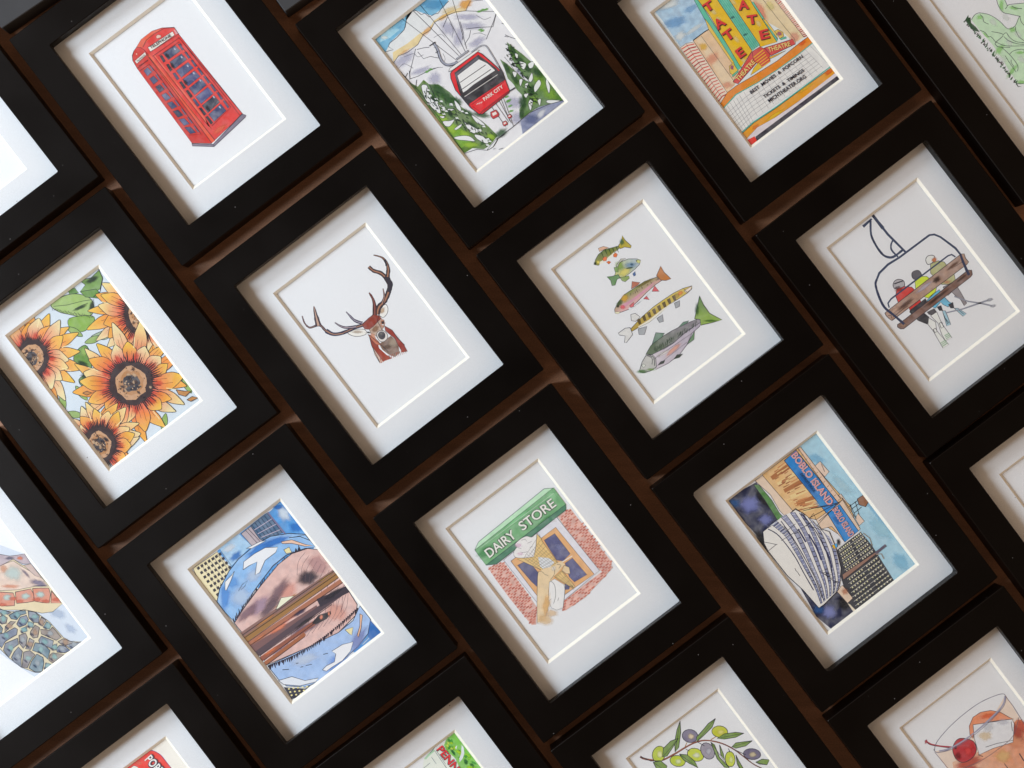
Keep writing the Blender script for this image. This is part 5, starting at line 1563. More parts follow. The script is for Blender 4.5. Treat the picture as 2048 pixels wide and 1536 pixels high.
l|2c1c22|18.2,4.84|-62 -282 -70 -16
l|3a2226|18.2,4.84|-64 -270 -107 -15
l|2c1c22|18.2,4.84|-65 -257 -46 -3
l|3a2226|18.2,4.84|-65 -244 -123 2
l|2c1c22|18.2,4.84|-64 -232 -93 9
l|3a2226|18.2,4.84|-62 -219 -123 22
l|2c1c22|18.2,4.84|-60 -207 -121 32
l|3a2226|18.2,4.84|-56 -194 -106 37
l|2c1c22|18.2,4.84|-51 -182 -49 21
l|3a2226|18.2,4.84|-46 -171 -64 35
l|2c1c22|18.2,4.84|-39 -160 -54 35
l|3a2226|18.2,4.84|-32 -149 -86 65
l|2c1c22|18.2,4.84|-24 -140 -45 41
l|3a2226|18.2,4.84|-15 -130 -43 45
l|2c1c22|18.2,4.84|-5 -122 -34 42
l|3a2226|18.2,4.84|5 -114 -31 45
l|2c1c22|18.2,4.84|16 -107 -61 104
l|3a2226|18.2,4.84|27 -101 -54 112
l|2c1c22|18.2,4.84|39 -96 -27 70
l|3a2226|18.2,4.84|51 -92 -30 101
l|2c1c22|18.2,4.84|63 -89 -17 81
l|3a2226|18.2,4.84|76 -87 -12 87
l|2c1c22|18.2,4.84|88 -85 -4 75
l|3a2226|18.2,4.84|101 -85 2 97
l|2c1c22|18.2,4.84|114 -86 6 64
l|3a2226|18.2,4.84|126 -88 12 65
l|2c1c22|18.2,4.84|139 -90 22 84
l|3a2226|18.2,4.84|151 -94 20 58
l|2c1c22|18.2,4.84|163 -99 33 74
l|3a2226|18.2,4.84|174 -104 58 107
l|2c1c22|18.2,4.84|185 -111 26 40
l|3a2226|18.2,4.84|196 -118 32 43
l|2c1c22|18.2,4.84|206 -126 73 82
l|3a2226|18.2,4.84|215 -135 36 35
l|2c1c22|18.2,4.84|223 -144 51 41
l|3a2226|18.2,4.84|231 -155 94 66
l|2c1c22|18.2,4.84|238 -165 81 47
l|3a2226|18.2,4.84|244 -177 56 28
l|2c1c22|18.2,4.84|249 -188 46 18
l|3a2226|18.2,4.84|253 -200 64 19
l|2c1c22|18.2,4.84|256 -213 68 15
l|3a2226|18.2,4.84|258 -225 109 15
l|2c1c22|18.2,4.84|259 -238 124 7
l|3a2226|18.2,4.84|259 -251 109 -2
l|2c1c22|18.2,4.84|259 -264 117 -11
l|3a2226|18.2,4.84|257 -276 119 -21
l|2c1c22|18.2,4.84|254 -289 112 -29
l|3a2226|18.2,4.84|250 -301 113 -39
l|2c1c22|18.2,4.84|246 -313 113 -49
l|3a2226|18.2,4.84|240 -324 46 -25
l|2c1c22|18.2,4.84|233 -335 60 -39
f|382226|.1|247 -362 -35 -48 -46 -35 -75 8 -64 -3 -50 35 -39 44 -22 62 -15 63 -1 58 51 42 38 48 52 40 58 13 69 -24 38 -46 56 -29 31 -66 14 -59 -33 -42
f|cfa27c|.3|208 -332 -35 -24 -20 -32 -59 5 -55 -9 -34 24 -35 26 -7 60 -15 42 18 38 18 41 30 39 34 8 42 5 63 9 41 -20 21 -51 16 -31 13 -55 -11 -34
f|c08c5c|.3|182 -312 -23 -30 -35 -2 -28 -20 -33 20 -34 7 -21 33 -16 19 -7 35 -4 43 24 30 39 16 23 18 37 15 36 -7 18 -32 35 -9 19 -34 -9 -36 7 -44
f|403c46|.4|162 -297 -23 -10 -16 -20 -33 -1 -16 12 -20 12 -24 7 -12 21 8 29 2 21 11 23 13 21 21 15 20 -3 35 2 15 -20 16 -19 17 -18 -2 -17 -3 -33
b|5a4038|0.75|187 -158 21.2 19.4 -1.81
b|5a4038|0.75|-40 -186 13.9 18 -0.962
b|2c2630|0.75|63 -290 12.3 16.2 -1.3
b|3c3440|0.75|6 -263 17.6 18.5 -1.52
b|2c2630|0.75|111 -421 13.6 11.7 -1.06
b|e0c0a0|0.75|17 -268 24.1 10.4 -1.76
b|e0c0a0|0.75|119 -254 21.8 14.6 -1.98
b|3c3440|0.75|112 -208 23 16.7 -1.46
b|e0c0a0|0.75|211 -381 17.4 14.1 -1.11
b|5a4038|0.75|-11 -229 13.1 13.2 -1.8
b|d8b08c|0.75|36 -241 18.5 19.3 -1.92
b|5a4038|0.75|136 -262 23.1 17.4 -1.67
b|e0c0a0|0.75|52 -215 13.4 12.2 -0.962
b|5a4038|0.75|266 -315 15 9.97 -1.11
b|2c2630|0.75|35 -187 12.2 14 -0.815
b|5a4038|0.75|-26 -367 15.3 18.2 -1.48
b|3c3440|0.75|99 -355 27.2 11.6 -1.4
b|e0c0a0|0.75|163 -206 28.3 19.2 -1.45
b|e0c0a0|0.75|139 -316 24.1 17.6 -0.779
b|3c3440|0.75|129 -314 22.1 14.8 -0.886
b|e0c0a0|0.75|123 -171 28 15.3 -0.673
b|3c3440|0.75|14 -226 26.7 15.2 -1.07
b|5a4038|0.75|96 -255 26.9 14.6 -1.34
b|5a4038|0.75|322 -331 17.6 11.4 -1.75
b|3c3440|0.75|115 -193 20.2 18.2 -1.17
b|3c3440|0.75|262 -260 16.4 17.4 -1.61
l|e0c0a0|9.05,4.53|122 -232 -2 4
l|2c2024|7.25,3.62|-30 -137 6 7
l|4a3430|8.14,4.07|205 -141 3 -10
l|302c3c|12.1,6.06|55 -234 12 2
l|4a3430|7.87,3.94|191 -139 -1 9
l|8a6a50|7.48,3.74|134 -132 2 2
l|2a2630|7.84,3.92|122 -193 -11 -6
l|8a6a50|6.21,3.1|120 -207 -2 2
l|e0c0a0|10.5,5.26|102 -281 -3 -7
l|302c3c|11.9,5.96|102 -317 -1 -3
l|302c3c|10.2,5.08|101 -265 1 -5
l|e0c0a0|6.1,3.05|26 -153 -5 2
l|302c3c|11.8,5.91|95 -275 3 0
l|2a2630|10.2,5.08|118 -240 7 3
l|4a3430|6.99,3.49|168 -388 2 -1
l|3c2c2c|10.7,5.37|36 -240 -6 4
l|4a3430|6.76,3.38|221 -351 9 7
l|4a3430|11.5,5.74|212 -147 11 -2
l|3c2c2c|6.18,3.09|89 -317 10 1
l|2c2024|11.3,5.66|181 -152 3 -8
l|4a3430|7.43,3.72|169 -355 2 0
l|3c2c2c|12.6,6.29|141 -273 -2 13
l|8a6a50|10.9,5.44|19 -289 1 -4
l|4a3430|12.5,6.26|143 -397 0 12
l|2c2024|11.6,5.81|142 -105 1 -13
l|e0c0a0|10.3,5.13|76 -208 -11 4
l|8a6a50|13.3,6.64|110 -212 3 -3
l|4a3430|9.3,4.65|-17 -310 -5 4
l|3c2c2c|10.2,5.11|78 -267 -1 1
l|2c2024|8.49,4.24|-33 -224 8 4
l|302c3c|7.92,3.96|123 -235 -4 9
l|2c2024|13.1,6.54|-65 -231 -2 4
l|2c2024|8.61,4.31|224 -338 -2 13
l|2c2024|10.3,5.17|172 -353 5 -3
l|8a6a50|11.2,5.62|197 -191 0 -6
l|2c2024|9.27,4.63|68 -374 4 -11
l|e0c0a0|13.2,6.61|77 -239 -7 7
l|8a6a50|6.86,3.43|-9 -300 -8 6
l|3c2c2c|9.49,4.75|77 -254 5 9
l|8a6a50|8.18,4.09|20 -264 2 -5
l|4a3430|8.53,4.27|218 -289 -4 12
l|e0c0a0|8.62,4.31|109 -323 7 6
l|3c2c2c|13.1,6.53|-21 -229 10 -4
l|2c2024|12.2,6.08|-72 -260 13 1
l|3c2c2c|10.2,5.09|76 -186 -2 2
l|3c2c2c|10,5.01|0 -296 10 4
l|2a2630|12.2,6.12|143 -321 8 1
l|8a6a50|7.76,3.88|101 -319 9 -2
l|2a2630|9.68,4.84|130 -301 -14 -2
l|e0c0a0|10.7,5.37|76 -297 1 11
l|302c3c|11.3,5.65|172 -232 1 -9
l|302c3c|8.69,4.35|140 -217 11 4
l|8a6a50|12.4,6.18|70 -261 -4 13
l|2a2630|9.77,4.88|90 -299 -2 -12
l|2a2630|9.37,4.68|164 -152 7 -2
l|2c2024|8.35,4.18|95 -395 -2 -4
l|8a6a50|9.69,4.84|153 -330 -11 1
l|3c2c2c|6.9,3.45|33 -271 6 -7
l|4a3430|10.3,5.16|-34 -251 1 -6
l|2c2024|6.07,3.03|18 -147 -1 10
l|8a6a50|12.7,6.34|135 -343 1 1
l|2a2630|12.9,6.44|119 -271 9 -1
l|2a2630|11.4,5.71|121 -197 7 5
l|8a6a50|6.76,3.38|55 -253 -8 2
l|302c3c|12,6|90 -199 -7 6
l|302c3c|9.81,4.91|90 -230 -3 3
l|2c2024|13,6.49|244 -286 3 9
l|2c2024|8.24,4.12|132 -104 0 1
l|2a2630|7.15,3.58|17 -176 3 11
l|2a2630|11.9,5.94|128 -260 -3 -1
l|2a2630|12.5,6.23|68 -290 5 -3
l|4a3430|13,6.51|185 -352 -1 -4
l|4a3430|6.38,3.19|156 -404 1 -6
l|e0c0a0|12.8,6.41|-7 -222 2 3
l|2c2024|11.2,5.59|-11 -320 5 -4
F|de4030,f2e4b0|.25|-478 -369 8 72 -12 68 -37 49 -33 28 -18 -39 -14 -62 17 -66 38 -62|-509 -353 -38 171|5.33
l|6a3830|3.15|-523 -374 -30 139;-490 -367 -26 118
F|ee8464,f2e4b0|.25|-425 -377 34 68 20 69 -5 61 -11 38 -34 -30 -40 -55 -15 -70 6 -73|-443 -349 30 180|5.33
l|6a3830|3.15|-463 -366 24 111;-434 -370 35 150
F|de4030,f6e09c|.25|-380 -401 50 61 23 74 -10 79 -17 53 -21 -32 -29 -57 -19 -77 -15 -79|-386 -368 95 171|5.33
l|6a3830|3.15|-410 -378 52 149;-386 -392 56 166
F|ee7050,f8c85c|.25|-341 -443 79 26 74 32 50 40 26 29 -62 12 -85 1 -71 -35 -47 -64|-340 -406 149 128|5.33
l|6a3830|3.15|-368 -404 152 82;-345 -431 110 67
F|ee8464,f6e09c|.25|-323 -492 84 4 78 21 56 42 30 34 -49 17 -75 8 -76 -26 -67 -50|-308 -457 192 73|5.33
l|6a3830|3.15|-335 -447 174 56;-323 -479 170 54
F|ee7050,f6e09c|.25|-323 -539 77 -24 78 -18 64 -1 38 4 -39 39 -64 44 -78 14 -77 -15|-298 -517 197 3|5.33
l|6a3830|3.15|-319 -502 152 -21;-319 -529 127 -15
F|de4030,f2e4b0|.25|-341 -595 59 -49 65 -30 64 2 42 11 -23 42 -46 51 -67 25 -76 1|-309 -576 172 -60|5.33
l|6a3830|3.15|-321 -551 134 -52;-333 -585 103 -39
F|de4030,f2e4b0|.25|-372 -631 40 -50 61 -24 74 8 54 17 -24 19 -45 28 -64 20 -66 18|-341 -626 123 -101|5.33
l|6a3830|3.15|-343 -603 99 -50;-362 -626 90 -47
F|de4030,f8c85c|.25|-419 -661 3 -68 9 -64 22 -45 19 -24 28 52 23 72 -13 62 -45 43|-386 -664 78 -132|5.33
l|6a3830|3.15|-377 -641 32 -110;-407 -659 30 -87
F|de4030,f6e09c|.25|-476 -670 -14 -81 9 -77 36 -60 32 -34 22 43 18 68 -14 76 -35 73|-446 -692 30 -195|5.33
l|6a3830|3.15|-429 -668 19 -131;-464 -673 19 -130
F|e65040,f8b848|.25|-530 -381 -7 52 -27 39 -48 16 -38 2 -7 -32 4 -45 31 -36 47 -26|-561 -383 -66 101|5.33
l|6a3830|3.15|-571 -403 -53 73;-543 -384 -61 82
F|e65040,f2e4b0|.25|-447 -370 23 31 -2 31 -34 25 -33 14 -23 -16 -22 -26 8 -31 27 -30|-475 -361 -2 79|5.33
l|6a3830|3.15|-495 -367 -7 58;-459 -366 -8 62
F|de4030,f8b848|.25|-410 -381 31 41 1 49 -35 49 -35 32 -20 -19 -19 -37 5 -50 18 -53|-433 -360 28 118|5.33
l|6a3830|3.15|-455 -366 5 75;-421 -374 5 86
l|f6e8b8|6.05|-395 -302 23 66
F|ee7050,f8cc50|.25|-356 -423 49 29 24 49 -9 65 -16 49 -25 -14 -33 -31 -20 -52 -11 -60|-365 -392 87 104|5.33
l|6a3830|3.15|-388 -389 48 90;-362 -411 45 78
l|f6e8b8|6.05|-325 -341 44 54
F|ee7050,f6e09c|.25|-335 -455 55 11 42 29 16 51 2 39 -35 6 -48 -6 -38 -34 -27 -51|-338 -422 106 76|5.33
l|6a3830|3.15|-359 -413 89 70;-338 -442 72 56
l|f6e8b8|6.05|-273 -401 60 36
F|de4030,f8cc50|.25|-322 -500 63 -2 55 24 37 52 18 42 -33 7 -52 -3 -53 -29 -50 -42|-311 -470 146 45|5.33
l|6a3830|3.15|-331 -457 91 37;-321 -488 88 36
l|f6e8b8|6.05|-245 -476 68 13
F|ee7050,f6e09c|.25|-329 -568 45 -30 49 -8 46 23 29 24 -21 29 -38 30 -49 3 -53 -18|-309 -544 125 -18|5.33
l|6a3830|3.15|-317 -523 70 -9;-323 -557 106 -12
l|f6e8b8|6.05|-245 -556 69 -11
F|e65040,f8cc50|.25|-351 -611 39 -45 52 -18 61 19 42 24 -16 30 -34 36 -55 13 -63 -4|-322 -591 127 -61|5.33
l|6a3830|3.15|-324 -566 76 -28;-341 -601 111 -36
F|ee7050,f8c85c|.25|-376 -638 14 -49 31 -28 48 5 37 14 4 38 -7 47 -35 23 -51 2|-345 -620 83 -66|5.33
l|6a3830|3.15|-337 -596 50 -39;-364 -629 59 -46
F|ee7050,f8c85c|.25|-449 -669 -9 -41 17 -33 47 -15 39 -6 12 24 6 34 -22 31 -38 25|-419 -671 30 -87|5.33
l|6a3830|3.15|-403 -657 28 -54;-436 -669 25 -49
l|f6e8b8|6.05|-398 -738 22 -66
b|d83a2e|0.5|-327 -630 48.4 31.5 -0.649
b|d83a2e|0.5|-440 -708 48.4 31.5 -1.35
b|d83a2e|0.5|-568 -698 48.4 31.5 -2.05
b|d83a2e|0.5|-651 -604 48.4 31.5 -2.74
b|d83a2e|0.5|-649 -470 48.4 31.5 2.84
b|d83a2e|0.5|-563 -360 48.4 31.5 2.14
b|d83a2e|0.5|-435 -324 48.4 31.5 1.44
b|d83a2e|0.5|-324 -381 48.4 31.5 0.744
b|d83a2e|0.5|-282 -503 48.4 31.5 0.05
l|3a2226|18.2,4.84|-375 -593 62 -47
l|2c1c22|18.2,4.84|-382 -601 67 -61
l|3a2226|18.2,4.84|-389 -609 31 -33
l|2c1c22|18.2,4.84|-397 -616 56 -73
l|3a2226|18.2,4.84|-405 -623 47 -74
l|2c1c22|18.2,4.84|-414 -629 33 -63
l|3a2226|18.2,4.84|-423 -634 24 -56
l|2c1c22|18.2,4.84|-432 -638 13 -40
l|3a2226|18.2,4.84|-442 -642 9 -37
l|2c1c22|18.2,4.84|-452 -645 15 -96
l|3a2226|18.2,4.84|-462 -648 4 -51
l|2c1c22|18.2,4.84|-471 -649 0 -82
l|3a2226|18.2,4.84|-481 -650 -4 -53
l|2c1c22|18.2,4.84|-491 -650 -14 -90
l|3a2226|18.2,4.84|-501 -649 -17 -75
l|2c1c22|18.2,4.84|-511 -647 -16 -55
l|3a2226|18.2,4.84|-520 -645 -18 -46
l|2c1c22|18.2,4.84|-529 -642 -36 -78
l|3a2226|18.2,4.84|-537 -638 -21 -37
l|2c1c22|18.2,4.84|-546 -633 -29 -44
l|3a2226|18.2,4.84|-554 -628 -45 -60
l|2c1c22|18.2,4.84|-561 -621 -63 -72
l|3a2226|18.2,4.84|-568 -615 -56 -55
l|2c1c22|18.2,4.84|-574 -607 -42 -37
l|3a2226|18.2,4.84|-579 -600 -80 -59
l|2c1c22|18.2,4.84|-584 -591 -43 -27
l|3a2226|18.2,4.84|-588 -582 -34 -18
l|2c1c22|18.2,4.84|-592 -573 -49 -22
l|3a2226|18.2,4.84|-594 -564 -62 -22
l|2c1c22|18.2,4.84|-596 -554 -39 -11
l|3a2226|18.2,4.84|-597 -544 -47 -9
l|2c1c22|18.2,4.84|-598 -534 -58 -7
l|3a2226|18.2,4.84|-597 -524 -71 -2
l|2c1c22|18.2,4.84|-596 -513 -43 2
l|3a2226|18.2,4.84|-594 -503 -57 7
l|2c1c22|18.2,4.84|-592 -493 -87 19
l|3a2226|18.2,4.84|-588 -483 -90 28
l|2c1c22|18.2,4.84|-584 -473 -68 27
l|3a2226|18.2,4.84|-579 -464 -67 35
l|2c1c22|18.2,4.84|-574 -455 -58 37
l|3a2226|18.2,4.84|-568 -446 -33 25
l|2c1c22|18.2,4.84|-561 -438 -26 24
l|3a2226|18.2,4.84|-554 -430 -23 25
l|2c1c22|18.2,4.84|-546 -423 -54 71
l|3a2226|18.2,4.84|-537 -416 -42 64
l|2c1c22|18.2,4.84|-529 -411 -43 83
l|3a2226|18.2,4.84|-520 -405 -14 33
l|2c1c22|18.2,4.84|-510 -401 -24 71
l|3a2226|18.2,4.84|-501 -397 -15 64
l|2c1c22|18.2,4.84|-491 -394 -13 81
l|3a2226|18.2,4.84|-481 -391 -5 56
l|2c1c22|18.2,4.84|-471 -390 0 101
l|3a2226|18.2,4.84|-462 -389 4 41
l|2c1c22|18.2,4.84|-452 -389 11 72
l|3a2226|18.2,4.84|-442 -390 19 84
l|2c1c22|18.2,4.84|-432 -392 28 93
l|3a2226|18.2,4.84|-423 -394 31 81
l|2c1c22|18.2,4.84|-414 -397 36 76
l|3a2226|18.2,4.84|-405 -401 44 79
l|2c1c22|18.2,4.84|-397 -406 55 83
l|3a2226|18.2,4.84|-389 -412 37 49
l|2c1c22|18.2,4.84|-382 -418 55 64
l|3a2226|18.2,4.84|-375 -424 70 69
l|2c1c22|18.2,4.84|-369 -432 73 63
l|3a2226|18.2,4.84|-364 -439 53 38
l|2c1c22|18.2,4.84|-359 -448 76 48
l|3a2226|18.2,4.84|-355 -457 83 45
l|2c1c22|18.2,4.84|-351 -466 68 31
l|3a2226|18.2,4.84|-348 -475 72 26
l|2c1c22|18.2,4.84|-347 -485 59 16
l|3a2226|18.2,4.84|-345 -495 71 14
l|2c1c22|18.2,4.84|-345 -505 74 8
l|3a2226|18.2,4.84|-345 -515 40 1
l|2c1c22|18.2,4.84|-347 -526 75 -3
l|3a2226|18.2,4.84|-348 -536 95 -12
l|2c1c22|18.2,4.84|-351 -546 86 -19
l|3a2226|18.2,4.84|-355 -556 75 -23
l|2c1c22|18.2,4.84|-359 -566 53 -21
l|3a2226|18.2,4.84|-364 -575 70 -36
l|2c1c22|18.2,4.84|-369 -584 58 -37
f|382226|.1|-355 -609 -47 -32 -44 -24 -33 -9 -50 -1 -53 10 -10 59 -31 25 7 57 -11 56 39 38 41 36 45 20 46 29 39 -21 43 -26 32 -27 34 -42 2 -49 -29 -53
f|cfa27c|.3|-386 -585 -31 -23 -26 -24 -44 -10 -24 8 -27 27 -26 26 -22 22 1 30 19 38 9 37 19 30 41 5 32 17 39 -1 36 -9 12 -42 13 -31 -1 -25 2 -47
f|c08c5c|.3|-409 -567 -15 -25 -28 -15 -30 -5 -16 12 -32 3 -13 22 -17 21 4 30 -1 32 14 27 23 16 28 18 28 4 32 -2 23 -9 15 -23 9 -22 3 -38 -16 -19
f|403c46|.4|-424 -555 -14 -13 -14 -10 -20 -3 -26 -2 -10 15 -18 7 -8 20 -2 22 5 22 16 11 14 16 14 11 19 5 20 -7 20 -2 11 -13 8 -24 -2 -20 -4 -17
b|5a4038|0.75|-534 -531 12.9 18.6 -1.51
b|5a4038|0.75|-469 -542 14.9 18.7 -1.38
b|e0c0a0|0.75|-514 -564 14.3 13.9 -1.93
b|e0c0a0|0.75|-487 -502 19.2 9.97 -1.07
b|2c2630|0.75|-454 -542 12.3 12.4 -1.79
b|d8b08c|0.75|-474 -496 24.5 10.9 -1.45
b|3c3440|0.75|-433 -445 27 9.91 -1.65
b|5a4038|0.75|-480 -457 26.7 14.9 -0.994
b|d8b08c|0.75|-404 -496 26.6 11.9 -1.81
b|3c3440|0.75|-428 -519 17.4 18.6 -0.992
b|d8b08c|0.75|-444 -516 16.2 16.7 -1.07
b|2c2630|0.75|-587 -496 21.3 16.5 -0.962
b|2c2630|0.75|-455 -583 18.2 17.6 -1.21
b|5a4038|0.75|-472 -472 29 17.8 -1.92
b|e0c0a0|0.75|-469 -533 21.5 14.7 -1.55
b|d8b08c|0.75|-479 -545 15 11.2 -1.1
b|2c2630|0.75|-481 -495 23.6 10.4 -0.803
b|e0c0a0|0.75|-525 -496 19.4 15.5 -0.667
b|2c2630|0.75|-441 -507 19.8 16.8 -1.29
b|d8b08c|0.75|-476 -497 25.5 12.8 -0.785
b|e0c0a0|0.75|-485 -490 22 13 -1.85
b|3c3440|0.75|-389 -523 25.3 17.6 -1.29
b|3c3440|0.75|-394 -507 25.1 17.1 -1.28
b|d8b08c|0.75|-453 -561 20.1 9.79 -1.2
b|5a4038|0.75|-450 -552 28.4 12.6 -0.999
b|e0c0a0|0.75|-497 -464 18.7 19.4 -1.66
l|2c2024|13.2,6.59|-431 -416 -1 12
l|3c2c2c|9.72,4.86|-511 -580 9 7
l|8a6a50|8.53,4.26|-504 -558 -6 -8
l|2c2024|10.7,5.34|-528 -403 -1 -3
l|e0c0a0|12.9,6.43|-417 -539 4 6
l|e0c0a0|6.48,3.24|-539 -471 -2 0
l|302c3c|8.13,4.06|-486 -464 4 3
l|3c2c2c|6.15,3.08|-448 -472 0 -4
l|302c3c|6.44,3.22|-566 -517 10 4
l|2c2024|6.59,3.29|-369 -585 -1 1
l|e0c0a0|9.85,4.93|-434 -538 -12 -3
l|4a3430|6.42,3.21|-533 -605 3 5
l|e0c0a0|6.96,3.48|-432 -583 -5 6
l|302c3c|11,5.5|-492 -432 4 -4
l|2c2024|11.4,5.69|-373 -592 0 1
l|302c3c|12.2,6.1|-537 -563 -6 -1
l|3c2c2c|10.7,5.33|-509 -446 -2 9
l|2c2024|12.4,6.22|-368 -577 9 7
l|3c2c2c|6.33,3.16|-483 -534 6 7
l|302c3c|10.1,5.03|-442 -608 2 2
l|2a2630|7.02,3.51|-541 -550 6 -3
l|4a3430|11.6,5.82|-367 -461 2 6
l|8a6a50|10.8,5.4|-420 -486 -4 2
l|4a3430|9.16,4.58|-393 -412 1 0
l|8a6a50|9.19,4.6|-544 -559 -3 -3
l|2c2024|6.61,3.3|-562 -588 6 -7
l|302c3c|11.6,5.8|-446 -446 1 9
l|2c2024|8.71,4.36|-570 -550 -3 3
l|4a3430|11,5.52|-504 -403 -5 -4
l|8a6a50|8.95,4.48|-517 -551 -2 5
l|e0c0a0|8.93,4.46|-528 -534 2 -8
l|8a6a50|7.18,3.59|-532 -534 6 5
l|2c2024|8.1,4.05|-389 -422 1 12
l|e0c0a0|6.21,3.11|-478 -571 -8 5
l|2a2630|6.65,3.32|-452 -503 12 2
l|e0c0a0|11.5,5.73|-472 -488 -1 9
l|e0c0a0|11.6,5.8|-417 -459 -6 -3
l|2a2630|9.6,4.8|-500 -533 -2 -10
l|2c2024|10.9,5.45|-583 -516 1 -9
l|4a3430|10.7,5.35|-343 -506 0 -7
l|3c2c2c|7.11,3.56|-534 -513 10 -4
l|302c3c|9.14,4.57|-479 -559 -9 -4
l|2c2024|8.26,4.13|-559 -477 9 2
l|2a2630|10.3,5.15|-440 -579 1 8
l|e0c0a0|10.4,5.21|-554 -544 5 3
l|302c3c|7.31,3.65|-485 -568 -4 -9
l|4a3430|9.57,4.79|-532 -425 9 -3
l|2c2024|9.56,4.78|-540 -416 2 6
l|4a3430|13.1,6.57|-469 -631 11 3
l|4a3430|12.4,6.2|-354 -534 3 5
l|4a3430|9.07,4.54|-587 -507 -12 -3
l|8a6a50|11.4,5.72|-445 -502 -5 2
l|2c2024|6.06,3.03|-480 -629 11 3
l|4a3430|6.76,3.38|-545 -597 9 5
l|2a2630|9.73,4.86|-421 -452 6 -2
l|3c2c2c|12.1,6.03|-447 -521 -7 7
l|4a3430|13.1,6.53|-571 -450 2 10
l|302c3c|11.2,5.62|-532 -562 -3 12
l|2a2630|11.5,5.74|-454 -422 9 6
l|2c2024|7.78,3.89|-570 -537 6 9
l|2c2024|7.55,3.78|-384 -578 -2 5
l|e0c0a0|8.5,4.25|-500 -481 6 6
l|302c3c|6.85,3.42|-490 -579 7 -7
l|2a2630|12.1,6.03|-444 -469 -8 3
l|3c2c2c|7.35,3.68|-468 -611 -6 -4
l|3c2c2c|7.7,3.85|-478 -496 9 -5
l|8a6a50|12,6.02|-431 -477 -2 10
l|e0c0a0|9.56,4.78|-478 -619 -1 -6
l|3c2c2c|11.8,5.89|-479 -468 1 -4
l|e0c0a0|8.54,4.27|-435 -556 -5 8
l|2c2024|12,6.02|-550 -452 -4 3
l|8a6a50|10.5,5.25|-507 -546 -9 1
l|3c2c2c|11.2,5.62|-410 -558 8 8
l|4a3430|7.04,3.52|-457 -409 -1 -5
l|4a3430|8.68,4.34|-588 -579 7 -4
f|c88a40|.3|-306 -54 40 -8 27 -43 -49 14|6.05
f|c88a40|.3|403 -670 56 -5 36 -42 -73 14|6.05
f|c88a40|.3|381 -539 50 -54 48 -36 -68 -9 -37 50|6.05
''',
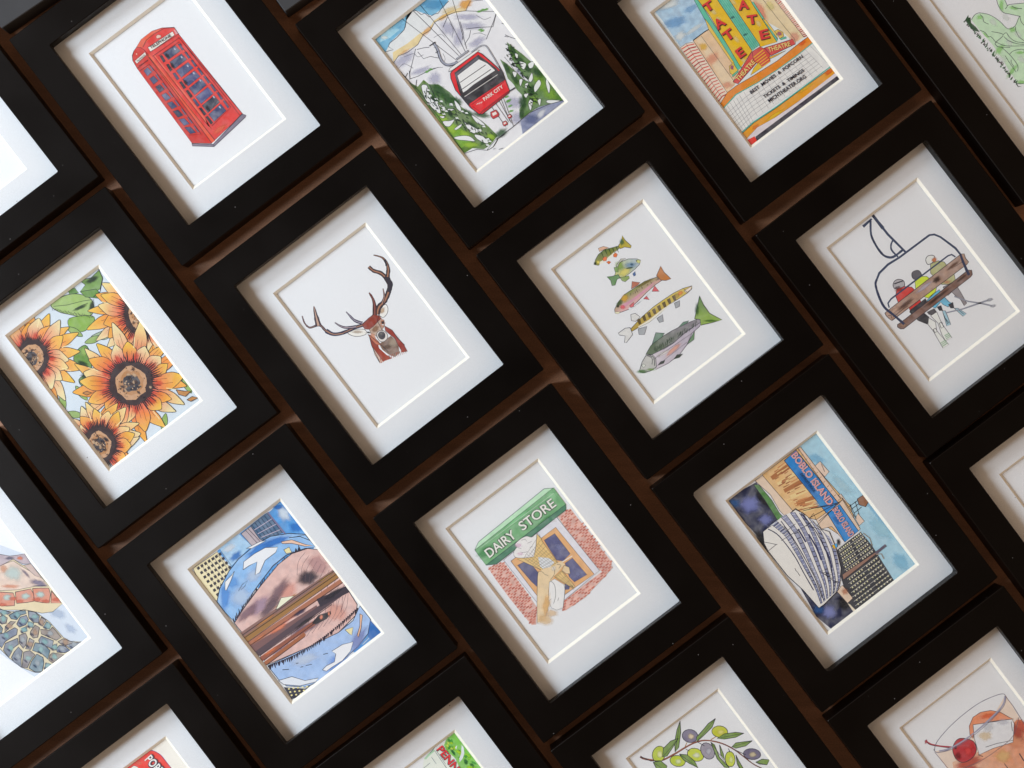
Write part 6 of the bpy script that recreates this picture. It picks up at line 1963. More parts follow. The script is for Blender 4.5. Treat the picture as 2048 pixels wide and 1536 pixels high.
'F': '''
F|eceae8|.1|129 38 44 31 54 4 -1 -38 -35 -37 -50 -9 -18 33|4.54
b|c8a888|0.7|169 44 22.7 38.5 -1.18
F|eceae6|.1|-199 76 66 -16 68 -51 -3 -41 -45 6 -49 30 -29 37|4.54
b|b8a898|0.6|-128 29 56.7 15.9 -0.659
M|3c3038|52,30.8|110 46 57 42 75 14 75 42 44 38 15 67 -9 71 -40 60 -12 55
M|a87860|15.6,9.25|110 46 57 42 75 14 75 42 44 38 15 67 -9 71 -40 60 -12 55
M|35303c|39.8,38.5|317 144 54 37 15 53 3 41
M|3c3038|42.9,9.64|393 258 47 49 23 54 -1 65 -48 67
M|a87860|12.9,2.89|393 258 47 49 23 54 -1 65 -48 67
M|4a2c30|45.9,13.5|91 54 50 68 26 59 7 65
M|8c5048|13.8,4.05|91 54 50 68 26 59 7 65
M|4a3c48|27.6,7.71|210 98 53 38 34 64
M|b08a78|8.27,2.31|210 98 53 38 34 64
M|30303c|21.4,5.78|449 343 23 61
M|2e2c48|36.7,11.6|-33 41 -89 33 -86 19 -85 37 -52 72 -9 71 -30 26 -61 23 -12 59 22 66
M|9c7868|11,3.47|-33 41 -89 33 -86 19 -85 37 -52 72 -9 71 -30 26 -61 23 -12 59 22 66
M|2e3050|39.8,27|-346 210 35 -67 77 -47
M|a8806a|11.9,8.09|-346 210 35 -67 77 -47
M|4a3c48|64.3,9.64|-372 287 37 86 37 80
M|c0a090|19.3,2.89|-372 287 37 86 37 80
M|3a3850|30.6,9.64|-44 64 -39 61 -9 62 -5 49
M|a8a0b0|9.18,2.89|-44 64 -39 61 -9 62 -5 49
M|3a3850|30.6,9.64|-108 73 -77 49 -34 48 -18 51
M|b0a0a8|9.18,2.89|-108 73 -77 49 -34 48 -18 51
f|8a3428,a8442c|.4|-64 -64 16 -26 8 -63 -21 -56 15 -83 24 -61 -68 23 -41 3 -6 19 10 78 23 68|-64 -64 -10 -264
f|d8b8a8|.2|-102 -163 0 -43 -4 -126 -32 14 11 88|3.4
f|8c7060|.8|-37 -177 82 -6 48 -1 6 -48 -7 -66 -34 -59 -55 -1 -31 53 -18 70
b|b8a898|0.7|77 -243 45.4 68 -1.18
b|6a5040|0.6|4 -245 45.4 27.2 -0.654
f|9c3c30|.4|102 -80 31 -71 -2 -77 7 -84 -13 -76 -42 23 9 67 14 75 -15 55 -11 51|3.4
f|c8785c|.3|-66 -48 25 -33 13 -75 -2 -41 -33 32 -6 48|3.4
l|806050|7.94,2.27|-126 -284 -13 -35
l|a85038|7.94,2.27|-110 -289 -13 -35;-93 -293 -14 -36
l|806050|7.94,2.27|-77 -298 -13 -36
l|a85038|7.94,2.27|-61 -303 -13 -36;-45 -308 -13 -36
l|806050|7.94,2.27|-29 -313 -13 -36
l|a85038|7.94,2.27|-13 -318 -13 -36;4 -323 -14 -36
l|806050|7.94,2.27|20 -328 -13 -36
l|a85038|7.94,2.27|36 -333 -13 -36;52 -338 -13 -36
l|806050|7.94,2.27|68 -343 -13 -36
l|a85038|7.94,2.27|84 -348 -13 -36;101 -353 -14 -36
l|806050|7.94,2.27|117 -358 -13 -36
f|963a28|.5|-48 60 76 6 51 1 41 -40 1 -36 -66 -3 -43 -17 -46 14 -25 22 1 25|2.27
f|c0a898|.4|-29 -19 48 -1 98 15 10 -34 -25 -38 -37 -14 6 -48 -17 -37 -44 -5 -28 28 4 51 -23 46|3.4
b|9a7458|0.8|19 -49 43.1 29.5 0.133
b|d89070|0.7|101 -48 24.9 45.4 -0.654
b|e0a080|0.7|-37 -84 34 22.7 -1.36
b|1c1c28|1|107 -44 17 15.9 -0.654
b|e4e0e0|0.9|95 -60 15.9 7.94 -0.654
b|1c1c28|1|-52 -36 22.7 9.07 -0.829
b|f0eeee|0.8|-71 -27 13.6 9.07 -0.654
F|dcd6d4|.05|-3 -96 37 11 33 -22 8 -42 -21 -34 -48 -3 -24 33|4.54
F|46424a|.6|4 -105 31 11 25 -19 0 -29 -24 -24 -28 4 -12 27
b|96908c|0.7|32 -116 15.9 9.07 -0.654
l|2a2a38|4.54|-64 -64 -37 -85 -32 -162;120 27 -43 -28 -11 -70 -8 -29;105 -86 28 -65 -5 -81 12 -96;-43 56 71 10 49 -2;-61 -51 19 -87 17 -70 10 -79
''',
'G': '''
f|8a8a3c,4c6a3c|.4|-160 590 54 24 73 2 64 -28 55 -23 4 -22 -97 -5 -88 -4 -72 0 -22 28|-89 543 12 91|3.4
f|eceae0|.1|-139 553 75 -14 105 6 -61 -25 -82 5 -52 8
l|2f4428|10.2,3.4|-70 616 -16 -59;-29 614 -16 -59;3 599 -16 -59;36 586 -17 -59;68 576 -16 -59
f|b0a030|.4|87 567 47 14 39 38 -5 -49 14 -75 -16 -13 -40 41 -42 11|4.54
b|3c6a40|0.7|135 573 22.7 34 -0.642
f|d0a890|.4|-72 659 47 -14 34 -40 -42 11 -49 11|3.4
f|e8742c|.4|-95 563 28 -1 9 -20 -24 -18 -24 15|2.27
f|e8742c|.4|-89 515 24 -7 10 -19 -28 -4|2.27
f|e8742c|.4|3 531 28 0 3 -24 -24 -13 -19 18|2.27
b|e8d870|0.9|-149 558 18.1 18.1 -0.649
b|2c3c2c|0.8|-179 566 15.9 18.1 -0.649
f|a8b8c4,bcc07c|.6|-76 391 32 32 60 13 71 -19 64 -48 18 -28 -31 -27 -56 -8 -81 -2 -66 7 -36 28 -5 31|135 366 -193 11|4.54
b|e8dc80|0.8|-12 342 68 34 -0.123
b|7a98bc|0.6|71 358 68 31.7 -0.475
b|8aa850|0.7|-14 415 45.4 45.4 -0.649
b|26506c|0.9|82 357 15.9 11.3 -0.649
b|2c4c34|0.9|46 344 38.5 7.94 -0.475
b|1c1c20|1|139 356 10.2 10.2 -0.649
b|d0d080|0.8|148 342 22.7 20.4 -0.649
f|b8b8b0|.4|-37 433 70 25 40 -23 -70 3 -38 -21|3.4
f|7a9a58|.5|-65 433 35 -20 -28 -36 -22 17|3.4
f|5c8a50|.6|-72 359 -55 21 -40 26 7 -51 -19 -43 26 -13 45 31 33 -4|4.54
f|8aa060|.5|-75 326 74 -35 -10 -21 -51 -2 -17 25|3.4
f|3a6098|.4|36 284 32 4 -16 -30 -20 1|3.4
f|848c50,d0a4a8|.3|-292 126 69 34 86 20 83 -6 135 -10 115 -37 45 2 -13 -55 -82 6 -105 -7 -128 -17 -105 -6 -93 28 -23 18|-61 165 -3 -98|4.54
f|c890a8|.4|-210 121 100 -19 146 3 130 2 -86 -20 -146 -4 -139 6
f|e0e8f0|.1|-185 59 141 -21 183 32 -55 -15 -153 -13 -117 -3
b|e0b040|0.7|-157 152 45.4 34 0.0526
b|3c5c34|0.7|-221 144 45.4 22.7 0.222
b|7a6a38|0.6|71 151 102 15.9 -0.168
b|e86878|0.8|-219 99 27.2 22.7 -0.649
b|222c22|0.9|-249 129 13.6 13.6 -0.649
f|e8e4c8|.1|-301 105 44 -27 -32 -4 -20 20|2.27
f|b87840|.5|199 139 85 47 -10 -61 14 -89 -48 17 -34 31|4.54
f|b06850|.5|-56 182 46 51 53 -54 -32 -4|3.4
f|c86068|.3|80 50 50 27 3 -67|3.4
f|c86068|.3|-23 43 37 5 2 -44|3.4
f|c86068|.3|-162 71 52 3 -24 -32 -30 8|3.4
l|3c3830|3.4|-56 129 8 3;-4 132 1 -6;32 144 -10 -21;20 124 5 -1;-69 139 2 -5;33 133 -2 -11;125 121 -3 -11;-43 139 0 -8;77 125 -1 -9;-7 136 -1 -9;-191 151 4 -2;126 130 -8 -19;177 112 0 -8;-38 152 -10 -20;187 99 8 2;-22 149 -9 -19;84 124 0 -9;-86 156 -9 -18;-31 122 11 6;192 118 -6 -16;175 115 -3 -11;-19 150 -9 -21;-104 142 3 -3;202 115 -5 -14;191 112 -1 -10;89 128 -3 -13
f|ccb860,a89040|.3|-281 -104 83 15 80 11 121 8 98 -3 124 -8 100 -19 77 -30 -19 -21 -58 -6 -83 6 -107 10 -124 -13 -118 -4 -113 22 -66 7|-4 -79 -14 -75|4.54
f|e8e4d8|.1|-213 -127 120 -12 146 3 139 -6 -60 -4 -121 -8 -118 -4 -113 22
f|5c4c28|.5|-188 -73 33 -5 -20 -48 -23 6
f|5c4c28|.5|-133 -76 33 -5 -19 -48 -24 6
f|5c4c28|.5|-78 -79 33 -5 -19 -48 -24 6
f|5c4c28|.5|-23 -82 33 -5 -19 -48 -24 6
f|5c4c28|.5|32 -85 33 -5 -19 -48 -24 6
f|5c4c28|.5|87 -88 33 -5 -19 -48 -24 6
f|5c4c28|.5|142 -91 33 -5 -19 -48 -24 6
f|5c4c28|.5|197 -94 33 -5 -19 -48 -24 6
b|e09058|0.8|275 -119 29.5 22.7 -0.123
f|eee0d8|.2|316 -121 83 -9 -25 -21 -53 0|3.4
l|403830|3.4|325 -100 6 -47
b|b09858|0.8|238 -119 27.2 22.7 -0.649
f|d0d0d2|.4|-278 -91 -40 23 -78 2 -1 -21 37 -36 -42 -46 14 -10 90 24|4.54
f|d0d0d2|.4|-202 0 39 -15 16 -55 -56 -7 -28 29|4.54
f|a0a4ac|.4|-226 -145 77 -30 -63 -45 -41 31|4.54
f|a0a4ac|.4|-32 -172 62 -4 -33 -53 -35 12|4.54
f|a0a4ac|.4|177 -159 53 -9 -33 -42 -37 7|4.54
f|5a7050,8a8490|.6|-313 -372 84 36 105 5 132 -14 151 -29 118 -33 -7 -37 -153 16 -153 -13 -132 15 -100 19|-227 -352 306 -33|4.54
f|c4bcc8,a8a0b4|.4|-268 -407 100 -19 132 -15 153 13 153 -16 -38 -22 -92 -8 -99 -54 -109 -31 -130 -1 -126 24 40 70|-284 -466 509 28|4.54
b|f0b8a8|0.8|-86 -488 102 22.7 0.0438
b|f0ecec|0.8|-179 -460 68 18.1 -0.123
f|b8b8b8|.5|-448 -455 66 49 62 25 52 -26 6 -48 -43 -66 -62 3 -67 26 -17 24|5.67
b|4c7a3c|0.7|-434 -474 56.7 18.1 -0.649
b|78a050|0.6|-360 -508 45.4 15.9 -0.656
L|2a2a38|5.67|-307 -392 18 -42 -34 -45;-290 -397 15 -47 -37 -58
f|c8ccc8|.1|-407 -429 24 3 11 -23 -27 -8|3.4
f|8ca850,50744a|.4|238 -384 162 138 -19 -82 -3 -98 54 -117 -88 35 -96 44 27 45|330 -432 49 177|5.67
b|2c5a34|0.6|307 -330 22.7 68 -0.649
b|3c6a30|0.6|345 -487 68 13.6 -0.649
f|6a8878|.6|-213 -334 93 65 60 -53 -39 -13|4.54
f|6a8878|.5|71 -357 67 13 48 -22 -27 -8|3.4
f|6a9068|.5|41 -528 127 54 -49 -56|4.54
f|303c34|.2|-294 -516 52 11 38 -15 -26 -16
f|303c34|.2|-141 -560 55 15 47 -29 -47 -7
l|2a2a38|3.4|-159 -433 107 -10 137 10 83 -5
l|34463a|4.54|-180 -383 -10 -24;-129 -376 0 -11;-211 -409 1 -10;110 -420 -6 -20;-61 -424 11 3;-54 -389 0 -12;36 -388 -7 -21;-227 -407 14 6;-97 -415 26 22;144 -433 7 -2;44 -428 29 27;-77 -377 -31 -52;-109 -403 -2 -15;108 -401 -15 -31;-80 -418 12 4;-146 -379 -21 -38;-124 -382 -20 -39;-215 -401 14 7;229 -403 -29 -49;-74 -421 2 -9;144 -424 -11 -25;-104 -390 -10 -25;-215 -411 34 34;216 -444 9 1;-124 -381 -13 -28;15 -425 17 10;-162 -384 -20 -38;54 -434 17 11;-35 -383 -6 -20;-53 -392 -8 -22;12 -429 20 15;-175 -401 14 7;107 -405 12 5;-149 -396 14 8;62 -400 -12 -27;173 -445 37 37;-230 -390 22 17;39 -420 26 23;-90 -401 22 17;-69 -402 23 20;-205 -378 2 -9;171 -440 31 29;-203 -364 -21 -39;55 -433 31 29;-181 -401 29 26;-30 -414 25 21;-152 -393 8 -1;53 -435 31 29;-122 -406 -3 -15;67 -395 -14 -29;-53 -418 26 22;-197 -371 5 -3;216 -418 9 0;102 -442 31 28;-47 -404 15 9;-77 -420 14 7;49 -394 -15 -31;171 -426 21 17;-47 -424 4 -6;241 -404 -10 -25
l|584c5c|3.4|-287 -450 214 -12 213 -12;-294 -516 175 3 174 3
''',
'H': '''
m|262c40|29.5,29.5|-6 756 0 -79 2 -73
m|3c4660|20.4,20.4|-5 734 2 -203 30 -225
m|3c4660|18.1,24.9|-34 735 -107 -8
M|3c4660|20.4,20.4|-53 728 -73 -103 -24 -97 -5 -82 12 -59 51 -47 107 -3
L|2c3248|7.94,7.94|-129 621 -23 -105 -5 -82 20 -59
M|3c4660|15.9,15.9|2 462 -38 -21 -27 -44 8 -85
m|3c4660|19.3,19.3|-336 268 53 32 113 14 120 -13 345 -6 40 -23 31 -53 47 -166 1 -73 -23 -68 -34 -119
m|323a56|22.7,18.1|357 -207 29 94
F|a8a4aa|.3|-249 137 38 21 40 -14 23 -37 -21 -39 -53 9 -34 22|5.67
l|2a2a38|11.3|-233 139 81 -27
b|5c5860|0.8|-231 94 34 13.6 -0.311
f|c8342c|.4|-246 84 72 -19 51 -47 7 -48 -15 -75 -10 -50 -87 -20 -44 19 12 34 -47 109 17 59|4.54
b|8c2c24|0.6|-228 70 45.4 22.7 -0.308
F|5c5a62|.4|-50 113 28 8 38 -18 6 -38 -21 -27 -55 13 -12 31|5.67
f|c8d83c|.35|-65 46 74 -7 37 -28 10 -44 3 -89 -37 -29 -89 -3 -32 53 -3 89|4.54
F|d4d4d4|.2|129 134 33 18 39 -15 12 -31 -41 -26 -51 10|5.67
b|c07040|0.8|191 87 29.5 27.2 -0.657
f|b0b080|.5|143 80 72 -19 39 -44 -1 -57 4 -90 -26 -52 -76 15 -45 35 -19 145|4.54
b|c88a70|0.5|160 -142 45.4 22.7 -0.656
m|3c4660|13.6,13.6|-402 -5 15 39 48 14 655 -7 34 -12 14 -39
f|2c2c34|.4|-281 -149 23 11 173 -2 -17 -60 -78 -26 17 -71 -55 -44 -48 80
f|3c3a42|.4|-153 -247 75 -15 -2 -41 -49 -6 -24 34
f|6ab0d0|.4|-90 -165 96 12 58 -1 -8 -66 11 -81 16 -26 -53 -3 -23 46 -4 32 -71 -17 -12 23|4.54
f|2a2c38|.2|44 -312 50 -10 -26 -52 -27 21
f|2a2c38|.2|-52 -267 42 -11 -18 -51 -27 21
f|8c8488|.4|105 -157 110 -27 -10 -107 -18 -117 -32 -4 8 66 -16 56 -6 48 -48 -6|4.54
f|dcdcdc|.1|-171 -298 26 -70 -40 -71 10 -166 -62 5 25 182 -2 74|4.54
f|dcdcdc|.1|-147 -295 67 -8 -27 -109 -7 -161 -63 13 7 66 36 103|4.54
f|9cbccc|.1|-32 -325 22 -18 -38 -129 -38 12|4.54
f|9cbccc|.1|68 -374 28 -21 30 -88 -39 1|4.54
l|4c9058|5.67|-228 -550 54 -6;-229 -567 56 -3;-231 -583 56 -5;-156 -518 48 -9;-159 -533 50 -10;-162 -550 50 -5
l|2a2a38|5.67|-205 -409 25 -4 -4 -34 -25 5 4 33;-125 -398 25 -5 -14 -47 -25 5 14 47;-54 -381 2 -73;-42 -347 -26 -109;89 -404 17 -71
m|8a8c9a|11.3,15.9|-22 -359 151 -69 150 -50 115 -39
m|8a8c9a|11.3,15.9|135 -288 72 -113 81 -84 83 -100
b|a0a2ac|0.9|376 -512 31.7 14.7 -0.401
b|a0a2ac|0.9|364 -575 31.7 14.7 -0.401
f|a88878|.7|-465 -21 24 3 863 -1 23 -17 -15 -39 2 -45 -28 -7 -861 13 -9 36 -4 32|5.67
b|5a3c34|0.7|-266 -73 102 24.9 0
b|3a2a2a|0.8|101 -68 45.4 29.5 0.0087
b|b8b0c0|0.7|-32 -52 102 22.7 0.0087
b|c8a898|0.7|-383 -56 56.7 22.7 0.0087
b|6a4838|0.7|297 -59 79.4 18.1 0
l|3a2a28|4.54|-427 -94 131 0 41 -3;299 -75 108 -11;-456 -57 26 -13 -13 -26
f|7a584c|.6|-437 -173 33 -4 786 2 27 -21 -20 -35 -28 -8 -777 0 -23 17 -12 31|5.67
b|3c2a28|0.6|-3 -203 159 15.9 0
b|a08070|0.7|-399 -209 45.4 22.7 -0.656
b|4a3430|0.6|291 -199 68 13.6 0.0087
M|323a56|19.3,22.7|-336 268 -37 -29 -40 -99 -22 -113 22 -103 28 -133
m|323a56|19.3,22.7|414 -20 -23 -68 -30 -129
''',
'I': '''
f|dce6f4|.1|-59 727 440 -332 121 -192 26 -975 -590 -50 -207 615
b|c8d8f0|0.6|417 -409 95.6 47.8 -0.993
b|c4d4ee|0.5|430 -588 71.7 39.9 -1.17
f|ecdcb8|.15|97 411 179 -156 122 -33 36 -97 66 -30 18 -461 -123 -6 -83 47 -96 108 -188 143 -188 143|3.99
f|c8b8c0|.5|198 414 132 -86 60 -65 61 -36 58 -29 -9 -103 -59 40 -43 87 -132 21 -154 57|3.99
b|e88a68|0.8|453 190 31.9 19.9 -0.641
b|60607c|0.7|378 247 47.8 15.9 -0.641
f|f0d8c8|.5|266 243 52 -10 71 -24 43 -112 69 -171 -3 -83 -90 64 -145 70 -130 88 -116 108 95 127|3.99
b|d2e4e2|0.8|322 121 87.7 71.7 -1.17
b|8a84a0|0.8|452 -87 87.7 28.7 -0.912
b|f0a888|0.6|232 40 87.7 20.7 -0.651
b|5c5c80|0.8|441 -114 71.7 9.56 -0.651
b|7a7490|0.6|410 54 63.8 14.3 -1.43
b|e8b090|0.6|277 205 39.9 39.9 -0.651
f|d8c0b8|.4|440 121 61 -31 -2 -153 -34 46|3.19
f|e49c84|.4|20 126 106 -70 89 -78 -14 -44 -46 -55 -56 38 -143 123|5.58
f|e49c84|.4|235 -27 127 -61 -7 -55 -38 -51 -60 31 -74 46 25 46|5.58
f|e49c84|.4|377 -95 65 -44 53 -41 -20 -54 -57 -56 -48 41 -47 50|5.58
f|e49c84|.4|500 -213 5 -144 -75 58|5.58
b|c8e0dc|0.9|145 -23 47.8 31.9 -0.651
b|c8e0dc|0.9|286 -111 47.8 31.9 -0.641
b|c8e0dc|0.9|402 -179 47.8 31.9 -0.641
b|e47a60|0.7|184 -63 44.6 20.7 -0.651
b|e47a60|0.7|75 -50 44.6 20.7 -0.651
b|e47a60|0.7|349 -198 44.6 20.7 -0.649
b|e47a60|0.7|402 -258 44.6 20.7 -0.651
b|e47a60|0.7|487 -303 44.6 20.7 -0.641
b|e47a60|0.7|214 -115 44.6 20.7 -0.659
f|e6dabc|.1|35 -64 26 -45 70 -63 69 -27 69 -78 30 -92 18 -54 8 -95 7 -95 29 -67 85 -70 -246 -12 -203 5 -57 43 -71 114 -36 137 -15 111 -18 133 160 212|4.78
f|8a94a4|.8|33 -68 38 -53 24 -34 -35 7 -28 41 -61 36|6.38
f|9c9698|.8|-23 -115 47 -16 14 -40 -38 -31 -36 17 -11 38|6.38
f|7c98a6|.8|62 -159 72 -10 73 -46 -10 -27 -53 21 -49 -13 -33 35|6.38
f|aa9c92|.8|41 -213 38 -29 -66 -9 -78 -11 40 39|6.38
f|7c88a0|.8|71 -266 63 32 53 -21 -8 -43 -50 -22 -56 18|6.38
f|8a94a4|.8|224 -233 43 -47 10 -52 -42 -43 -35 32 -8 55|6.38
f|9c9698|.8|285 -348 18 -49 -62 -23 -13 35|6.38
f|7c98a6|.8|299 -409 15 -51 -37 -17 -37 43|6.38
f|aa9c92|.8|312 -483 7 -121 -54 7 -33 60 -38 68 18 37 58 -54|6.38
f|7c88a0|.8|-101 -245 43 -22 97 -14 9 -27 -34 -34 -63 8 -57 4 -59 -26 -19 105 33 44|6.38
f|8a94a4|.8|1 -372 -27 -49 -68 2 -25 -21 -48 -23 1 79 50 41|6.38
f|9c9698|.8|25 -360 61 -17 -11 -41 -45 -46 -43 -12 -2 57|6.38
f|7c98a6|.8|85 -326 43 -8 -20 -39 -53 20|6.38
f|aa9c92|.8|133 -393 65 21 17 -43 -65 -60 -36 18 -3 42|6.38
f|7c88a0|.8|167 -309 31 -43 -33 -25 -27 30|6.38
f|8a94a4|.8|142 -499 40 14 62 -101 -56 -48 -59 105|6.38
f|9c9698|.8|86 -436 20 -45 -73 -45 -33 35 52 30|6.38
f|7c98a6|.8|102 -499 54 -60 10 -78 -63 -51 -12 69 -50 78|6.38
f|aa9c92|.8|270 -616 55 -7 54 -85 -37 3 -61 51|6.38
f|7c88a0|.8|220 -657 44 6 33 -35 14 -60 -50 12 -54 46|6.38
f|8a94a4|.8|-148 -478 47 24 60 14 5 -53 -52 -50 -40 -59 -25 78|6.38
f|9c9698|.8|-32 -506 54 -21 14 -60 -60 -15 -68 -37 -33 34|6.38
f|7c98a6|.8|-80 -649 57 36 76 22 25 -58 -22 -43 -61 -54 -52 35|6.38
f|aa9c92|.8|142 -668 31 1 72 -75 -129 -1 -12 44|6.38
f|7c88a0|.8|68 -702 41 -50 -101 -3|6.38
f|8a94a4|.8|302 -680 89 -38 52 -29 -115 -3|6.38
f|9c9698|.8|214 -613 41 -11 -51 -41 -14 20|6.38
f|7c98a6|.8|-102 -155 49 -27 0 -39 -31 -27 -51 49|6.38
b|a0ccd0|0.7|42 -115 36.7 27.1 -0.92
b|2c3864|0.6|15 -116 27.1 11.2 -1.35
b|a4d0d0|0.7|4 -155 36.7 27.1 -2.17
b|2c3864|0.6|-36 -163 27.1 11.2 -1.34
b|a0ccd0|0.7|126 -204 36.7 27.1 -2.07
b|2c3864|0.6|100 -210 27.1 11.2 -1.35
b|c8a890|0.7|7 -239 36.7 27.1 -1.11
b|2c3864|0.6|-20 -242 27.1 11.2 -1.36
b|a4d0d0|0.7|135 -279 36.7 27.1 -1.55
b|2c3864|0.6|100 -283 27.1 11.2 -1.34
b|a4d0d0|0.7|241 -309 36.7 27.1 -0.758
b|2c3864|0.6|204 -313 27.1 11.2 -1.35
b|c8a890|0.7|257 -387 36.7 27.1 -1.74
b|2c3864|0.6|235 -391 27.1 11.2 -1.34
b|b0d4d4|0.7|288 -450 36.7 27.1 -1.99
b|2c3864|0.6|254 -449 27.1 11.2 -1.35
b|c0c8d0|0.7|262 -515 36.7 27.1 -1.04
b|2c3864|0.6|229 -520 27.1 11.2 -1.35
b|a0ccd0|0.7|-65 -292 36.7 27.1 -1.66
b|2c3864|0.6|-100 -296 27.1 11.2 -1.35
b|a4d0d0|0.7|-100 -404 36.7 27.1 -1.51
b|2c3864|0.6|-127 -410 27.1 11.2 -1.35
b|c0c8d0|0.7|30 -411 36.7 27.1 -1.74
b|2c3864|0.6|2 -423 27.1 11.2 -1.34
b|a0ccd0|0.7|94 -345 36.7 27.1 -0.785
b|2c3864|0.6|65 -351 27.1 11.2 -1.35
b|c8a890|0.7|159 -426 36.7 27.1 -2.13
b|2c3864|0.6|125 -425 27.1 11.2 -1.35
b|b0d4d4|0.7|170 -343 36.7 27.1 -1.04
b|2c3864|0.6|138 -350 27.1 11.2 -1.34
b|a0ccd0|0.7|177 -546 36.7 27.1 -1.37
b|2c3864|0.6|148 -550 27.1 11.2 -1.34
b|c8a890|0.7|57 -484 36.7 27.1 -0.874
b|2c3864|0.6|27 -483 27.1 11.2 -1.35
b|b0d4d4|0.7|108 -580 36.7 27.1 -2.19
b|2c3864|0.6|81 -595 27.1 11.2 -1.34
b|c8a890|0.7|324 -661 36.7 27.1 -1.92
b|2c3864|0.6|291 -665 27.1 11.2 -1.36
b|c0c8d0|0.7|263 -690 36.7 27.1 -1.29
b|2c3864|0.6|231 -698 27.1 11.2 -1.34
b|c0c8d0|0.7|-93 -504 36.7 27.1 -1.76
b|2c3864|0.6|-128 -509 27.1 11.2 -1.35
b|b0d4d4|0.7|-32 -575 36.7 27.1 -0.821
b|2c3864|0.6|-65 -582 27.1 11.2 -1.34
b|c0c8d0|0.7|8 -661 36.7 27.1 -1.38
b|2c3864|0.6|-26 -668 27.1 11.2 -1.34
b|a4d0d0|0.7|164 -707 36.7 27.1 -1.55
b|2c3864|0.6|128 -708 27.1 11.2 -1.35
b|b0d4d4|0.7|70 -734 36.7 27.1 -0.821
b|2c3864|0.6|33 -741 27.1 11.2 -1.35
b|c0c8d0|0.7|373 -721 36.7 27.1 -1.34
b|2c3864|0.6|337 -728 27.1 11.2 -1.34
b|a4d0d0|0.7|219 -639 36.7 27.1 -1.11
b|2c3864|0.6|187 -641 27.1 11.2 -1.35
b|c8a890|0.7|-91 -197 36.7 27.1 -0.948
b|2c3864|0.6|-114 -205 27.1 11.2 -1.35
''',
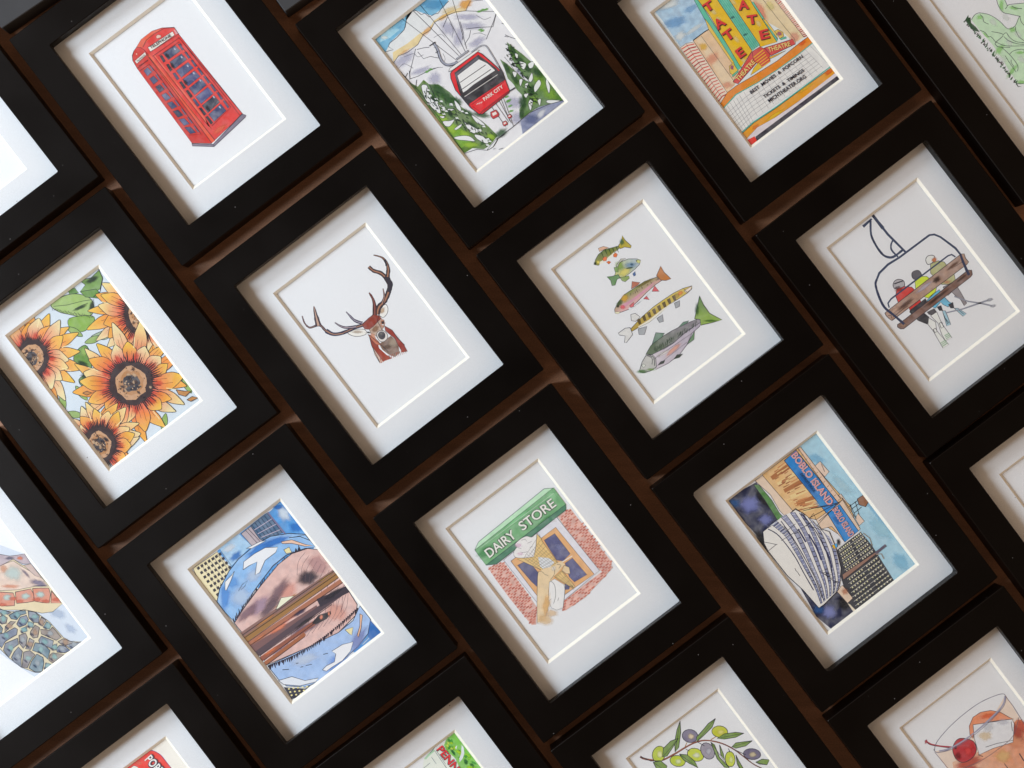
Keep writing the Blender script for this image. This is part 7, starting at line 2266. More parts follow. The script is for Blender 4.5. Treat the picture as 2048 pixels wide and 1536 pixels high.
'J': '''
f|4a98d8|.5|-207 737 549 4 53 -10 135 18 24 -445 -388 -586 349 -498 -283 -12 -419 1239
f|a8cce8|.6|-173 741 214 3 29 -160 -270 -36
b|f0f4f8|0.7|-107 690 72.6 36.3 -0.133
b|2a78c4|0.7|-103 596 72.6 36.3 0.0416
b|dce8f4|0.9|476 638 60.5 84.7 -0.125
b|2c7ccc|0.8|498 469 72.6 48.4 -0.662
b|2070c0|0.8|474 716 48.4 24.2 -0.657
f|e8dcb4|.2|-474 744 263 -12 6 -210 -274 -140 -28 22 5 224|4.84
f|343038|.1|-445 729 25 -1 -2 -25 -26 1
f|343038|.1|-446 680 25 -1 -3 -26 -26 2
f|343038|.1|-447 631 25 -1 -3 -26 -26 2
f|343038|.1|-449 581 25 -1 -2 -25 -26 2
f|343038|.1|-450 532 25 -1 -3 -25 -26 1
f|343038|.1|-451 483 25 -1 -3 -26 -26 2
f|343038|.1|-453 434 25 -1 -2 -26 -26 2
f|343038|.1|-406 726 25 -1 -3 -25 -26 1
f|343038|.1|-408 677 26 -1 -3 -26 -26 2
f|343038|.1|-409 627 25 0 -3 -26 -26 2
f|343038|.1|-410 578 25 -1 -3 -25 -26 2
f|343038|.1|-411 529 25 -1 -3 -25 -26 1
f|343038|.1|-413 480 25 -1 -3 -26 -26 2
f|343038|.1|-414 430 25 0 -3 -26 -26 2
f|343038|.1|-368 723 25 -1 -2 -25 -26 1
f|343038|.1|-369 674 25 -1 -3 -26 -26 2
f|343038|.1|-370 624 25 -1 -3 -25 -26 2
f|343038|.1|-372 575 25 -1 -2 -25 -26 2
f|343038|.1|-373 526 25 -1 -3 -25 -26 1
f|343038|.1|-374 477 25 -1 -3 -26 -26 2
f|343038|.1|-376 427 25 -1 -2 -25 -26 2
f|343038|.1|-329 720 25 -1 -3 -25 -26 1
f|343038|.1|-330 671 25 -1 -3 -26 -26 2
f|343038|.1|-332 621 25 -1 -2 -25 -26 2
f|343038|.1|-333 572 25 -1 -3 -25 -26 2
f|343038|.1|-334 523 25 -1 -3 -25 -26 1
f|343038|.1|-336 474 25 -1 -2 -26 -26 2
f|343038|.1|-337 424 25 -1 -3 -25 -26 2
f|343038|.1|-290 717 25 -1 -3 -25 -26 1
f|343038|.1|-292 668 25 -1 -2 -26 -26 2
f|343038|.1|-293 618 25 -1 -3 -25 -26 2
f|343038|.1|-294 569 25 -1 -3 -25 -26 2
f|343038|.1|-296 520 25 -1 -2 -25 -26 1
f|343038|.1|-297 471 25 -1 -3 -26 -26 2
f|343038|.1|-298 421 25 -1 -3 -25 -26 2
f|343038|.1|-252 714 25 -1 -3 -25 -26 1
f|343038|.1|-253 665 25 -1 -3 -26 -26 2
f|343038|.1|-255 615 25 -1 -2 -25 -26 2
f|343038|.1|-256 566 25 -1 -3 -25 -26 2
f|343038|.1|-257 517 25 -1 -3 -25 -26 1
f|343038|.1|-259 468 26 -1 -3 -26 -26 2
f|343038|.1|-260 418 25 -1 -3 -25 -26 2
f|343038|.1|-213 711 25 -1 -3 -25 -26 1
f|343038|.1|-215 662 25 -1 -2 -26 -26 2
f|343038|.1|-216 612 25 -1 -3 -25 -26 2
f|343038|.1|-217 563 25 -1 -3 -25 -26 1
f|343038|.1|-219 514 25 -1 -2 -25 -26 1
f|343038|.1|-220 465 25 -1 -3 -26 -26 2
f|343038|.1|-221 415 25 -1 -3 -25 -26 2
l|5a5460|3.63|-395 729 -11 -312;-352 726 -11 -311;-308 723 -11 -311;-265 720 -11 -311;-222 717 -11 -311;-179 715 -11 -312
f|b8aab0|.4|60 729 120 -1 22 -169 -130 8|4.84
l|2a2a38|4.84|111 736 14 -179;137 731 18 -174
f|4a6c8c|.6|171 735 197 1 5 -232 -197 60 -12 24|4.84
l|22304c|6.05|184 733 5 -172;219 732 4 -182;255 730 2 -191;290 729 1 -201;326 728 0 -211;361 726 -1 -220
l|c8b8c8|4.84|176 683 200 -17;180 637 188 -32;184 591 177 -47
l|7a7494|14.5|368 736 7 -249
f|90bce8|.45|-486 372 92 81 163 74 132 35 188 8 166 -21 150 -82 110 -95 6 -150 -83 49 -171 55 -154 -3 -191 -51 -239 -75 -153 -81 -17 135|7.26
b|3c84d0|0.9|105 511 169 55.7 -0.0413
b|2c78c8|0.9|264 481 133 36.3 -0.303
b|5c98dc|0.8|-399 367 48.4 133 -0.662
b|c8dcf4|0.8|-285 278 109 109 -0.655
b|6aa4e0|0.7|-271 435 60.5 72.6 0.227
b|d0e0f4|0.7|-72 358 96.8 60.5 0.05
f|f2f4f8|.05|-124 459 49 54 120 -1 110 -16 94 -65 -44 -27 -120 1 -104 -57 -48 7 87 85 -79 15|4.84
f|f0f2f6|.05|-363 415 44 57 85 11 41 14 -75 -48 -89 -47|4.84
f|f0f2f6|.05|17 594 133 -25 55 -27 -149 23|3.63
l|2a2a38|4.84|-275 331 66 26 60 0 -49 -24 -50 -7
f|f0c8b0|.1|302 451 88 -44 70 -107 50 -54 -61 40 -79 95 -69 49|4.84
f|f0e4b0|.1|277 379 53 -10 -10 -53 -46 20|4.84
l|2a2a38|6.05|382 436 83 -49 67 -112
l|2a2a38|4.84|446 402 65 -35 26 -65
l|2e2838|18.2,4.84|-475 129 14 41;-454 135 23 38;-432 142 25 45;-411 148 20 25;-390 154 20 50;-369 160 14 29;-348 166 20 44;-326 172 14 37;-305 178 21 31;-284 184 30 42;-264 190 28 34;-243 195 20 31;-222 201 25 37;-202 206 23 35;-181 211 21 27;-161 216 32 43;-140 221 10 36;-120 226 22 22;-100 230 27 34;-81 235 17 43;-61 239 19 48;-41 243 24 46;-22 247 22 23;-3 250 15 30;16 254 19 24;35 257 9 33;54 260 23 26;73 263 17 36;91 265 21 33;110 268 25 27;128 270 26 43;146 272 13 32;164 274 24 28;182 276 32 37;200 277 17 34;217 279 21 47;235 280 18 33;253 282 12 34;270 283 21 24;287 284 24 37;305 285 21 35;322 286 15 30;339 286 32 40;356 287 19 30;373 288 23 25;390 289 18 42
f|dcb8b0|.45|-479 123 147 54 232 66 258 60 155 3 144 -50 69 -68 4 -293 -28 -314 -68 -70 -220 -29 -327 69 -356 91 -5 111|6.05
b|a890a8|0.7|-203 108 133 72.6 0.225
b|e8a898|0.6|69 67 109 72.6 0.0416
b|3a323e|0.95|295 45 115 72.6 -0.482
b|6a5460|0.8|-134 40 48.4 182 -1.35
b|8a6c78|0.8|-325 127 133 48.4 0.0416
b|7c6470|0.7|12 111 48.4 169 -1.36
b|c09898|0.7|445 82 109 84.7 -1.35
b|705c70|0.8|-3 -305 182 41.2 -0.219
b|907484|0.7|-312 -311 133 29.1 -0.217
b|e8b0a0|0.7|305 -359 109 84.7 -0.662
L|6c545c|3.15|416 242 -100 -30 -83 -89;428 199 -105 -38 -80 -85;441 156 -111 -46 -78 -81;453 113 -117 -54 -74 -77;466 70 -123 -62 -71 -73;478 26 -128 -68 -69 -70;491 -17 -135 -76 -65 -66;503 -60 -140 -84 -63 -62;516 -103 -147 -92 -59 -58;528 -146 -152 -100 -57 -54;541 -190 -158 -107 -54 -50;553 -233 -164 -115 -50 -46;-326 -330 106 40 69 69;-269 -338 107 40 70 71;-211 -346 107 40 71 73;-153 -354 106 40 73 75;-95 -362 106 40 74 77;-38 -370 107 40 76 79;20 -378 107 40 77 81;78 -386 106 40 79 83;136 -393 106 40 80 84;193 -401 107 40 82 86;251 -409 107 40 83 88;309 -417 107 40 84 90
m|8a6a64|53.3,47.9|-488 -7 510 -27 511 -27
m|9c7444|53.3,47.9|-495 -55 507 -21 508 -21
m|a87058|48.4,43.6|-492 -111 510 -27 511 -27
m|7c5c5c|72.6,65.4|-502 -164 352 -35 353 -35
m|584850|55.7,50.1|-486 -222 504 -15 505 -15
m|905848|41.2,37|-487 -283 298 -16 299 -17
m|a06444|36.3,32.7|-484 -338 226 -3 225 -2
m|3c3440|72.6,65.4|232 -196 150 -32 151 -32
b|c89048|0.85|17 0 145 12.1 -0.066
b|c88848|0.85|-245 -27 121 12.1 -0.0583
b|b89048|0.85|419 -50 109 12.1 -0.066
b|e08868|0.85|-194 -158 109 21.8 -0.0583
b|403858|0.85|47 -160 84.7 21.8 -0.0666
b|302830|0.85|34 -257 109 16.9 -0.0583
b|d87848|0.85|-376 -277 96.8 14.5 -0.0583
b|d08058|0.85|-379 -122 72.6 12.1 -0.0583
b|e0907c|0.85|-66 -149 84.7 12.1 -0.0666
b|2c2834|0.85|389 -210 109 26.6 -0.0583
l|26202c|6.05|-488 -7 339 -15 339 -15 350 -15;-489 -37 335 -17 336 -17 345 -17;-495 -86 333 -12 333 -13 344 -13;-495 -124 339 -19 338 -20 349 -19;-478 -251 263 -10 264 -9 271 -9;-475 -307 207 -4 208 -4 213 -4;-482 -355 144 -3 143 -2 148 -2
f|2c262c|.5|74 -303 92 21 108 -38 -10 -23 -63 -12 -106 20
b|e09078|0.9|174 -312 16.9 26.6 -1
b|d88a70|0.9|248 -330 12.1 21.8 -0.662
f|e8e8d0|.1|-110 -9 104 57 106 -59 -184 -3|4.84
f|a8c4ec|.4|-476 -367 363 -82 327 -69 171 6 129 68 3 -155 -100 -91 -167 -39 -451 -33 -125 35 -127 113 -20 92|6.05
b|7aa0e0|0.7|52 -729 145 72.6 -0.0416
b|dce8f8|0.7|-172 -526 145 60.5 -0.303
b|8890c0|0.7|320 -676 60.5 133 -1.18
f|f4f4f8|.05|-107 -698 51 7 79 -16 54 50 -14 42 113 -11 91 -40 -70 -53 -109 -23 -113 11 -60 1|4.84
f|f0c0a0|.1|470 -501 11 -25 -83 -88 -67 -48 2 22 70 52|4.84
f|f0e4b0|.1|276 -535 72 -25 -53 -51 -12 25|3.63
f|e8ecf4|.1|-480 -532 117 -45 73 -102 111 -55 -42 -14 -136 60 -107 98|4.84
l|2a2a38|6.05|-393 -477 51 -32;-262 -505 22 -11;-203 -575 51 -24;-250 -557 23 -11;-17 -591 40 -17
l|2e2434|18.2,4.84|-463 -371 -18 -35;-447 -376 -31 -36;-430 -381 -23 -25;-413 -385 -19 -41;-397 -390 -12 -26;-380 -395 -15 -33;-363 -400 -30 -32;-346 -404 -10 -27;-329 -409 -27 -38;-312 -413 -20 -26;-295 -417 -17 -33;-277 -422 -20 -41;-260 -426 -20 -38;-243 -429 -26 -32;-225 -433 -20 -32;-207 -437 -18 -28;-189 -440 -30 -36;-171 -443 -17 -23;-153 -446 -16 -36;-135 -449 -16 -30;-116 -451 -23 -26;-98 -454 -14 -30;-79 -456 -13 -31;-60 -458 -12 -29;-41 -460 -16 -24;-21 -461 -26 -29;-2 -462 -23 -31;18 -463 -22 -26;38 -464 -29 -37;58 -465 -25 -26;78 -465 -18 -36;98 -466 -30 -37;118 -466 -20 -21;139 -465 -26 -26;160 -465 -14 -31;181 -465 -28 -34;202 -464 -20 -19;223 -463 -14 -26;244 -462 -16 -25;265 -461 -24 -38;287 -460 -19 -27;308 -458 -22 -36;330 -457 -23 -23;352 -455 -23 -30;373 -453 -25 -32;395 -452 -29 -36;417 -450 -19 -25;439 -448 -21 -21;461 -446 -29 -36;483 -444 -21 -30
f|2a6cb4|.4|509 -608 11 -146 -111 -6 -7 51
f|2c2c3c|.2|-479 -609 145 -128 87 -6 -205 -9 -36 12
f|e8dc9c|.1|-458 -641 16 -3 -1 -14 -16 4
f|e8dc9c|.1|-422 -662 16 -3 -2 -14 -15 4
f|e8dc9c|.1|-387 -683 16 -3 -2 -14 -15 4
f|e8dc9c|.1|-352 -705 16 -3 -1 -14 -15 4
f|e8dc9c|.1|-316 -726 16 -3 -2 -14 -15 4
f|e8dc9c|.1|-466 -671 16 -3 -1 -14 -16 4
f|e8dc9c|.1|-430 -693 15 -3 -1 -14 -15 4
f|e8dc9c|.1|-395 -714 16 -3 -2 -14 -15 4
f|e8dc9c|.1|-360 -735 16 -3 -1 -14 -15 4
f|e8dc9c|.1|-324 -756 16 -3 -2 -14 -15 4
f|e8dc9c|.1|-474 -702 16 -3 -2 -14 -15 4
f|e8dc9c|.1|-438 -723 15 -3 -1 -14 -15 4
f|e8dc9c|.1|-403 -744 16 -3 -2 -14 -15 4
f|e8dc9c|.1|-368 -765 16 -3 -1 -14 -16 4
l|c8d0e0|6.05|320 -737 84 11;331 -761 78 1
''',
'K': '''
f|dcb0a6|.7|-460 279 142 -48 3 -169 -1 -189 -7 -150 -101 -125 -36 22 -6 117 -7 195 3 224
l|b8665a|11.3|-469 259 33 0
l|a8584c|11.3|-425 259 27 0;-446 241 28 0
l|c27c70|11.3|-406 241 32 0
l|b8665a|11.3|-361 241 25 0
l|c27c70|11.3|-467 223 28 0
l|b8665a|11.3|-424 223 25 0
l|a8584c|11.3|-385 223 31 0
l|c27c70|11.3|-345 223 34 0
l|a8584c|11.3|-403 205 25 0
l|c27c70|11.3|-366 205 34 0
l|a8584c|11.3|-466 187 26 0
l|c27c70|11.3|-424 187 25 0
l|b8665a|11.3|-384 187 29 0
l|a8584c|11.3|-342 187 27 0
l|c27c70|11.3|-446 169 27 0
l|b8665a|11.3|-404 169 27 0
l|a8584c|11.3|-365 169 32 0
l|b8665a|11.3|-468 151 30 0
l|a8584c|11.3|-429 151 34 0
l|b8665a|11.3|-342 151 27 0
l|a8584c|11.3|-448 133 31 0
l|b8665a|11.3|-365 133 32 0
l|c27c70|11.3|-467 115 27 0
l|b8665a|11.3|-428 115 33 0
l|c27c70|11.3|-344 115 31 0
l|b8665a|11.3|-446 97 27 0
l|a8584c|11.3|-405 97 28 0
l|c27c70|11.3|-364 97 30 0
l|a8584c|11.3|-469 79 31 0
l|c27c70|11.3|-426 79 29 0
l|b8665a|11.3|-386 79 32 0
l|a8584c|11.3|-343 79 29 0
l|c27c70|11.3|-445 61 25 0
l|b8665a|11.3|-407 61 32 0;-468 43 29 0
l|a8584c|11.3|-427 43 30 0
l|b8665a|11.3|-344 43 30 0
l|c27c70|11.3|-406 25 30 0;-468 7 29 0
l|b8665a|11.3|-427 7 30 0
l|c27c70|11.3|-345 7 32 0
l|b8665a|11.3|-449 -11 33 0
l|a8584c|11.3|-407 -11 32 0
l|c27c70|11.3|-365 -11 30 0
l|a8584c|11.3|-466 -29 25 0
l|b8665a|11.3|-384 -29 27 0
l|a8584c|11.3|-344 -29 30 0
l|c27c70|11.3|-447 -47 28 0
l|b8665a|11.3|-407 -47 31 0
l|a8584c|11.3|-364 -47 29 0
l|b8665a|11.3|-467 -65 27 0
l|a8584c|11.3|-427 -65 30 0
l|b8665a|11.3|-345 -65 32 0
l|a8584c|11.3|-447 -83 27 0
l|b8665a|11.3|-363 -83 26 0
l|c27c70|11.3|-466 -101 24 0
l|b8665a|11.3|-426 -101 27 0
l|a8584c|11.3|-386 -101 30 0
l|c27c70|11.3|-342 -101 25 0
l|b8665a|11.3|-448 -119 30 0
l|a8584c|11.3|-405 -119 27 0
l|c27c70|11.3|-364 -119 28 0
l|a8584c|11.3|-469 -137 29 0
l|c27c70|11.3|-427 -137 29 0
l|b8665a|11.3|-384 -137 26 0
l|a8584c|11.3|-346 -137 33 0
l|c27c70|11.3|-447 -155 27 0
l|b8665a|11.3|-408 -155 32 0
l|a8584c|11.3|-362 -155 24 0
l|b8665a|11.3|-470 -173 32 0
l|a8584c|11.3|-428 -173 31 0
l|c27c70|11.3|-386 -173 30 0
l|b8665a|11.3|-346 -173 34 -1
l|a8584c|11.3|-448 -191 29 0
l|c27c70|11.3|-407 -191 31 0
l|b8665a|11.3|-365 -191 30 0
l|c27c70|11.3|-470 -209 31 0
l|b8665a|11.3|-426 -209 27 0;-450 -227 33 0
l|a8584c|11.3|-409 -227 34 0
l|c27c70|11.3|-365 -227 29 0
l|a8584c|11.3|-467 -245 25 0
l|b8665a|11.3|-387 -245 32 0
l|c27c70|11.3|-447 -263 26 0
l|b8665a|11.3|-469 -281 29 0
l|a8584c|11.3|-427 -281 28 0
l|c27c70|11.3|-387 -281 31 0
l|b8665a|11.3|-343 -281 26 -1
l|a8584c|11.3|-449 -299 31 0
l|c27c70|11.3|-407 -299 29 0
l|b8665a|11.3|-367 -299 33 0;-426 -317 26 0
l|a8584c|11.3|-388 -317 34 0
l|b8665a|11.3|-448 -335 28 0
l|a8584c|11.3|-408 -335 31 0;-471 -353 33 0
l|c27c70|11.3|-430 -353 33 0;-449 -371 30 0
f|dcb0a6|.7|325 265 134 -13 2 -138 7 -148 -5 -163 3 -169 -42 -40 -85 29 -20 147 1 237 -1 155
l|b8665a|11.3|408 256 26 0
l|c27c70|11.3|343 238 31 0
l|b8665a|11.3|387 238 27 0
l|a8584c|11.3|427 238 30 -1
l|b8665a|11.3|325 220 26 0
l|a8584c|11.3|365 220 29 0
l|c27c70|11.3|404 220 34 0;386 202 29 0
l|b8665a|11.3|429 202 25 -1
l|c27c70|11.3|323 184 29 0
l|b8665a|11.3|365 184 28 0;344 166 29 0
l|a8584c|11.3|388 166 25 0
l|c27c70|11.3|429 166 26 -1
l|a8584c|11.3|321 148 34 0
l|c27c70|11.3|366 148 26 0;343 130 31 0
l|a8584c|11.3|426 129 32 0
l|b8665a|11.3|321 112 33 0
l|c27c70|11.3|405 112 32 -1
l|a8584c|11.3|344 94 29 0
l|c27c70|11.3|385 94 30 -1;321 76 33 0
l|b8665a|11.3|363 76 33 0
l|c27c70|11.3|447 75 30 0
l|a8584c|11.3|385 58 29 -1
l|c27c70|11.3|428 57 27 0
l|a8584c|11.3|324 40 26 0
l|b8665a|11.3|404 39 33 0
l|a8584c|11.3|445 39 34 0
l|c27c70|11.3|343 22 30 0
l|b8665a|11.3|384 22 31 -1
l|a8584c|11.3|428 21 27 0
l|b8665a|11.3|322 4 30 0
l|c27c70|11.3|408 3 25 0
l|b8665a|11.3|446 3 32 0
l|c27c70|11.3|384 -14 32 -1
l|b8665a|11.3|426 -15 31 0
l|c27c70|11.3|324 -32 27 0
l|a8584c|11.3|406 -33 29 0
l|b8665a|11.3|345 -50 26 0
l|c27c70|11.3|426 -51 31 0
l|a8584c|11.3|323 -68 28 0
l|c27c70|11.3|363 -68 31 -1
l|b8665a|11.3|404 -69 33 0
l|a8584c|11.3|446 -69 32 0
l|c27c70|11.3|344 -86 27 -1
l|b8665a|11.3|386 -87 27 0
l|a8584c|11.3|426 -87 31 0
l|b8665a|11.3|324 -104 25 0
l|c27c70|11.3|408 -105 25 0
l|b8665a|11.3|447 -105 30 0
l|a8584c|11.3|345 -122 26 -1
l|c27c70|11.3|387 -123 25 0
l|b8665a|11.3|425 -123 32 0
l|c27c70|11.3|320 -140 33 -1
l|b8665a|11.3|362 -141 33 0
l|a8584c|11.3|406 -141 29 0
l|c27c70|11.3|446 -141 31 0
l|b8665a|11.3|345 -158 25 -1
l|a8584c|11.3|383 -159 33 0
l|c27c70|11.3|426 -159 30 0
l|a8584c|11.3|322 -176 30 -1
l|c27c70|11.3|362 -177 33 0
l|b8665a|11.3|405 -177 30 0
l|a8584c|11.3|449 -177 25 0
l|c27c70|11.3|345 -195 26 0
l|b8665a|11.3|387 -195 25 0
l|a8584c|11.3|428 -195 26 0
l|b8665a|11.3|322 -212 29 -1
l|a8584c|11.3|343 -231 29 0
l|c27c70|11.3|384 -231 30 0
l|b8665a|11.3|425 -231 32 0
l|c27c70|11.3|323 -249 27 0
l|b8665a|11.3|363 -249 30 0
l|a8584c|11.3|407 -249 25 0
l|c27c70|11.3|449 -249 25 0
l|b8665a|11.3|344 -267 27 0
l|a8584c|11.3|386 -267 26 0
l|c27c70|11.3|427 -267 27 0
l|a8584c|11.3|322 -285 29 0
l|c27c70|11.3|363 -285 31 0
l|b8665a|11.3|403 -285 33 0
l|c27c70|11.3|343 -303 29 0
l|b8665a|11.3|384 -303 30 0
l|a8584c|11.3|426 -303 29 0
l|b8665a|11.3|323 -321 27 0
l|a8584c|11.3|362 -321 32 0
l|c27c70|11.3|405 -321 30 0
l|a8584c|11.3|343 -339 28 0
l|b8665a|11.3|428 -339 25 0;365 -357 26 0
l|a8584c|11.3|403 -357 33 0
l|c27c70|11.3|449 -357 25 0
l|b8665a|11.3|343 -375 28 0
l|a8584c|11.3|385 -375 27 0
l|c27c70|11.3|428 -375 25 0
l|b8665a|11.3|405 -393 29 0
f|dcb0a6|.7|-93 -381 277 4 257 -6 4 -27 -165 -29 -205 -34 -214 14 -20 21
l|b8665a|11.3|-95 -391 30 0
l|a8584c|11.3|-54 -391 30 0
l|c27c70|11.3|-10 -391 26 0
l|b8665a|11.3|28 -391 33 0
l|a8584c|11.3|73 -392 27 0
l|b8665a|11.3|153 -392 33 0
l|a8584c|11.3|196 -392 31 0
l|c27c70|11.3|238 -392 30 0
l|a8584c|11.3|320 -393 32 0
l|c27c70|11.3|365 -393 25 0
l|b8665a|11.3|404 -393 31 0;-114 -409 25 0
l|c27c70|11.3|-34 -409 32 0
l|a8584c|11.3|49 -409 33 -1
l|c27c70|11.3|91 -410 32 0
l|b8665a|11.3|132 -410 33 0
l|c27c70|11.3|219 -410 26 0
l|b8665a|11.3|257 -410 34 -1
l|a8584c|11.3|300 -411 31 0
l|c27c70|11.3|342 -411 30 0
l|b8665a|11.3|385 -411 28 0
l|a8584c|11.3|-137 -427 30 0
l|b8665a|11.3|-56 -427 34 0;73 -428 26 0
l|a8584c|11.3|237 -428 31 -1
l|c27c70|11.3|278 -429 33 0
l|b8665a|11.3|322 -429 28 0
l|a8584c|11.3|-159 -444 32 -1
l|b8665a|11.3|-76 -445 32 0
l|a8584c|11.3|-31 -445 26 0
l|c27c70|11.3|8 -445 32 0
l|a8584c|11.3|92 -446 30 0
l|c27c70|11.3|133 -446 31 0
l|b8665a|11.3|174 -446 33 0
l|c27c70|11.3|-56 -463 34 0
l|b8665a|11.3|-10 -463 25 0
l|a8584c|11.3|32 -463 25 -1
l|c27c70|11.3|72 -464 28 0
l|b8665a|11.3|115 -464 26 0
f|dcdce8|.25|-307 246 619 17 18 -621 -409 -21 -219 119|2.83
f|d8a878|.35|-260 198 510 -1 22 -552 -323 13 -209 148|3.78
f|5a5c84|.5|-234 131 101 -17 10 -174 -87 -83 -13 76|2.83
f|5c5e88|.6|96 166 112 -9 2 -233 -93 -13 -39 42 8 137|2.83
f|60628c|.6|121 -115 81 -3 14 -201 -130 16 -9 67|2.83
f|55577c|.4|6 -266 32 -36 -30 -25 -33 19|1.89
b|8488b4|0.6|161 32 47.2 28.3 -1.43
b|8084ac|0.6|154 -260 47.2 28.3 -1.43
l|f0ece8|8.5|104 -90 110 -13
b|f4f4f8|0.6|257 269 56.7 18.9 -0.644
f|b8dcc0|.35|-457 479 69 36 767 24 63 -42 5 -40 -857 -2|3.78
f|74aa7c|.5|-460 475 912 20 -2 -188 -913 -1|3.78
b|549462|0.7|-389 404 94.5 47.2 0.0106
b|8cc898|0.8|14 466 189 24.6 0.0105
b|4c9c5c|0.6|204 309 104 18.9 0.0105
b|9ad0a4|0.7|389 442 56.7 56.7 -0.65
f|4c8068|.5|-463 306 913 1 -32 -42 -800 -9|3.78
l|f0f0f0|1.89|-404 462 825 -8
t|3c4c44|DAIRY|-397 338 317 3|83.1|0.055
t|3c4c44|STORE|-7 351 385 -1|83.1|0.055
t|f4f4f2|DAIRY|-397 338 317 3|83.1|0.015
t|f4f4f2|STORE|-7 351 385 -1|83.1|0.015
F|f2f0f4|.12|-207 205 21 44 51 20 -3 27 66 9 62 -12 32 -36 58 -2 3 -44 -73 -64 -60 -49 -102 54|2.83
b|e0c0dc|0.6|-121 271 37.8 22.7 -0.65
b|e4c8e0|0.5|-152 199 34 18.9 -0.65
l|5a5060|2.83|-70 292 36 -16 -4 -20;-140 262 24 -31;-42 235 42 -8;-50 193 28 -10;-139 201 51 -27
f|e8c88c|.3|77 251 8 -53 -10 -28 -1 -190 -4 -68 -135 -5 -39 89 -99 183 132 -77 66 57|3.78
f|e8c88c|.3|-29 -156 87 5 8 -178 -24 -24 -17 49 -41 103|3.78
f|e4e8f0|.3|-41 79 70 -65 22 -64 -112 -22 -16 72
l|4a4440|2.36|-152 152 80 -239;-155 148 223 75;-129 155 75 -242;-146 125 214 61;-106 158 69 -246;-136 103 205 47;-83 162 64 -250;-127 80 197 34;-59 165 58 -253;-117 57 188 21;-36 168 53 -256;-108 34 179 7;-13 171 47 -259;-98 11 170 -6;10 174 42 -262;-89 -11 162 -20;33 177 37 -265;-79 -34 153 -33;-27 -169 79 11;-21 -162 69 -183;-12 -217 67 5;3 -161 45 -184;4 -264 54 -2;28 -159 20 -186;19 -312 42 -8;52 -158 -4 -187
f|f0d8b4|.35|-127 -34 68 -4 80 -37 39 6 42 -8 13 -46 -40 -5 -45 -13 -66 -9 -38 -19 -69 -43 -68 -91 -54 -54 -79 -58 -61 22 124 168
f|e6e6ea|.15|-95 -165 55 -6 41 -103 -55 -65 -86 -89 -57 19 -26 44 23 78|2.83
f|f0d8b4|.3|102 -125 26 -43 -27 -51 -30 23 -13 45|2.83
b|f4f0e8|0.8|9 -90 28.3 28.3 -0.644
b|e4bc84|0.7|-244 -314 37.8 104 -0.815
b|eccca0|0.7|-331 -414 75.6 56.7 -0.65
b|e8c8a0|0.6|-252 -403 56.7 37.8 -0.644
L|3c3c44|3.31|-413 -399 160 211 121 147 34 -3 11 -32;15 -82 -27 -51 -64 -23;-82 -163 7 -53 -49 -81 -61 -49;55 -77 24 -30 -32 -11;-172 -297 -26 -4;-113 -330 -25 -17;-140 -428 106 109 27 51;-90 -80 22 -34
''',
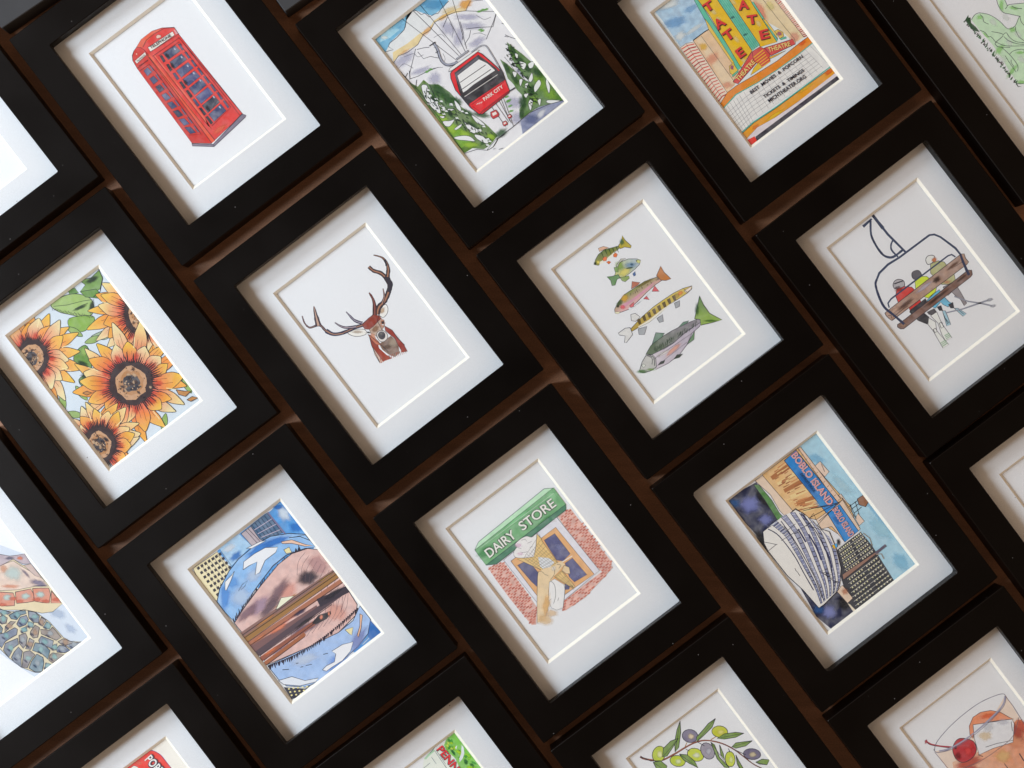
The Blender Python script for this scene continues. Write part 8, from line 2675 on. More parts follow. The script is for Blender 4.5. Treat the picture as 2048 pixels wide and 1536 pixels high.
'L': '''
f|a2c8de|.35|290 734 219 12 40 -1526 -313 -15 55 900
b|b0cede|0.7|411 223 165 47.2 -1.35
b|80b4d6|0.6|365 557 94.5 47.2 -0.999
b|a8d4ea|0.8|451 -316 142 70.9 -1.35
b|88b8d8|0.5|504 -147 165 35.4 -1.52
b|8cc4e4|0.7|413 -661 106 70.9 -1.34
f|1c2448|.8|-538 768 338 -49 -31 -394 -179 1 -74 -137 -13 219
b|7c84c0|0.8|-370 595 106 94.5 -0.649
b|8088c4|0.7|-343 395 70.9 59 -0.655
b|14161e|0.9|-239 570 47.2 130 -0.0423
b|101218|0.95|-484 249 59 142 -0.042
b|2c5a94|0.7|-476 691 70.9 47.2 -0.654
f|1c2448|.8|-458 -249 43 -258 198 -16 8 -246 -253 -16 -44 198
b|8088c0|0.8|-389 -631 82.7 70.9 -1.17
b|14141c|0.9|-225 -652 82.7 70.9 -1.35
b|2c5a98|0.7|-451 -554 59 47.2 -0.649
f|4c8040|.7|-234 715 38 -29 9 -186 -16 -138 19 -133 -57 -16 -16 117 20 223|4.72
f|e8d4c4|.2|-203 736 86 -6 24 -421 -81 -28 -14 100 20 164|4.72
f|e2bc88|.35|-118 739 408 -5 9 -67 54 -639 -49 -142 -195 -1 -82 228 -154 192 34 4|4.72
l|a06c48|40.2|-69 661 189 -2
l|f0d8a4|40.2|-58 580 184 -15
l|a06c48|40.2|-47 499 178 -27
l|f0d8a4|40.2|-36 418 173 -40
l|a06c48|40.2|-26 337 168 -52
l|f0d8a4|40.2|-15 256 163 -65
l|b88058|10.6,5.9|88 211 76 -33
l|8c5840|10.6,5.9|26 659 88 -4
l|f0d4a0|10.6,5.9|-7 693 82 -2
l|a06848|10.6,5.9|23 410 88 -24
l|b88058|10.6,5.9|3 347 92 -30
l|a06848|10.6,5.9|53 226 64 -27;-8 584 62 -7;-13 691 48 -1;42 557 73 -9
l|8c5840|10.6,5.9|-38 466 65 -15
l|b88058|10.6,5.9|82 239 80 -33
l|a06848|10.6,5.9|4 285 82 -32
l|f0d4a0|10.6,5.9|-79 421 76 -21;1 568 96 -12
l|a06848|10.6,5.9|-20 576 88 -11
l|b88058|10.6,5.9|-6 308 44 -16
l|8c5840|10.6,5.9|-48 635 41 -3;39 454 57 -13
l|f0d4a0|10.6,5.9|-79 393 37 -12;-4 662 61 -3
l|8c5840|10.6,5.9|-50 280 92 -39
l|b88058|10.6,5.9|-47 329 46 -17
l|f0d4a0|10.6,5.9|26 431 90 -22
l|8c5840|10.6,5.9|-60 566 81 -11
l|b88058|10.6,5.9|50 526 94 -15
l|8c5840|10.6,5.9|-32 530 59 -11
l|f0d4a0|10.6,5.9|-10 357 65 -21;44 655 71 -3
l|8c5840|10.6,5.9|52 476 79 -16;-18 566 39 -6
l|a06848|10.6,5.9|51 624 40 -3
l|8c5840|10.6,5.9|-14 305 79 -29
l|b88058|10.6,5.9|34 703 99 -1
l|f0d4a0|10.6,5.9|9 554 61 -9
l|8c5840|10.6,5.9|36 588 69 -7
l|b88058|10.6,5.9|-45 349 98 -34;8 295 100 -38
l|8c5840|10.6,5.9|28 640 109 -7
l|b88058|10.6,5.9|-4 355 90 -29
l|f0d4a0|10.6,5.9|-9 462 46 -10
l|a06848|10.6,5.9|-32 380 39 -13
l|f0d4a0|10.6,5.9|-61 305 55 -22;50 258 46 -18
l|a06848|10.6,5.9|39 239 93 -40
l|f0d4a0|10.6,5.9|41 298 98 -36
l|8c5840|10.6,5.9|6 543 45 -7
f|e4cdbb|.3|27 113 264 -8 41 14 -33 -319 -186 -8 -8 186 -91 39|4.72
f|dcc0ae|.2|290 734 26 -5 6 -603 -50 -6|4.72
f|2a80c8|.4|122 720 143 10 17 -618 -143 -10|5.9
b|1c68b0|0.7|160 444 142 35.4 -1.56
b|58a8e0|0.6|158 206 59 47.2 -0.649
f|2c84cc|.4|144 98 140 -2 -10 -299 -161 -5|5.9
b|1e6cb4|0.6|179 -3 59 35.4 -1.56
t|4a2030|BOBLO ISLAND|198 721 -5 -578|61.4|0.045
t|ecd4dc|BOBLO ISLAND|198 721 -5 -578|61.4|0.03
t|c07078|BOBLO ISLAND|198 721 -5 -578|61.4|-0.012
t|4a2030|BOBLO ISLAND|199 98 -27 -298|54.3|0.045
t|ecd4dc|BOBLO ISLAND|199 98 -27 -298|54.3|0.03
t|c07078|BOBLO ISLAND|199 98 -27 -298|54.3|-0.012
t|14304c|DETROIT DOCK|160 534 -1 -209|21.3|0.01
l|6a4c40|3.54|297 713 -22 -1;298 661 -22 -2;300 608 -22 -1;301 555 -22 -1;303 502 -22 -1;304 450 -22 -1;306 397 -22 -1;307 344 -22 -1;309 292 -22 -2;310 239 -22 -1;311 186 -22 -1;313 133 -22 -1
f|ddc8bc|.2|316 512 63 4 9 -126 -62 -13|4.72
f|ddc8bc|.2|319 -95 48 23 4 -93 -63 -4|4.72
f|ddc8bc|.2|325 169 26 -5 -1 -119|4.72
l|2c2c34|5.31|339 128 -13 -214;336 26 103 -4;341 -7 97 0;338 -50 93 3;360 38 -32 -141;412 28 -43 -117;374 490 -19 -75;298 114 -307 -49;325 109 -374 61;275 103 -193 102;272 120 -290 131;27 113 17 61 -74 -18;224 96 -185 -7;-127 305 67 8 37 -148
f|8c6044|.5|441 36 64 -5 11 -75 -56 -24 -37 50|5.9
f|34363f|.2|13 -221 272 2 6 -169 -33 -379 -467 -2 12 95 100 269
f|ece8d4|.1|28 -231 12 -1 -2 -14 -11 1
f|ece8d4|.1|50 -231 11 -1 -1 -14 -11 1
f|d8d8b0|.1|72 -231 11 -1 -1 -14 -12 1
f|d8d8b0|.1|94 -231 11 -1 -2 -14 -11 1
f|e8e0c0|.1|115 -231 12 -1 -2 -14 -11 1
f|ece8d4|.1|137 -231 11 -1 -1 -14 -11 1
f|e8e0c0|.1|180 -231 12 -1 -2 -14 -11 2
f|ece8d4|.1|202 -231 11 -1 -1 -13 -11 1
f|d8d8b0|.1|224 -230 11 -1 -1 -14 -12 1
f|ece8d4|.1|246 -230 11 -1 -2 -14 -11 1
f|ece8d4|.1|267 -230 12 -1 -2 -14 -11 1
f|ece8d4|.1|16 -269 11 -1 -2 -14 -11 1
f|e8e0c0|.1|38 -269 12 -1 -2 -14 -11 1
f|d8d8b0|.1|61 -269 11 -1 -1 -14 -12 1
f|d8d8b0|.1|84 -269 11 -1 -2 -14 -11 1
f|ece8d4|.1|106 -269 11 -1 -1 -14 -11 1
f|e8e0c0|.1|129 -269 11 -1 -2 -14 -11 1
f|d8d8b0|.1|174 -269 11 -1 -1 -14 -11 2
f|ece8d4|.1|197 -269 11 -1 -2 -13 -11 1
f|ece8d4|.1|219 -269 12 -1 -2 -13 -11 1
f|d8d8b0|.1|242 -268 11 -1 -1 -14 -12 1
f|ece8d4|.1|265 -268 11 -1 -2 -14 -11 1
f|e8e0c0|.1|3 -307 11 -1 -1 -14 -12 1
f|e8e0c0|.1|26 -307 12 -1 -2 -14 -11 1
f|d8d8b0|.1|50 -307 11 -1 -1 -14 -12 1
f|d8d8b0|.1|74 -307 11 -1 -2 -14 -11 1
f|d8d8b0|.1|97 -307 11 -1 -1 -14 -11 1
f|ece8d4|.1|121 -307 11 -1 -2 -14 -11 1
f|d8d8b0|.1|168 -307 11 -1 -2 -14 -11 1
f|d8d8b0|.1|191 -307 11 -1 -1 -14 -11 2
f|ece8d4|.1|215 -307 11 -1 -2 -13 -11 1
f|ece8d4|.1|238 -307 11 -1 -1 -13 -11 1
f|e8e0c0|.1|262 -306 11 -2 -2 -13 -11 1
f|d8d8b0|.1|-10 -345 11 -1 -1 -14 -11 1
f|d8d8b0|.1|15 -345 11 -1 -2 -14 -11 1
f|d8d8b0|.1|39 -345 11 -1 -1 -14 -12 1
f|ece8d4|.1|63 -345 12 -1 -2 -14 -11 1
f|e8e0c0|.1|88 -345 11 -1 -1 -14 -12 1
f|ece8d4|.1|112 -345 12 -1 -2 -14 -11 1
f|ece8d4|.1|161 -345 11 -1 -1 -14 -11 1
f|d8d8b0|.1|186 -345 11 -1 -2 -14 -11 1
f|e8e0c0|.1|210 -345 11 -1 -1 -14 -11 2
f|e8e0c0|.1|235 -345 11 -1 -2 -14 -11 2
f|ece8d4|.1|259 -345 11 -1 -1 -13 -12 1
f|d8d8b0|.1|-23 -383 12 -1 -2 -14 -11 1
f|ece8d4|.1|3 -383 11 -1 -2 -14 -11 1
f|e8e0c0|.1|28 -383 11 -1 -1 -14 -11 1
f|d8d8b0|.1|53 -383 12 -1 -2 -14 -11 1
f|ece8d4|.1|79 -383 11 -1 -2 -14 -11 1
f|e8e0c0|.1|104 -383 11 -1 -1 -14 -11 1
f|ece8d4|.1|155 -383 11 -1 -2 -14 -11 1
f|ece8d4|.1|180 -383 11 -1 -1 -14 -11 1
f|d8d8b0|.1|205 -383 12 -1 -2 -14 -11 1
f|e8e0c0|.1|231 -383 11 -1 -1 -14 -12 1
f|d8d8b0|.1|256 -383 11 -1 -1 -14 -11 2
f|ece8d4|.1|-35 -421 11 -1 -2 -14 -11 1
f|e8e0c0|.1|-9 -421 11 -1 -2 -14 -11 1
f|ece8d4|.1|17 -421 11 -1 -1 -14 -11 1
f|e8e0c0|.1|43 -421 12 -1 -2 -14 -11 1
f|e8e0c0|.1|70 -421 11 -1 -2 -14 -11 1
f|e8e0c0|.1|96 -421 11 -1 -1 -14 -12 1
f|ece8d4|.1|148 -421 12 -1 -2 -14 -11 1
f|ece8d4|.1|175 -421 11 -1 -2 -14 -11 1
f|ece8d4|.1|201 -421 11 -1 -1 -14 -12 1
f|ece8d4|.1|227 -421 11 -1 -1 -14 -11 1
f|ece8d4|.1|253 -421 12 -1 -2 -14 -11 1
f|d8d8b0|.1|-48 -459 11 -1 -2 -14 -11 1
f|ece8d4|.1|-21 -459 11 -1 -1 -14 -12 1
f|ece8d4|.1|6 -459 11 -1 -1 -14 -11 1
f|e8e0c0|.1|33 -459 11 -1 -1 -14 -11 1
f|ece8d4|.1|60 -459 12 -1 -2 -14 -11 1
f|e8e0c0|.1|88 -459 11 -1 -2 -14 -11 1
f|ece8d4|.1|142 -459 11 -1 -1 -14 -12 1
f|e8e0c0|.1|169 -459 11 -1 -1 -14 -11 1
f|ece8d4|.1|196 -459 11 -1 -1 -14 -11 1
f|ece8d4|.1|223 -459 12 -1 -2 -14 -11 1
f|d8d8b0|.1|251 -459 11 -1 -2 -14 -11 1
f|d8d8b0|.1|-61 -497 11 -1 -1 -14 -12 1
f|ece8d4|.1|-33 -497 11 -1 -1 -14 -11 1
f|ece8d4|.1|-5 -497 11 -1 -1 -14 -11 1
f|d8d8b0|.1|23 -497 11 -1 -1 -14 -11 1
f|d8d8b0|.1|51 -497 11 -1 -1 -14 -11 1
f|e8e0c0|.1|79 -497 12 -1 -2 -14 -11 1
f|ece8d4|.1|135 -497 12 -1 -2 -14 -11 1
f|ece8d4|.1|164 -497 11 -1 -2 -14 -11 1
f|ece8d4|.1|192 -497 11 -1 -2 -14 -11 1
f|d8d8b0|.1|220 -497 11 -1 -2 -14 -11 1
f|e8e0c0|.1|248 -497 11 -1 -2 -14 -11 1
f|ece8d4|.1|-74 -535 11 -1 -1 -14 -11 2
f|d8d8b0|.1|-45 -535 11 -1 -1 -14 -11 1
f|d8d8b0|.1|-16 -535 11 -1 -1 -14 -11 1
f|e8e0c0|.1|13 -535 11 -1 -1 -14 -11 1
f|e8e0c0|.1|42 -535 11 -1 -1 -14 -11 1
f|d8d8b0|.1|71 -535 11 -1 -1 -14 -11 1
f|d8d8b0|.1|129 -535 11 -1 -1 -14 -11 1
f|e8e0c0|.1|158 -535 11 -1 -1 -14 -11 1
f|e8e0c0|.1|187 -535 11 -1 -1 -14 -11 1
f|d8d8b0|.1|216 -535 11 -1 -1 -14 -11 1
f|ece8d4|.1|245 -535 11 -1 -1 -14 -11 1
f|d8d8b0|.1|-87 -573 12 -1 -2 -13 -11 1
f|e8e0c0|.1|-57 -573 11 -1 -1 -14 -11 2
f|e8e0c0|.1|-27 -573 11 -1 -1 -14 -11 1
f|d8d8b0|.1|3 -573 11 -1 -1 -14 -11 1
f|d8d8b0|.1|33 -573 11 -1 -1 -14 -12 1
f|e8e0c0|.1|63 -573 11 -1 -1 -14 -12 1
f|e8e0c0|.1|123 -573 11 -1 -2 -14 -11 1
f|ece8d4|.1|153 -573 11 -1 -2 -14 -11 1
f|ece8d4|.1|182 -573 12 -1 -2 -14 -11 1
f|d8d8b0|.1|212 -573 12 -1 -2 -14 -11 1
f|e8e0c0|.1|242 -573 11 -1 -1 -14 -11 1
f|d8d8b0|.1|-99 -611 11 -1 -2 -13 -11 1
f|ece8d4|.1|-69 -611 12 -1 -2 -14 -11 2
f|d8d8b0|.1|-38 -611 11 -1 -1 -14 -11 1
f|ece8d4|.1|-7 -611 11 -1 -1 -14 -11 1
f|d8d8b0|.1|24 -611 11 -1 -2 -14 -11 1
f|d8d8b0|.1|55 -611 11 -1 -2 -14 -11 1
f|d8d8b0|.1|116 -611 11 -1 -1 -14 -11 1
f|d8d8b0|.1|147 -611 11 -1 -1 -14 -12 1
f|ece8d4|.1|178 -611 11 -1 -2 -14 -11 1
f|ece8d4|.1|209 -611 11 -1 -2 -14 -11 1
f|ece8d4|.1|239 -611 12 -2 -2 -13 -11 1
f|ece8d4|.1|-112 -648 11 -2 -1 -13 -12 1
f|d8d8b0|.1|-80 -649 11 -1 -2 -13 -11 1
f|e8e0c0|.1|-49 -649 11 -1 -1 -14 -11 2
f|d8d8b0|.1|-17 -649 11 -1 -1 -14 -12 1
f|d8d8b0|.1|15 -649 11 -1 -2 -14 -11 1
f|ece8d4|.1|46 -649 12 -1 -2 -14 -11 1
f|ece8d4|.1|110 -649 11 -1 -2 -14 -11 1
f|d8d8b0|.1|141 -649 12 -1 -2 -14 -11 1
f|d8d8b0|.1|173 -649 11 -1 -1 -14 -11 1
f|ece8d4|.1|205 -649 11 -2 -1 -13 -12 1
f|ece8d4|.1|237 -650 11 -1 -2 -13 -11 1
f|d8d8b0|.1|-125 -686 11 -1 -1 -14 -11 1
f|e8e0c0|.1|-92 -687 11 -1 -2 -13 -11 1
f|e8e0c0|.1|-60 -687 11 -1 -1 -14 -11 2
f|d8d8b0|.1|-27 -687 11 -1 -1 -14 -12 1
f|ece8d4|.1|5 -687 12 -1 -2 -14 -11 1
f|ece8d4|.1|38 -687 11 -1 -1 -14 -11 1
f|e8e0c0|.1|103 -687 12 -1 -2 -14 -11 1
f|e8e0c0|.1|136 -687 11 -1 -1 -14 -12 1
f|e8e0c0|.1|169 -687 11 -2 -2 -13 -11 1
f|d8d8b0|.1|201 -688 11 -1 -1 -13 -11 1
f|d8d8b0|.1|234 -688 11 -1 -1 -14 -12 1
f|d8d8b0|.1|-138 -724 11 -1 -1 -14 -11 1
f|ece8d4|.1|-104 -724 11 -2 -2 -13 -11 1
f|d8d8b0|.1|-71 -725 11 -1 -1 -13 -11 1
f|e8e0c0|.1|-37 -725 11 -1 -1 -14 -12 1
f|ece8d4|.1|-4 -725 12 -1 -2 -14 -11 1
f|e8e0c0|.1|30 -725 11 -1 -1 -14 -12 1
f|d8d8b0|.1|97 -725 11 -1 -1 -14 -12 1
f|ece8d4|.1|130 -725 12 -2 -2 -13 -11 1
f|d8d8b0|.1|164 -726 11 -1 -1 -13 -12 1
f|ece8d4|.1|197 -726 12 -1 -2 -14 -11 1
f|ece8d4|.1|231 -726 11 -1 -1 -14 -11 1
f|ece8d4|.1|-150 -762 11 -1 -2 -14 -11 1
f|ece8d4|.1|-116 -762 11 -1 -1 -14 -12 1
f|d8d8b0|.1|-82 -763 12 -1 -2 -13 -11 1
f|ece8d4|.1|-47 -763 11 -1 -2 -14 -11 1
f|d8d8b0|.1|-13 -763 11 -1 -1 -14 -11 1
f|ece8d4|.1|22 -763 11 -1 -2 -14 -11 1
f|e8e0c0|.1|90 -763 12 -1 -2 -14 -11 1
f|e8e0c0|.1|125 -764 11 -1 -1 -13 -12 1
f|e8e0c0|.1|159 -764 12 -1 -2 -14 -11 2
f|e8e0c0|.1|194 -764 11 -1 -2 -14 -11 1
f|ece8d4|.1|228 -764 11 -1 -1 -14 -11 1
l|c8c8c8|3.07|30 -211 261 -10;15 -251 273 -9;0 -291 286 -8;-15 -331 298 -8;-30 -370 310 -8;-45 -410 323 -7;-60 -450 335 -7;-75 -490 348 -6;-90 -530 360 -6;-105 -570 372 -5;-120 -610 385 -4;-135 -649 397 -5;-150 -689 409 -4;-164 -729 421 -3;-179 -769 433 -3
f|8c6c60|.3|-86 -429 360 -21 119 -1 2 -17 -114 -2 -386 -4|4.72
f|5c5468|.3|274 -450 116 4 5 -22 -118 -7
f|e2ccba|.3|-217 -523 74 18 4 -153 -67 -8|4.72
b|b07860|0.6|-160 -567 35.4 35.4 -0.654
f|d8cfc0|.1|-206 -666 12 -24 11 -84 -26 5
l|b8a89c|8.27|296 -243 19 -74 -24 -71
l|2a2a38|3.54|296 -243 19 -74 -24 -71
l|b8a89c|8.27|273 -471 41 -25 -10 -52
l|2a2a38|3.54|273 -471 41 -25 -10 -52
f|eae9ea|.12|-426 324 59 0 121 -18 119 -1 60 -1 35 -72 46 -215 43 -62 -39 -150 -77 -180 -96 -106 -62 -42 -167 -22 -56 5 -16 215 -35 191 -5 288 14 78|7.09
f|7880a6|.8|-322 317 33 -145 -17 -194 -25 -182 -25 -161 -48 -159 17 1 52 150 30 158 32 182 27 199 -20 158
l|26283c|7.09|-318 300 54 5;-310 263 51 2;-301 227 47 -1;-293 191 44 -4
l|c8cce0|4.13|-291 148 41 -6;-295 100 39 -8;-299 51 36 -9;-304 3 34 -11;-309 -44 32 -11;-315 -90 30 -11;-322 -135 29 -11;-328 -180 27 -12
l|26283c|7.09|-334 -223 25 -11;-340 -264 24 -10;-346 -304 22 -9;-353 -344 22 -9
l|c8cce0|4.13|-362 -384 21 -7;-374 -424 20 -5;-386 -464 19 -2;-398 -503 18 -1
L|2a2a38|4.72|-322 317 33 -145 -17 -194 -25 -182 -25 -161 -48 -159
f|eeedf0|.1|-266 324 20 -158 -27 -199 -32 -182 -30 -158 -52 -150 17 0 55 141 35 155 39 182 35 203 -8 168
L|2a2a38|4.72|-266 324 20 -158 -27 -199 -32 -182 -30 -158 -52 -150
f|8e94b4|.8|-214 326 8 -168 -35 -203 -39 -182 -35 -155 -55 -141 18 1 58 132 40 151 45 181 41 205 3 174
l|c8cce0|4.13|-213 305 47 -5;-211 264 45 -7;-209 222 42 -9;-207 180 39 -10
l|26283c|7.09|-210 134 37 -11;-219 83 36 -12;-228 32 34 -12;-236 -19 32 -13
l|c8cce0|4.13|-246 -67 31 -13;-255 -113 29 -12;-265 -158 28 -12;-275 -204 26 -12;-284 -246 25 -11;-293 -284 24 -11;-301 -323 22 -10;-310 -362 21 -8
l|26283c|7.09|-321 -399 20 -7;-335 -434 19 -5;-349 -469 19 -3;-362 -505 17 0
L|2a2a38|4.72|-214 326 8 -168 -35 -203 -39 -182 -35 -155 -55 -141
f|eeedf0|.1|-165 321 -3 -174 -41 -205 -45 -181 -40 -151 -58 -132 17 0 62 124 44 147 50 178 46 205 10 177
L|2a2a38|4.72|-165 321 -3 -174 -41 -205 -45 -181 -40 -151 -58 -132
f|8288ac|.8|-123 309 -10 -177 -46 -205 -50 -178 -44 -147 -62 -124 17 1 65 115 49 142 54 175 49 202 14 176
l|c8cce0|4.13|-124 288 35 -20;-127 244 35 -20;-129 200 33 -20;-132 155 33 -19;-138 108 31 -19;-150 56 31 -18;-161 5 30 -17;-173 -46 29 -17
l|26283c|7.09|-185 -94 29 -16;-198 -139 28 -15;-210 -184 26 -13;-223 -228 26 -13
l|c8cce0|4.13|-235 -269 25 -12;-246 -306 24 -11;-257 -342 23 -10;-268 -379 22 -9;-281 -413 21 -7;-296 -444 19 -5;-311 -475 18 -3;-327 -506 18 -1
L|2a2a38|4.72|-123 309 -10 -177 -46 -205 -50 -178 -44 -147 -62 -124
f|eeedf0|.1|-87 289 -14 -176 -49 -202 -54 -175 -49 -142 -65 -115 18 0 68 106 52 138 58 171 49 195 15 171
L|2a2a38|4.72|-87 289 -14 -176 -49 -202 -54 -175 -49 -142 -65 -115
f|7880a6|.8|-58 260 -15 -171 -49 -195 -58 -171 -52 -138 -68 -106 17 1 72 97 56 133 60 164 47 187 13 162
l|26283c|7.09|-60 240 24 -37;-63 197 23 -34;-67 154 24 -31;-71 112 25 -30
l|c8cce0|4.13|-79 66 25 -27;-91 17 26 -25;-103 -32 26 -23;-115 -81 26 -20;-129 -127 27 -18;-143 -169 26 -17;-158 -212 26 -16;-172 -255 25 -14
l|26283c|7.09|-186 -293 24 -13;-199 -328 23 -11;-212 -362 22 -11;-225 -397 21 -9
l|c8cce0|4.13|-240 -428 20 -7;-257 -454 19 -5;-274 -481 18 -2;-291 -507 17 -1
L|2a2a38|4.72|-58 260 -15 -171 -49 -195 -58 -171 -52 -138 -68 -106
f|eeedf0|.1|-35 223 -13 -162 -47 -187 -60 -164 -56 -133 -72 -97 17 0 75 89 60 127 62 158 43 175 8 149
L|2a2a38|4.72|-35 223 -13 -162 -47 -187 -60 -164 -56 -133 -72 -97
f|8e94b4|.8|-18 178 -8 -149 -43 -175 -62 -158 -60 -127 -75 -89 18 1 78 79 63 123 62 149 39 162 1 132
l|c8cce0|4.13|-19 160 13 -50;-21 123 15 -46;-23 86 17 -42;-25 48 19 -37
l|26283c|7.09|-31 8 20 -34;-42 -36 21 -30;-53 -80 23 -27;-64 -123 24 -24
l|c8cce0|4.13|-77 -165 25 -21;-92 -204 24 -19;-108 -244 25 -17;-123 -283 24 -15;-138 -319 24 -13;-153 -351 23 -12;-168 -383 22 -10;-183 -415 21 -9
l|26283c|7.09|-200 -442 21 -7;-218 -464 19 -5;-237 -486 18 -3;-256 -508 18 -1
L|2a2a38|4.72|-18 178 -8 -149 -43 -175 -62 -158 -60 -127 -75 -89
f|eeedf0|.1|-5 126 -1 -132 -39 -162 -62 -149 -63 -123 -78 -79 17 0 82 71 66 117 63 140 31 147 -7 115
L|2a2a38|4.72|-5 126 -1 -132 -39 -162 -62 -149 -63 -123 -78 -79
f|8288ac|.8|4 71 7 -115 -31 -147 -63 -140 -66 -117 -82 -71 17 1 85 62 70 111 63 131 24 131 -17 96
l|c8cce0|4.13|5 57 8 -56;6 28 11 -51;8 0 14 -46;10 -29 16 -41;8 -62 17 -36;0 -98 19 -33;-8 -135 21 -29;-16 -171 23 -26
l|26283c|7.09|-28 -207 24 -22;-43 -243 23 -19;-59 -278 24 -17;-75 -313 24 -15
l|c8cce0|4.13|-91 -345 24 -13;-108 -374 23 -12;-124 -404 22 -10;-141 -433 21 -9;-159 -456 20 -8;-180 -474 20 -5;-200 -492 19 -3;-220 -510 17 0
L|2a2a38|4.72|4 71 7 -115 -31 -147 -63 -140 -66 -117 -82 -71
L|30345c|14.2|-109 52 -15 -138 -34 -123;-156 148 -15 -138;-67 -129 -20 -105 -39 -90
l|e8e8f0|4.13|-341 319 87 -4;-340 292 87 -3;-340 266 87 -3;-339 240 87 -4;-339 214 87 -4;-338 188 87 -4;-338 162 87 -4;-337 135 87 -3;-337 109 87 -4;-336 83 87 -4;-336 57 87 -4;-335 31 87 -4
L|2c3050|8.27|-236 299 -8 -188 -28 -233 -39 -210 -51 -155;-46 243 6 -199 -27 -173 -46 -159 -99 -179;-374 314 37 -88 9 -126 -5 -146 -23 -147 -25 -190
l|34344c|2.6|-169 -462 50 -2;-209 -345 48 -4;-191 -398 47 -6;-203 -361 45 -8;-194 -388 43 -10;-213 -334 42 -12;-215 -329 41 -14;-209 -346 40 -16;-221 -311 38 -17;-223 -304 36 -20;-235 -271 35 -21;-206 -354 33 -23;-178 -436 32 -25;-176 -440 30 -28;-192 -394 29 -29;-207 -350 27 -31;-179 -433 26 -33;-219 -316 24 -35;-179 -433 23 -37;-207 -351 21 -39;-232 -278 20 -41;-217 -323 19 -43;-186 -412 17 -45;-218 -320 16 -47;-186 -411 14 -49;-192 -395 12 -51;-232 -280 11 -52;-211 -338 9 -55;-194 -387 7 -57;-172 -453 7 -59
l|40404c|4.72|-344 157 319 -34;-246 246 7 -50 93 4;-404 157 -92 -3;-474 242 80 -92;-25 123 -60 0;-59 118 66 -110
f|f0c030|.1|0 -159 23 -9 -9 -31 -21 1|3.54
f|4aa0d8|.1|22 -165 27 -9 -16 -25 -19 0|3.54
b|1c1c24|0.9|66 -171 18.9 40.2 -0.306
l|50505a|4.72|-396 -118 -5 -26 3 -16 -3 -43
''',
'N': '''
f|ef4a40|.25|307 766 32 -22 20 -33 16 -48 2 -68 1 -80 -12 -111 -567 298 230 73|4.96
b|f4907c|0.5|171 730 42.5 21.3 -0.644
L|8a4a9c|3.54|311 765 32 -28 19 -33 14 -46 2 -68 -2 -78
t|4a4c5c|PORT|232 718 15 -197|76.2|0.1
t|f2f2ee|PORT|232 718 15 -197|76.2|0.015
f|e8e4dc|.3|87 736 35 0 18 -23 4 -30 -44 12|2.83
''',
'O': '''
f|e8ece8|.1|124 718 382 26 -1 -533 -550 329
f|a8d0b0|.5|126 721 64 14 65 4 -8 -21 -65 -4 -41 -8
f|7cc050|.6|393 741 96 3 2 -433 -183 50 49 185 -7 50 -12 54 11 62
b|c8dc60|0.8|390 703 21.3 15.6 -2.03
b|1e6c34|0.8|412 462 19.9 18.7 -1.97
b|8cc840|0.8|419 758 25.4 11.4 -1.66
b|2f8c3c|0.8|409 717 20 13 -1.66
b|1e6c34|0.8|438 380 28.5 15.5 -1.8
b|a8d020|0.8|413 409 35.3 18.1 -0.727
b|8cc840|0.8|385 528 22 12 -1.07
b|a8d020|0.8|465 502 34.7 12.1 -1.4
b|8cc840|0.8|446 376 19.9 16.3 -1.63
b|3c9c40|0.8|469 418 31.9 10.9 -1.11
b|1e6c34|0.8|443 417 25 15.6 -0.944
b|1e6c34|0.8|425 582 20.5 14.3 -1.43
b|2f8c3c|0.8|407 526 34.4 11.5 -0.785
b|8cc840|0.8|360 669 27 20.4 -0.983
b|3c9c40|0.8|398 642 33.6 16.7 -1.13
b|3c9c40|0.8|420 698 23.8 20.6 -2.17
b|8cc840|0.8|387 649 21.7 15.4 -1.49
b|8cc840|0.8|457 478 15 17.8 -0.688
b|2f8c3c|0.8|442 510 17.9 17.3 -0.847
b|2f8c3c|0.8|400 630 17.9 13.1 -2.2
b|2f8c3c|0.8|372 668 20.1 18.7 -1.82
b|8cc840|0.8|422 516 26.9 11.1 -1.04
b|1e6c34|0.8|417 477 24 20.2 -1.16
b|8cc840|0.8|421 535 22.7 15.2 -1.77
b|a8d020|0.8|422 556 29 19.7 -2.2
b|1e6c34|0.8|374 614 34 12.8 -1.54
b|a8d020|0.8|413 685 20.7 13.1 -1.11
b|a8d020|0.8|408 634 25.1 16.3 -2.03
b|a8d020|0.8|415 584 29.7 18.3 -1.26
b|c8dc60|0.8|384 644 17.5 11.2 -1.11
b|1e6c34|0.8|376 604 34.8 11.8 -1.74
b|8cc840|0.8|470 497 21.4 19.7 -1.8
b|8cc840|0.8|448 531 18.6 10.9 -1.26
b|c8dc60|0.8|369 688 20.7 14.3 -1.82
f|dfe4ee|.1|476 616 2 -28 -27 -47 -38 -28 -44 -11 18 30 42 26
f|dfe4ee|.1|355 579 2 -33 -23 -49 -9 29
f|dfe4ee|.1|445 639 -34 -27 5 23
t|5a3040|PENN|267 721 10 -261|65.5|0.035
t|d83840|PENN|272 721 9 -259|62|0.01
l|5c6c7c|3.54|250 721 -7 -151 -2 -38;263 715 -7 -150;193 693 -2 -39 0 -35;77 656 73 3;269 746 -66 -16;244 565 -7 -61
''',
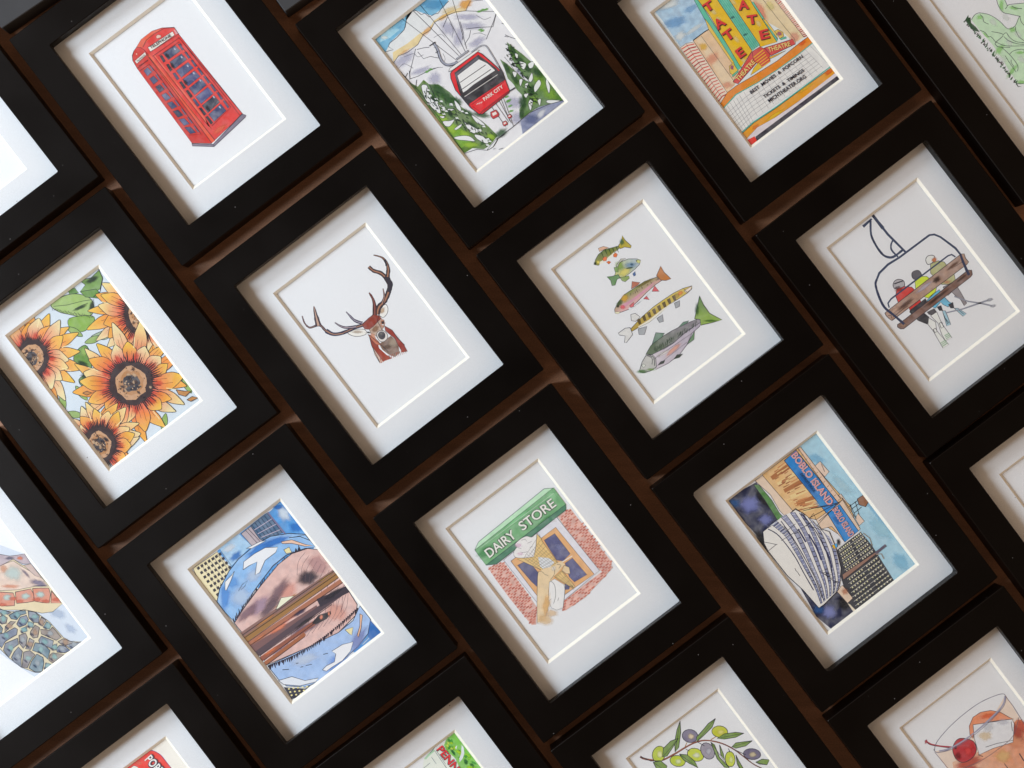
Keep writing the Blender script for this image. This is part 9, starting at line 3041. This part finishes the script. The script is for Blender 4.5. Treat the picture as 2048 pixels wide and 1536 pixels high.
'P': '''
M|6a3c30|18.1,9.07|-401 701 27 -49 102 -92 122 -28 131 -14 100 -19 93 -49 92 -105 57 -115 31 -109 32 -110 64 -121
M|a86850|6.8,3.4|-390 668 120 -105 121 -29 132 -14 100 -19 91 -50 93 -104
f|b8c43c|.35|-217 568 -26 -13 -27 -4 -24 6 -18 15 -9 22 2 25 12 25 21 20 26 13 27 4 24 -6 18 -15 9 -22 -2 -25 -12 -25|5.67
b|eae8b0|0.9|-247 607 29.5 37.4 -0.649
f|b8c43c|.35|-106 409 -18 -8 -22 0 -23 11 -21 17 -15 23 -7 25 2 22 10 17 18 8 23 0 23 -11 21 -17 15 -23 7 -25 -2 -22|5.67
b|e8ecb8|0.9|-148 453 35.1 24.9 -0.649
f|80788c|.35|123 521 -21 -11 -24 -1 -26 9 -21 18 -16 24 -6 26 4 25 13 19 21 11 25 1 25 -9 22 -18 15 -24 6 -27 -4 -24|5.67
b|dcc8a8|0.9|79 566 36.3 29.5 -0.649
f|c4cc40|.35|50 342 -22 -6 -24 6 -23 15 -19 24 -11 28 -2 28 8 24 15 16 22 5 25 -5 23 -16 19 -23 11 -28 2 -28 -8 -24|5.67
b|f0f0d0|0.9|16 400 38.5 28.3 -0.649
f|9a929c|.35|179 361 -9 -30 -17 -23 -21 -15 -23 -2 -22 9 -16 20 -9 28 0 31 8 29 17 24 21 14 24 3 21 -10 17 -20 9 -27|5.67
b|b8b4bc|0.9|125 361 29.5 39.7 -0.649
f|c0c030|.35|368 394 -18 -11 -23 -2 -25 8 -23 16 -18 22 -10 25 0 23 10 19 17 10 23 2 26 -8 23 -16 18 -22 9 -24 0 -23|5.67
b|e8dc80|0.9|319 435 36.3 26.1 -0.649
f|c0c83c|.35|278 162 -17 -21 -20 -14 -20 -6 -18 5 -12 14 -5 20 3 25 11 25 17 21 21 15 20 5 18 -4 12 -14 5 -21 -4 -25|5.67
b|e4e8a0|0.9|244 177 22.7 35.1 -0.649
f|6c647c|.35|485 47 -18 -10 -23 0 -27 10 -25 18 -20 24 -11 25 -2 24 8 18 18 10 24 0 26 -9 25 -18 20 -24 12 -26 1 -23|5.67
b|c8b898|0.9|431 93 39.7 24.9 -0.649
f|7a9448|.4|84 740 -57 -86 -96 -98 -54 -16 50 76 86 77|5.67
l|2a2a38|3.4|84 740 -104 -100 -103 -100
f|7a9448|.4|-25 623 -100 -39 -78 -27 -38 16 52 60 96 13|5.67
l|2a2a38|3.4|-25 623 -108 -25 -108 -25
f|7a9448|.4|355 563 -73 -45 -96 -13 -92 -8 19 35 91 17 71 17|5.67
l|2a2a38|3.4|355 563 -130 -33 -131 -33
f|7a9448|.4|481 299 -81 15 -92 49 -51 46 80 -7 90 -51|5.67
l|2a2a38|3.4|481 299 -112 55 -112 55
f|7a9448|.4|501 198 -76 -2 -85 38 -22 32 51 8 71 -40|5.67
l|2a2a38|3.4|501 198 -92 34 -91 34
f|7a9448|.4|-102 502 52 -46 20 -87 -11 -71 -39 81 -25 62|5.67
l|2a2a38|3.4|-102 502 31 -102 30 -102
f|7a9448|.4|-337 588 62 -32 18 -71 -37 -30 -57 58|5.67
l|2a2a38|3.4|-337 588 22 -66 21 -67
f|7a9448|.4|191 416 13 -39 -32 -118 14 -134 -32 33 -7 105|5.67
l|2a2a38|3.4|191 416 -3 -145 -2 -146
f|7a9448|.4|304 187 -9 -50 -11 -91 -32 -5 14 75|5.67
l|2a2a38|3.4|304 187 -26 -73 -26 -73
f|7a9448|.4|409 22 63 -12 51 -46 -46 -22 -51 46|5.67
l|2a2a38|3.4|409 22 34 -40 34 -40
f|7a9448|.4|241 350 -21 -85 -25 -52 0 57|5.67
l|2a2a38|3.4|241 350 -23 -40 -23 -40
l|a0702c|7.94,5.67|-20 526 38 21;204 434 54 -5
l|2a2a38|5.67|94 497 31 -74;-29 504 17 -34;284 274 -7 -38;323 230 54 -98
l|2a2a38|6.8|-398 697 50 -86 74 -54
''',
'Q': '''
f|f4dcc8|.2|-374 395 141 -80 387 -23 294 121 -24 -241 -12 -379 -482 -63 -324 335
f|e08858,f0c0a0|.5|-313 219 105 -23 162 -53 207 -14 231 39 37 -28 28 -382 -527 -28 -324 335|403 87 -518 -35
b|c05040|0.85|-199 131 147 49.9 -0.302
b|b04838|0.8|323 77 68 102 -0.0435
b|a84438|0.7|-330 73 136 56.7 -0.65
b|f4c888|0.8|91 -19 90.7 68 -0.65
b|c85844|0.7|394 94 45.4 79.4 -0.0435
b|e8a078|0.7|259 11 90.7 68 -0.656
b|b84c40|0.8|-222 63 102 45.4 -0.656
f|f0966a|.4|-33 321 43 67 76 43 83 -6 83 -42 63 -70 36 -85 22 -38 -63 41 -120 70 -127 61 -94 -86|4.54
b|e06a3c|0.6|203 356 79.4 27.2 -0.479
f|ece8e6|.25|45 376 314 -176 -6 -45 -113 -130 -180 67 -135 31 53 146|4.54
b|d0cccc|0.6|141 274 56.7 56.7 -0.656
b|f4d8b0|0.7|74 225 68 45.4 -0.656
b|c8c4c8|0.5|278 227 68 34 -0.656
l|2a2a38|4.54|12 143 103 -36 136 -68
l|2a2a38|5.67|341 186 -43 -76
F|b82430|.35|-248 299 52 46 64 8 61 -53 28 -58 -25 -67 -67 -35 -91 12 -41 61|5.67
b|e04848|0.8|-137 213 40.8 45.4 -0.656
b|7c1824|0.7|-237 233 34 40.8 -0.656
b|50141c|0.7|-207 310 15.9 22.7 -0.649
b|d83a3c|0.6|-82 229 27.2 34 -0.65
M|3c2028|15.9,15.9|-390 530 17 -57 62 -71 76 -71
M|b04450|10.2,10.2|-388 528 17 -53 61 -72 77 -70
b|b04450|0.9|-391 516 13.6 22.7 -1
L|6c6878|5.67,5.67|-383 402 66 50 158 37 186 16 197 -7 169 -43 51 -39 -46 -51 -101 -38 -186 -16 -172 2 -165 11 -97 25 -53 33 -1 37
M|9c98a8|13.6,13.6|437 407 -62 -53 -136 -26 -185 -16 -172 2 -142 22 -87 38
L|6c6878|4.54,4.54|446 400 -66 -57 -139 -31 -185 -16 -172 2 -142 22 -86 38
l|6c5860|5.67,5.67|440 412 1 -123 -19 -216
l|8a6c70|5.67,5.67|-386 389 7 -191 -15 -133
L|6c5860|4.54,4.54|422 174 -147 -103 -170 -14 -206 14 -169 43
l|2a2a38|9.07|224 -92 -7 -81
l|2a2a38|5.67|59 -81 0 -57;-84 130 26 -42
''',
}
WHITE = {'A': (244, 244, 248), 'B': (222, 222, 230), 'C': (214, 214, 222), 'D': (210, 206, 206), 'E': (242, 244, 250), 'F': (230, 230, 234), 'G': (212, 212, 218), 'H': (214, 212, 216), 'I': (248, 249, 252), 'J': (224, 224, 226), 'K': (214, 214, 220), 'L': (206, 207, 214), 'N': (228, 228, 230), 'O': (214, 213, 220), 'P': (220, 216, 214), 'Q': (222, 216, 212)}

# ---------------------------------------------------------------- the table
tb = link_mesh('table_top', box_mesh('table_top', -1.1, 1.1, -0.9, 0.9, -0.03, 0.0), M['wood'])
tb['kind'] = 'structure'

# ---------------------------------------------------------------- the frames
GROUP = 'black framed prints laid out in rows on the brown table'
def frame(key, x, y, ang, mx, my, label, z=0.0, paint='black', inner_r=0.0012, core_paper=False, tilt=0.0):
    rng = random.Random(key)
    root = bpy.data.objects.new('picture_frame', None); C.objects.link(root)
    root.empty_display_size = 0.05
    root.location = (x, y, z); root.rotation_euler = (0, tilt, R(ang))
    root['label'] = label; root['category'] = 'picture frame'; root['group'] = GROUP
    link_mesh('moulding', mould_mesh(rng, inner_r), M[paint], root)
    # the mat: flat sheet with a bevelled window
    c1 = rr_loop(IW + 0.008, IH + 0.008, 0.0005, 1); o1 = rr_loop(MW, MH, 0.0001, 1, mx, my)
    o2 = rr_loop(MW - 2 * BEV, MH - 2 * BEV, 0.0001, 1, mx, my)
    link_mesh('mat_board', ring_mesh('mat_board', [(c1, ZM - BEV), (c1, ZM), (o1, ZM)], False), M['mat'], root)
    link_mesh('mat_bevel', ring_mesh('mat_bevel', [(o1, ZM), (o2, ZM - BEV), (c1, ZM - BEV)], False), M['core'], root)
    link_mesh('glass_pane', box_mesh('glass_pane', -IW / 2 - .004, IW / 2 + .004, -IH / 2 - .004, IH / 2 + .004, ZM + 0.0002, ZM + 0.0017), M['glass'], root)
    link_mesh('backing_board', box_mesh('backing_board', -IW / 2 - .0045, IW / 2 + .0045, -IH / 2 - .0045, IH / 2 + .0045, 0.001, ZP - 0.0006), M['back'], root)
    sheet = link_mesh('art_print', box_mesh('art_print', -IW / 2 - .003, IW / 2 + .003, -IH / 2 - .003, IH / 2 + .003, -0.0004, 0.0), M['cream_paper' if core_paper else 'paper'], root)
    sheet.location = (0, 0, ZP)
    if key in ART: build_art(key, sheet, ART[key], WHITE[key])
    return root

FR = [
 ('A', -0.26721, 0.26965, 37.402, 0.00049, 0.00174, 'black frame holding a print of a red telephone box', {}),
 ('B', -0.01235, 0.28610, 37.943, 0.00008, 0.00118, 'black frame holding a print of a red gondola above snowy fir trees', {}),
 ('C', 0.23890, 0.30971, 36.885, 0.00035, 0.00054, 'black frame holding a print of a theatre with a yellow vertical sign', {}),
 ('D', 0.4921, 0.3265, 37.1, 0.0, 0.0, 'black frame holding a print of a green seated figure with grass along its legs', {}),
 ('E', -0.34158, 0.01707, 37.281, -0.00117, 0.00058, 'black frame holding a print crowded with orange sunflowers', {}),
 ('F', -0.10321, 0.05517, 37.562, 0.00110, -0.00041, 'black frame holding a print of a deer head with wide antlers', {}),
 ('G', 0.14939, 0.07793, 37.307, -0.00054, -0.00031, 'black frame holding a print of five fish, one below another', {}),
 ('H', 0.40145, 0.09719, 37.636, -0.00050, 0.00104, 'black frame holding a print of three skiers on a chairlift', {}),
 ('I', -0.44342, -0.19723, 37.004, 0.00071, 0.00039, 'black frame holding a print of a scaly sea turtle flipper', {}),
 ('J', -0.18050, -0.19460, 37.439, 0.00154, -0.00024, 'black frame holding a print with blue sky, clouds and brown diagonal beams', {}),
 ('K', 0.05684, -0.15850, 37.136, -0.00251, 0.00231, 'black frame holding a print of an ice cream cone under a green sign', {}),
 ('L', 0.30745, -0.13205, 37.268, -0.00013, -0.00093, 'black frame holding a print of a white ferry beside a building with blue signs', {'inner_r': 0.0035}),
 ('P', 0.21602, -0.36854, 36.9, 0.0014, 0.00034, 'black frame holding a print of an olive branch', {}),
 ('O', -0.02166, -0.40305, 36.863, -0.00108, -0.00007, 'black frame holding a print with red letters in front of a green tree', {}),
 ('N', -0.28224, -0.40861, 36.895, -0.00057, 0.00074, 'black frame holding a print of a red sign on cream paper', {'core_paper': True}),
 ('Q', 0.46588, -0.34169, 37.165, 0.00141, 0.00047, 'black frame holding a print of a cocktail glass with a cherry', {}),
 ('S', -0.50118, 0.22685, 37.702, -0.00101, -0.00167, 'black frame beside the telephone box print, only its blank white corner in view', {}),
 ('M', 0.55822, -0.11051, 36.736, 0.00015, 0.00019, 'black frame beside the blue-signed ferry print, its picture blank where it shows', {}),
 ('U', -0.4196, 0.4810, 34.5, 0, 0, 'black frame corner with grey sheen painted in above the blank print, at the top left corner of the photo', {'paint': 'grey_black', 'z': 0.0}),
 ('V', -0.1703, 0.4976, 35.5, 0, 0, 'black frame corner with grey sheen painted in poking in above the gap between telephone box and gondola prints', {'paint': 'grey_black', 'z': 0.0}),
]
for key, x, y, ang, mx, my, label, kw in FR:
    frame(key, x, y, ang, mx, my, label, **kw)
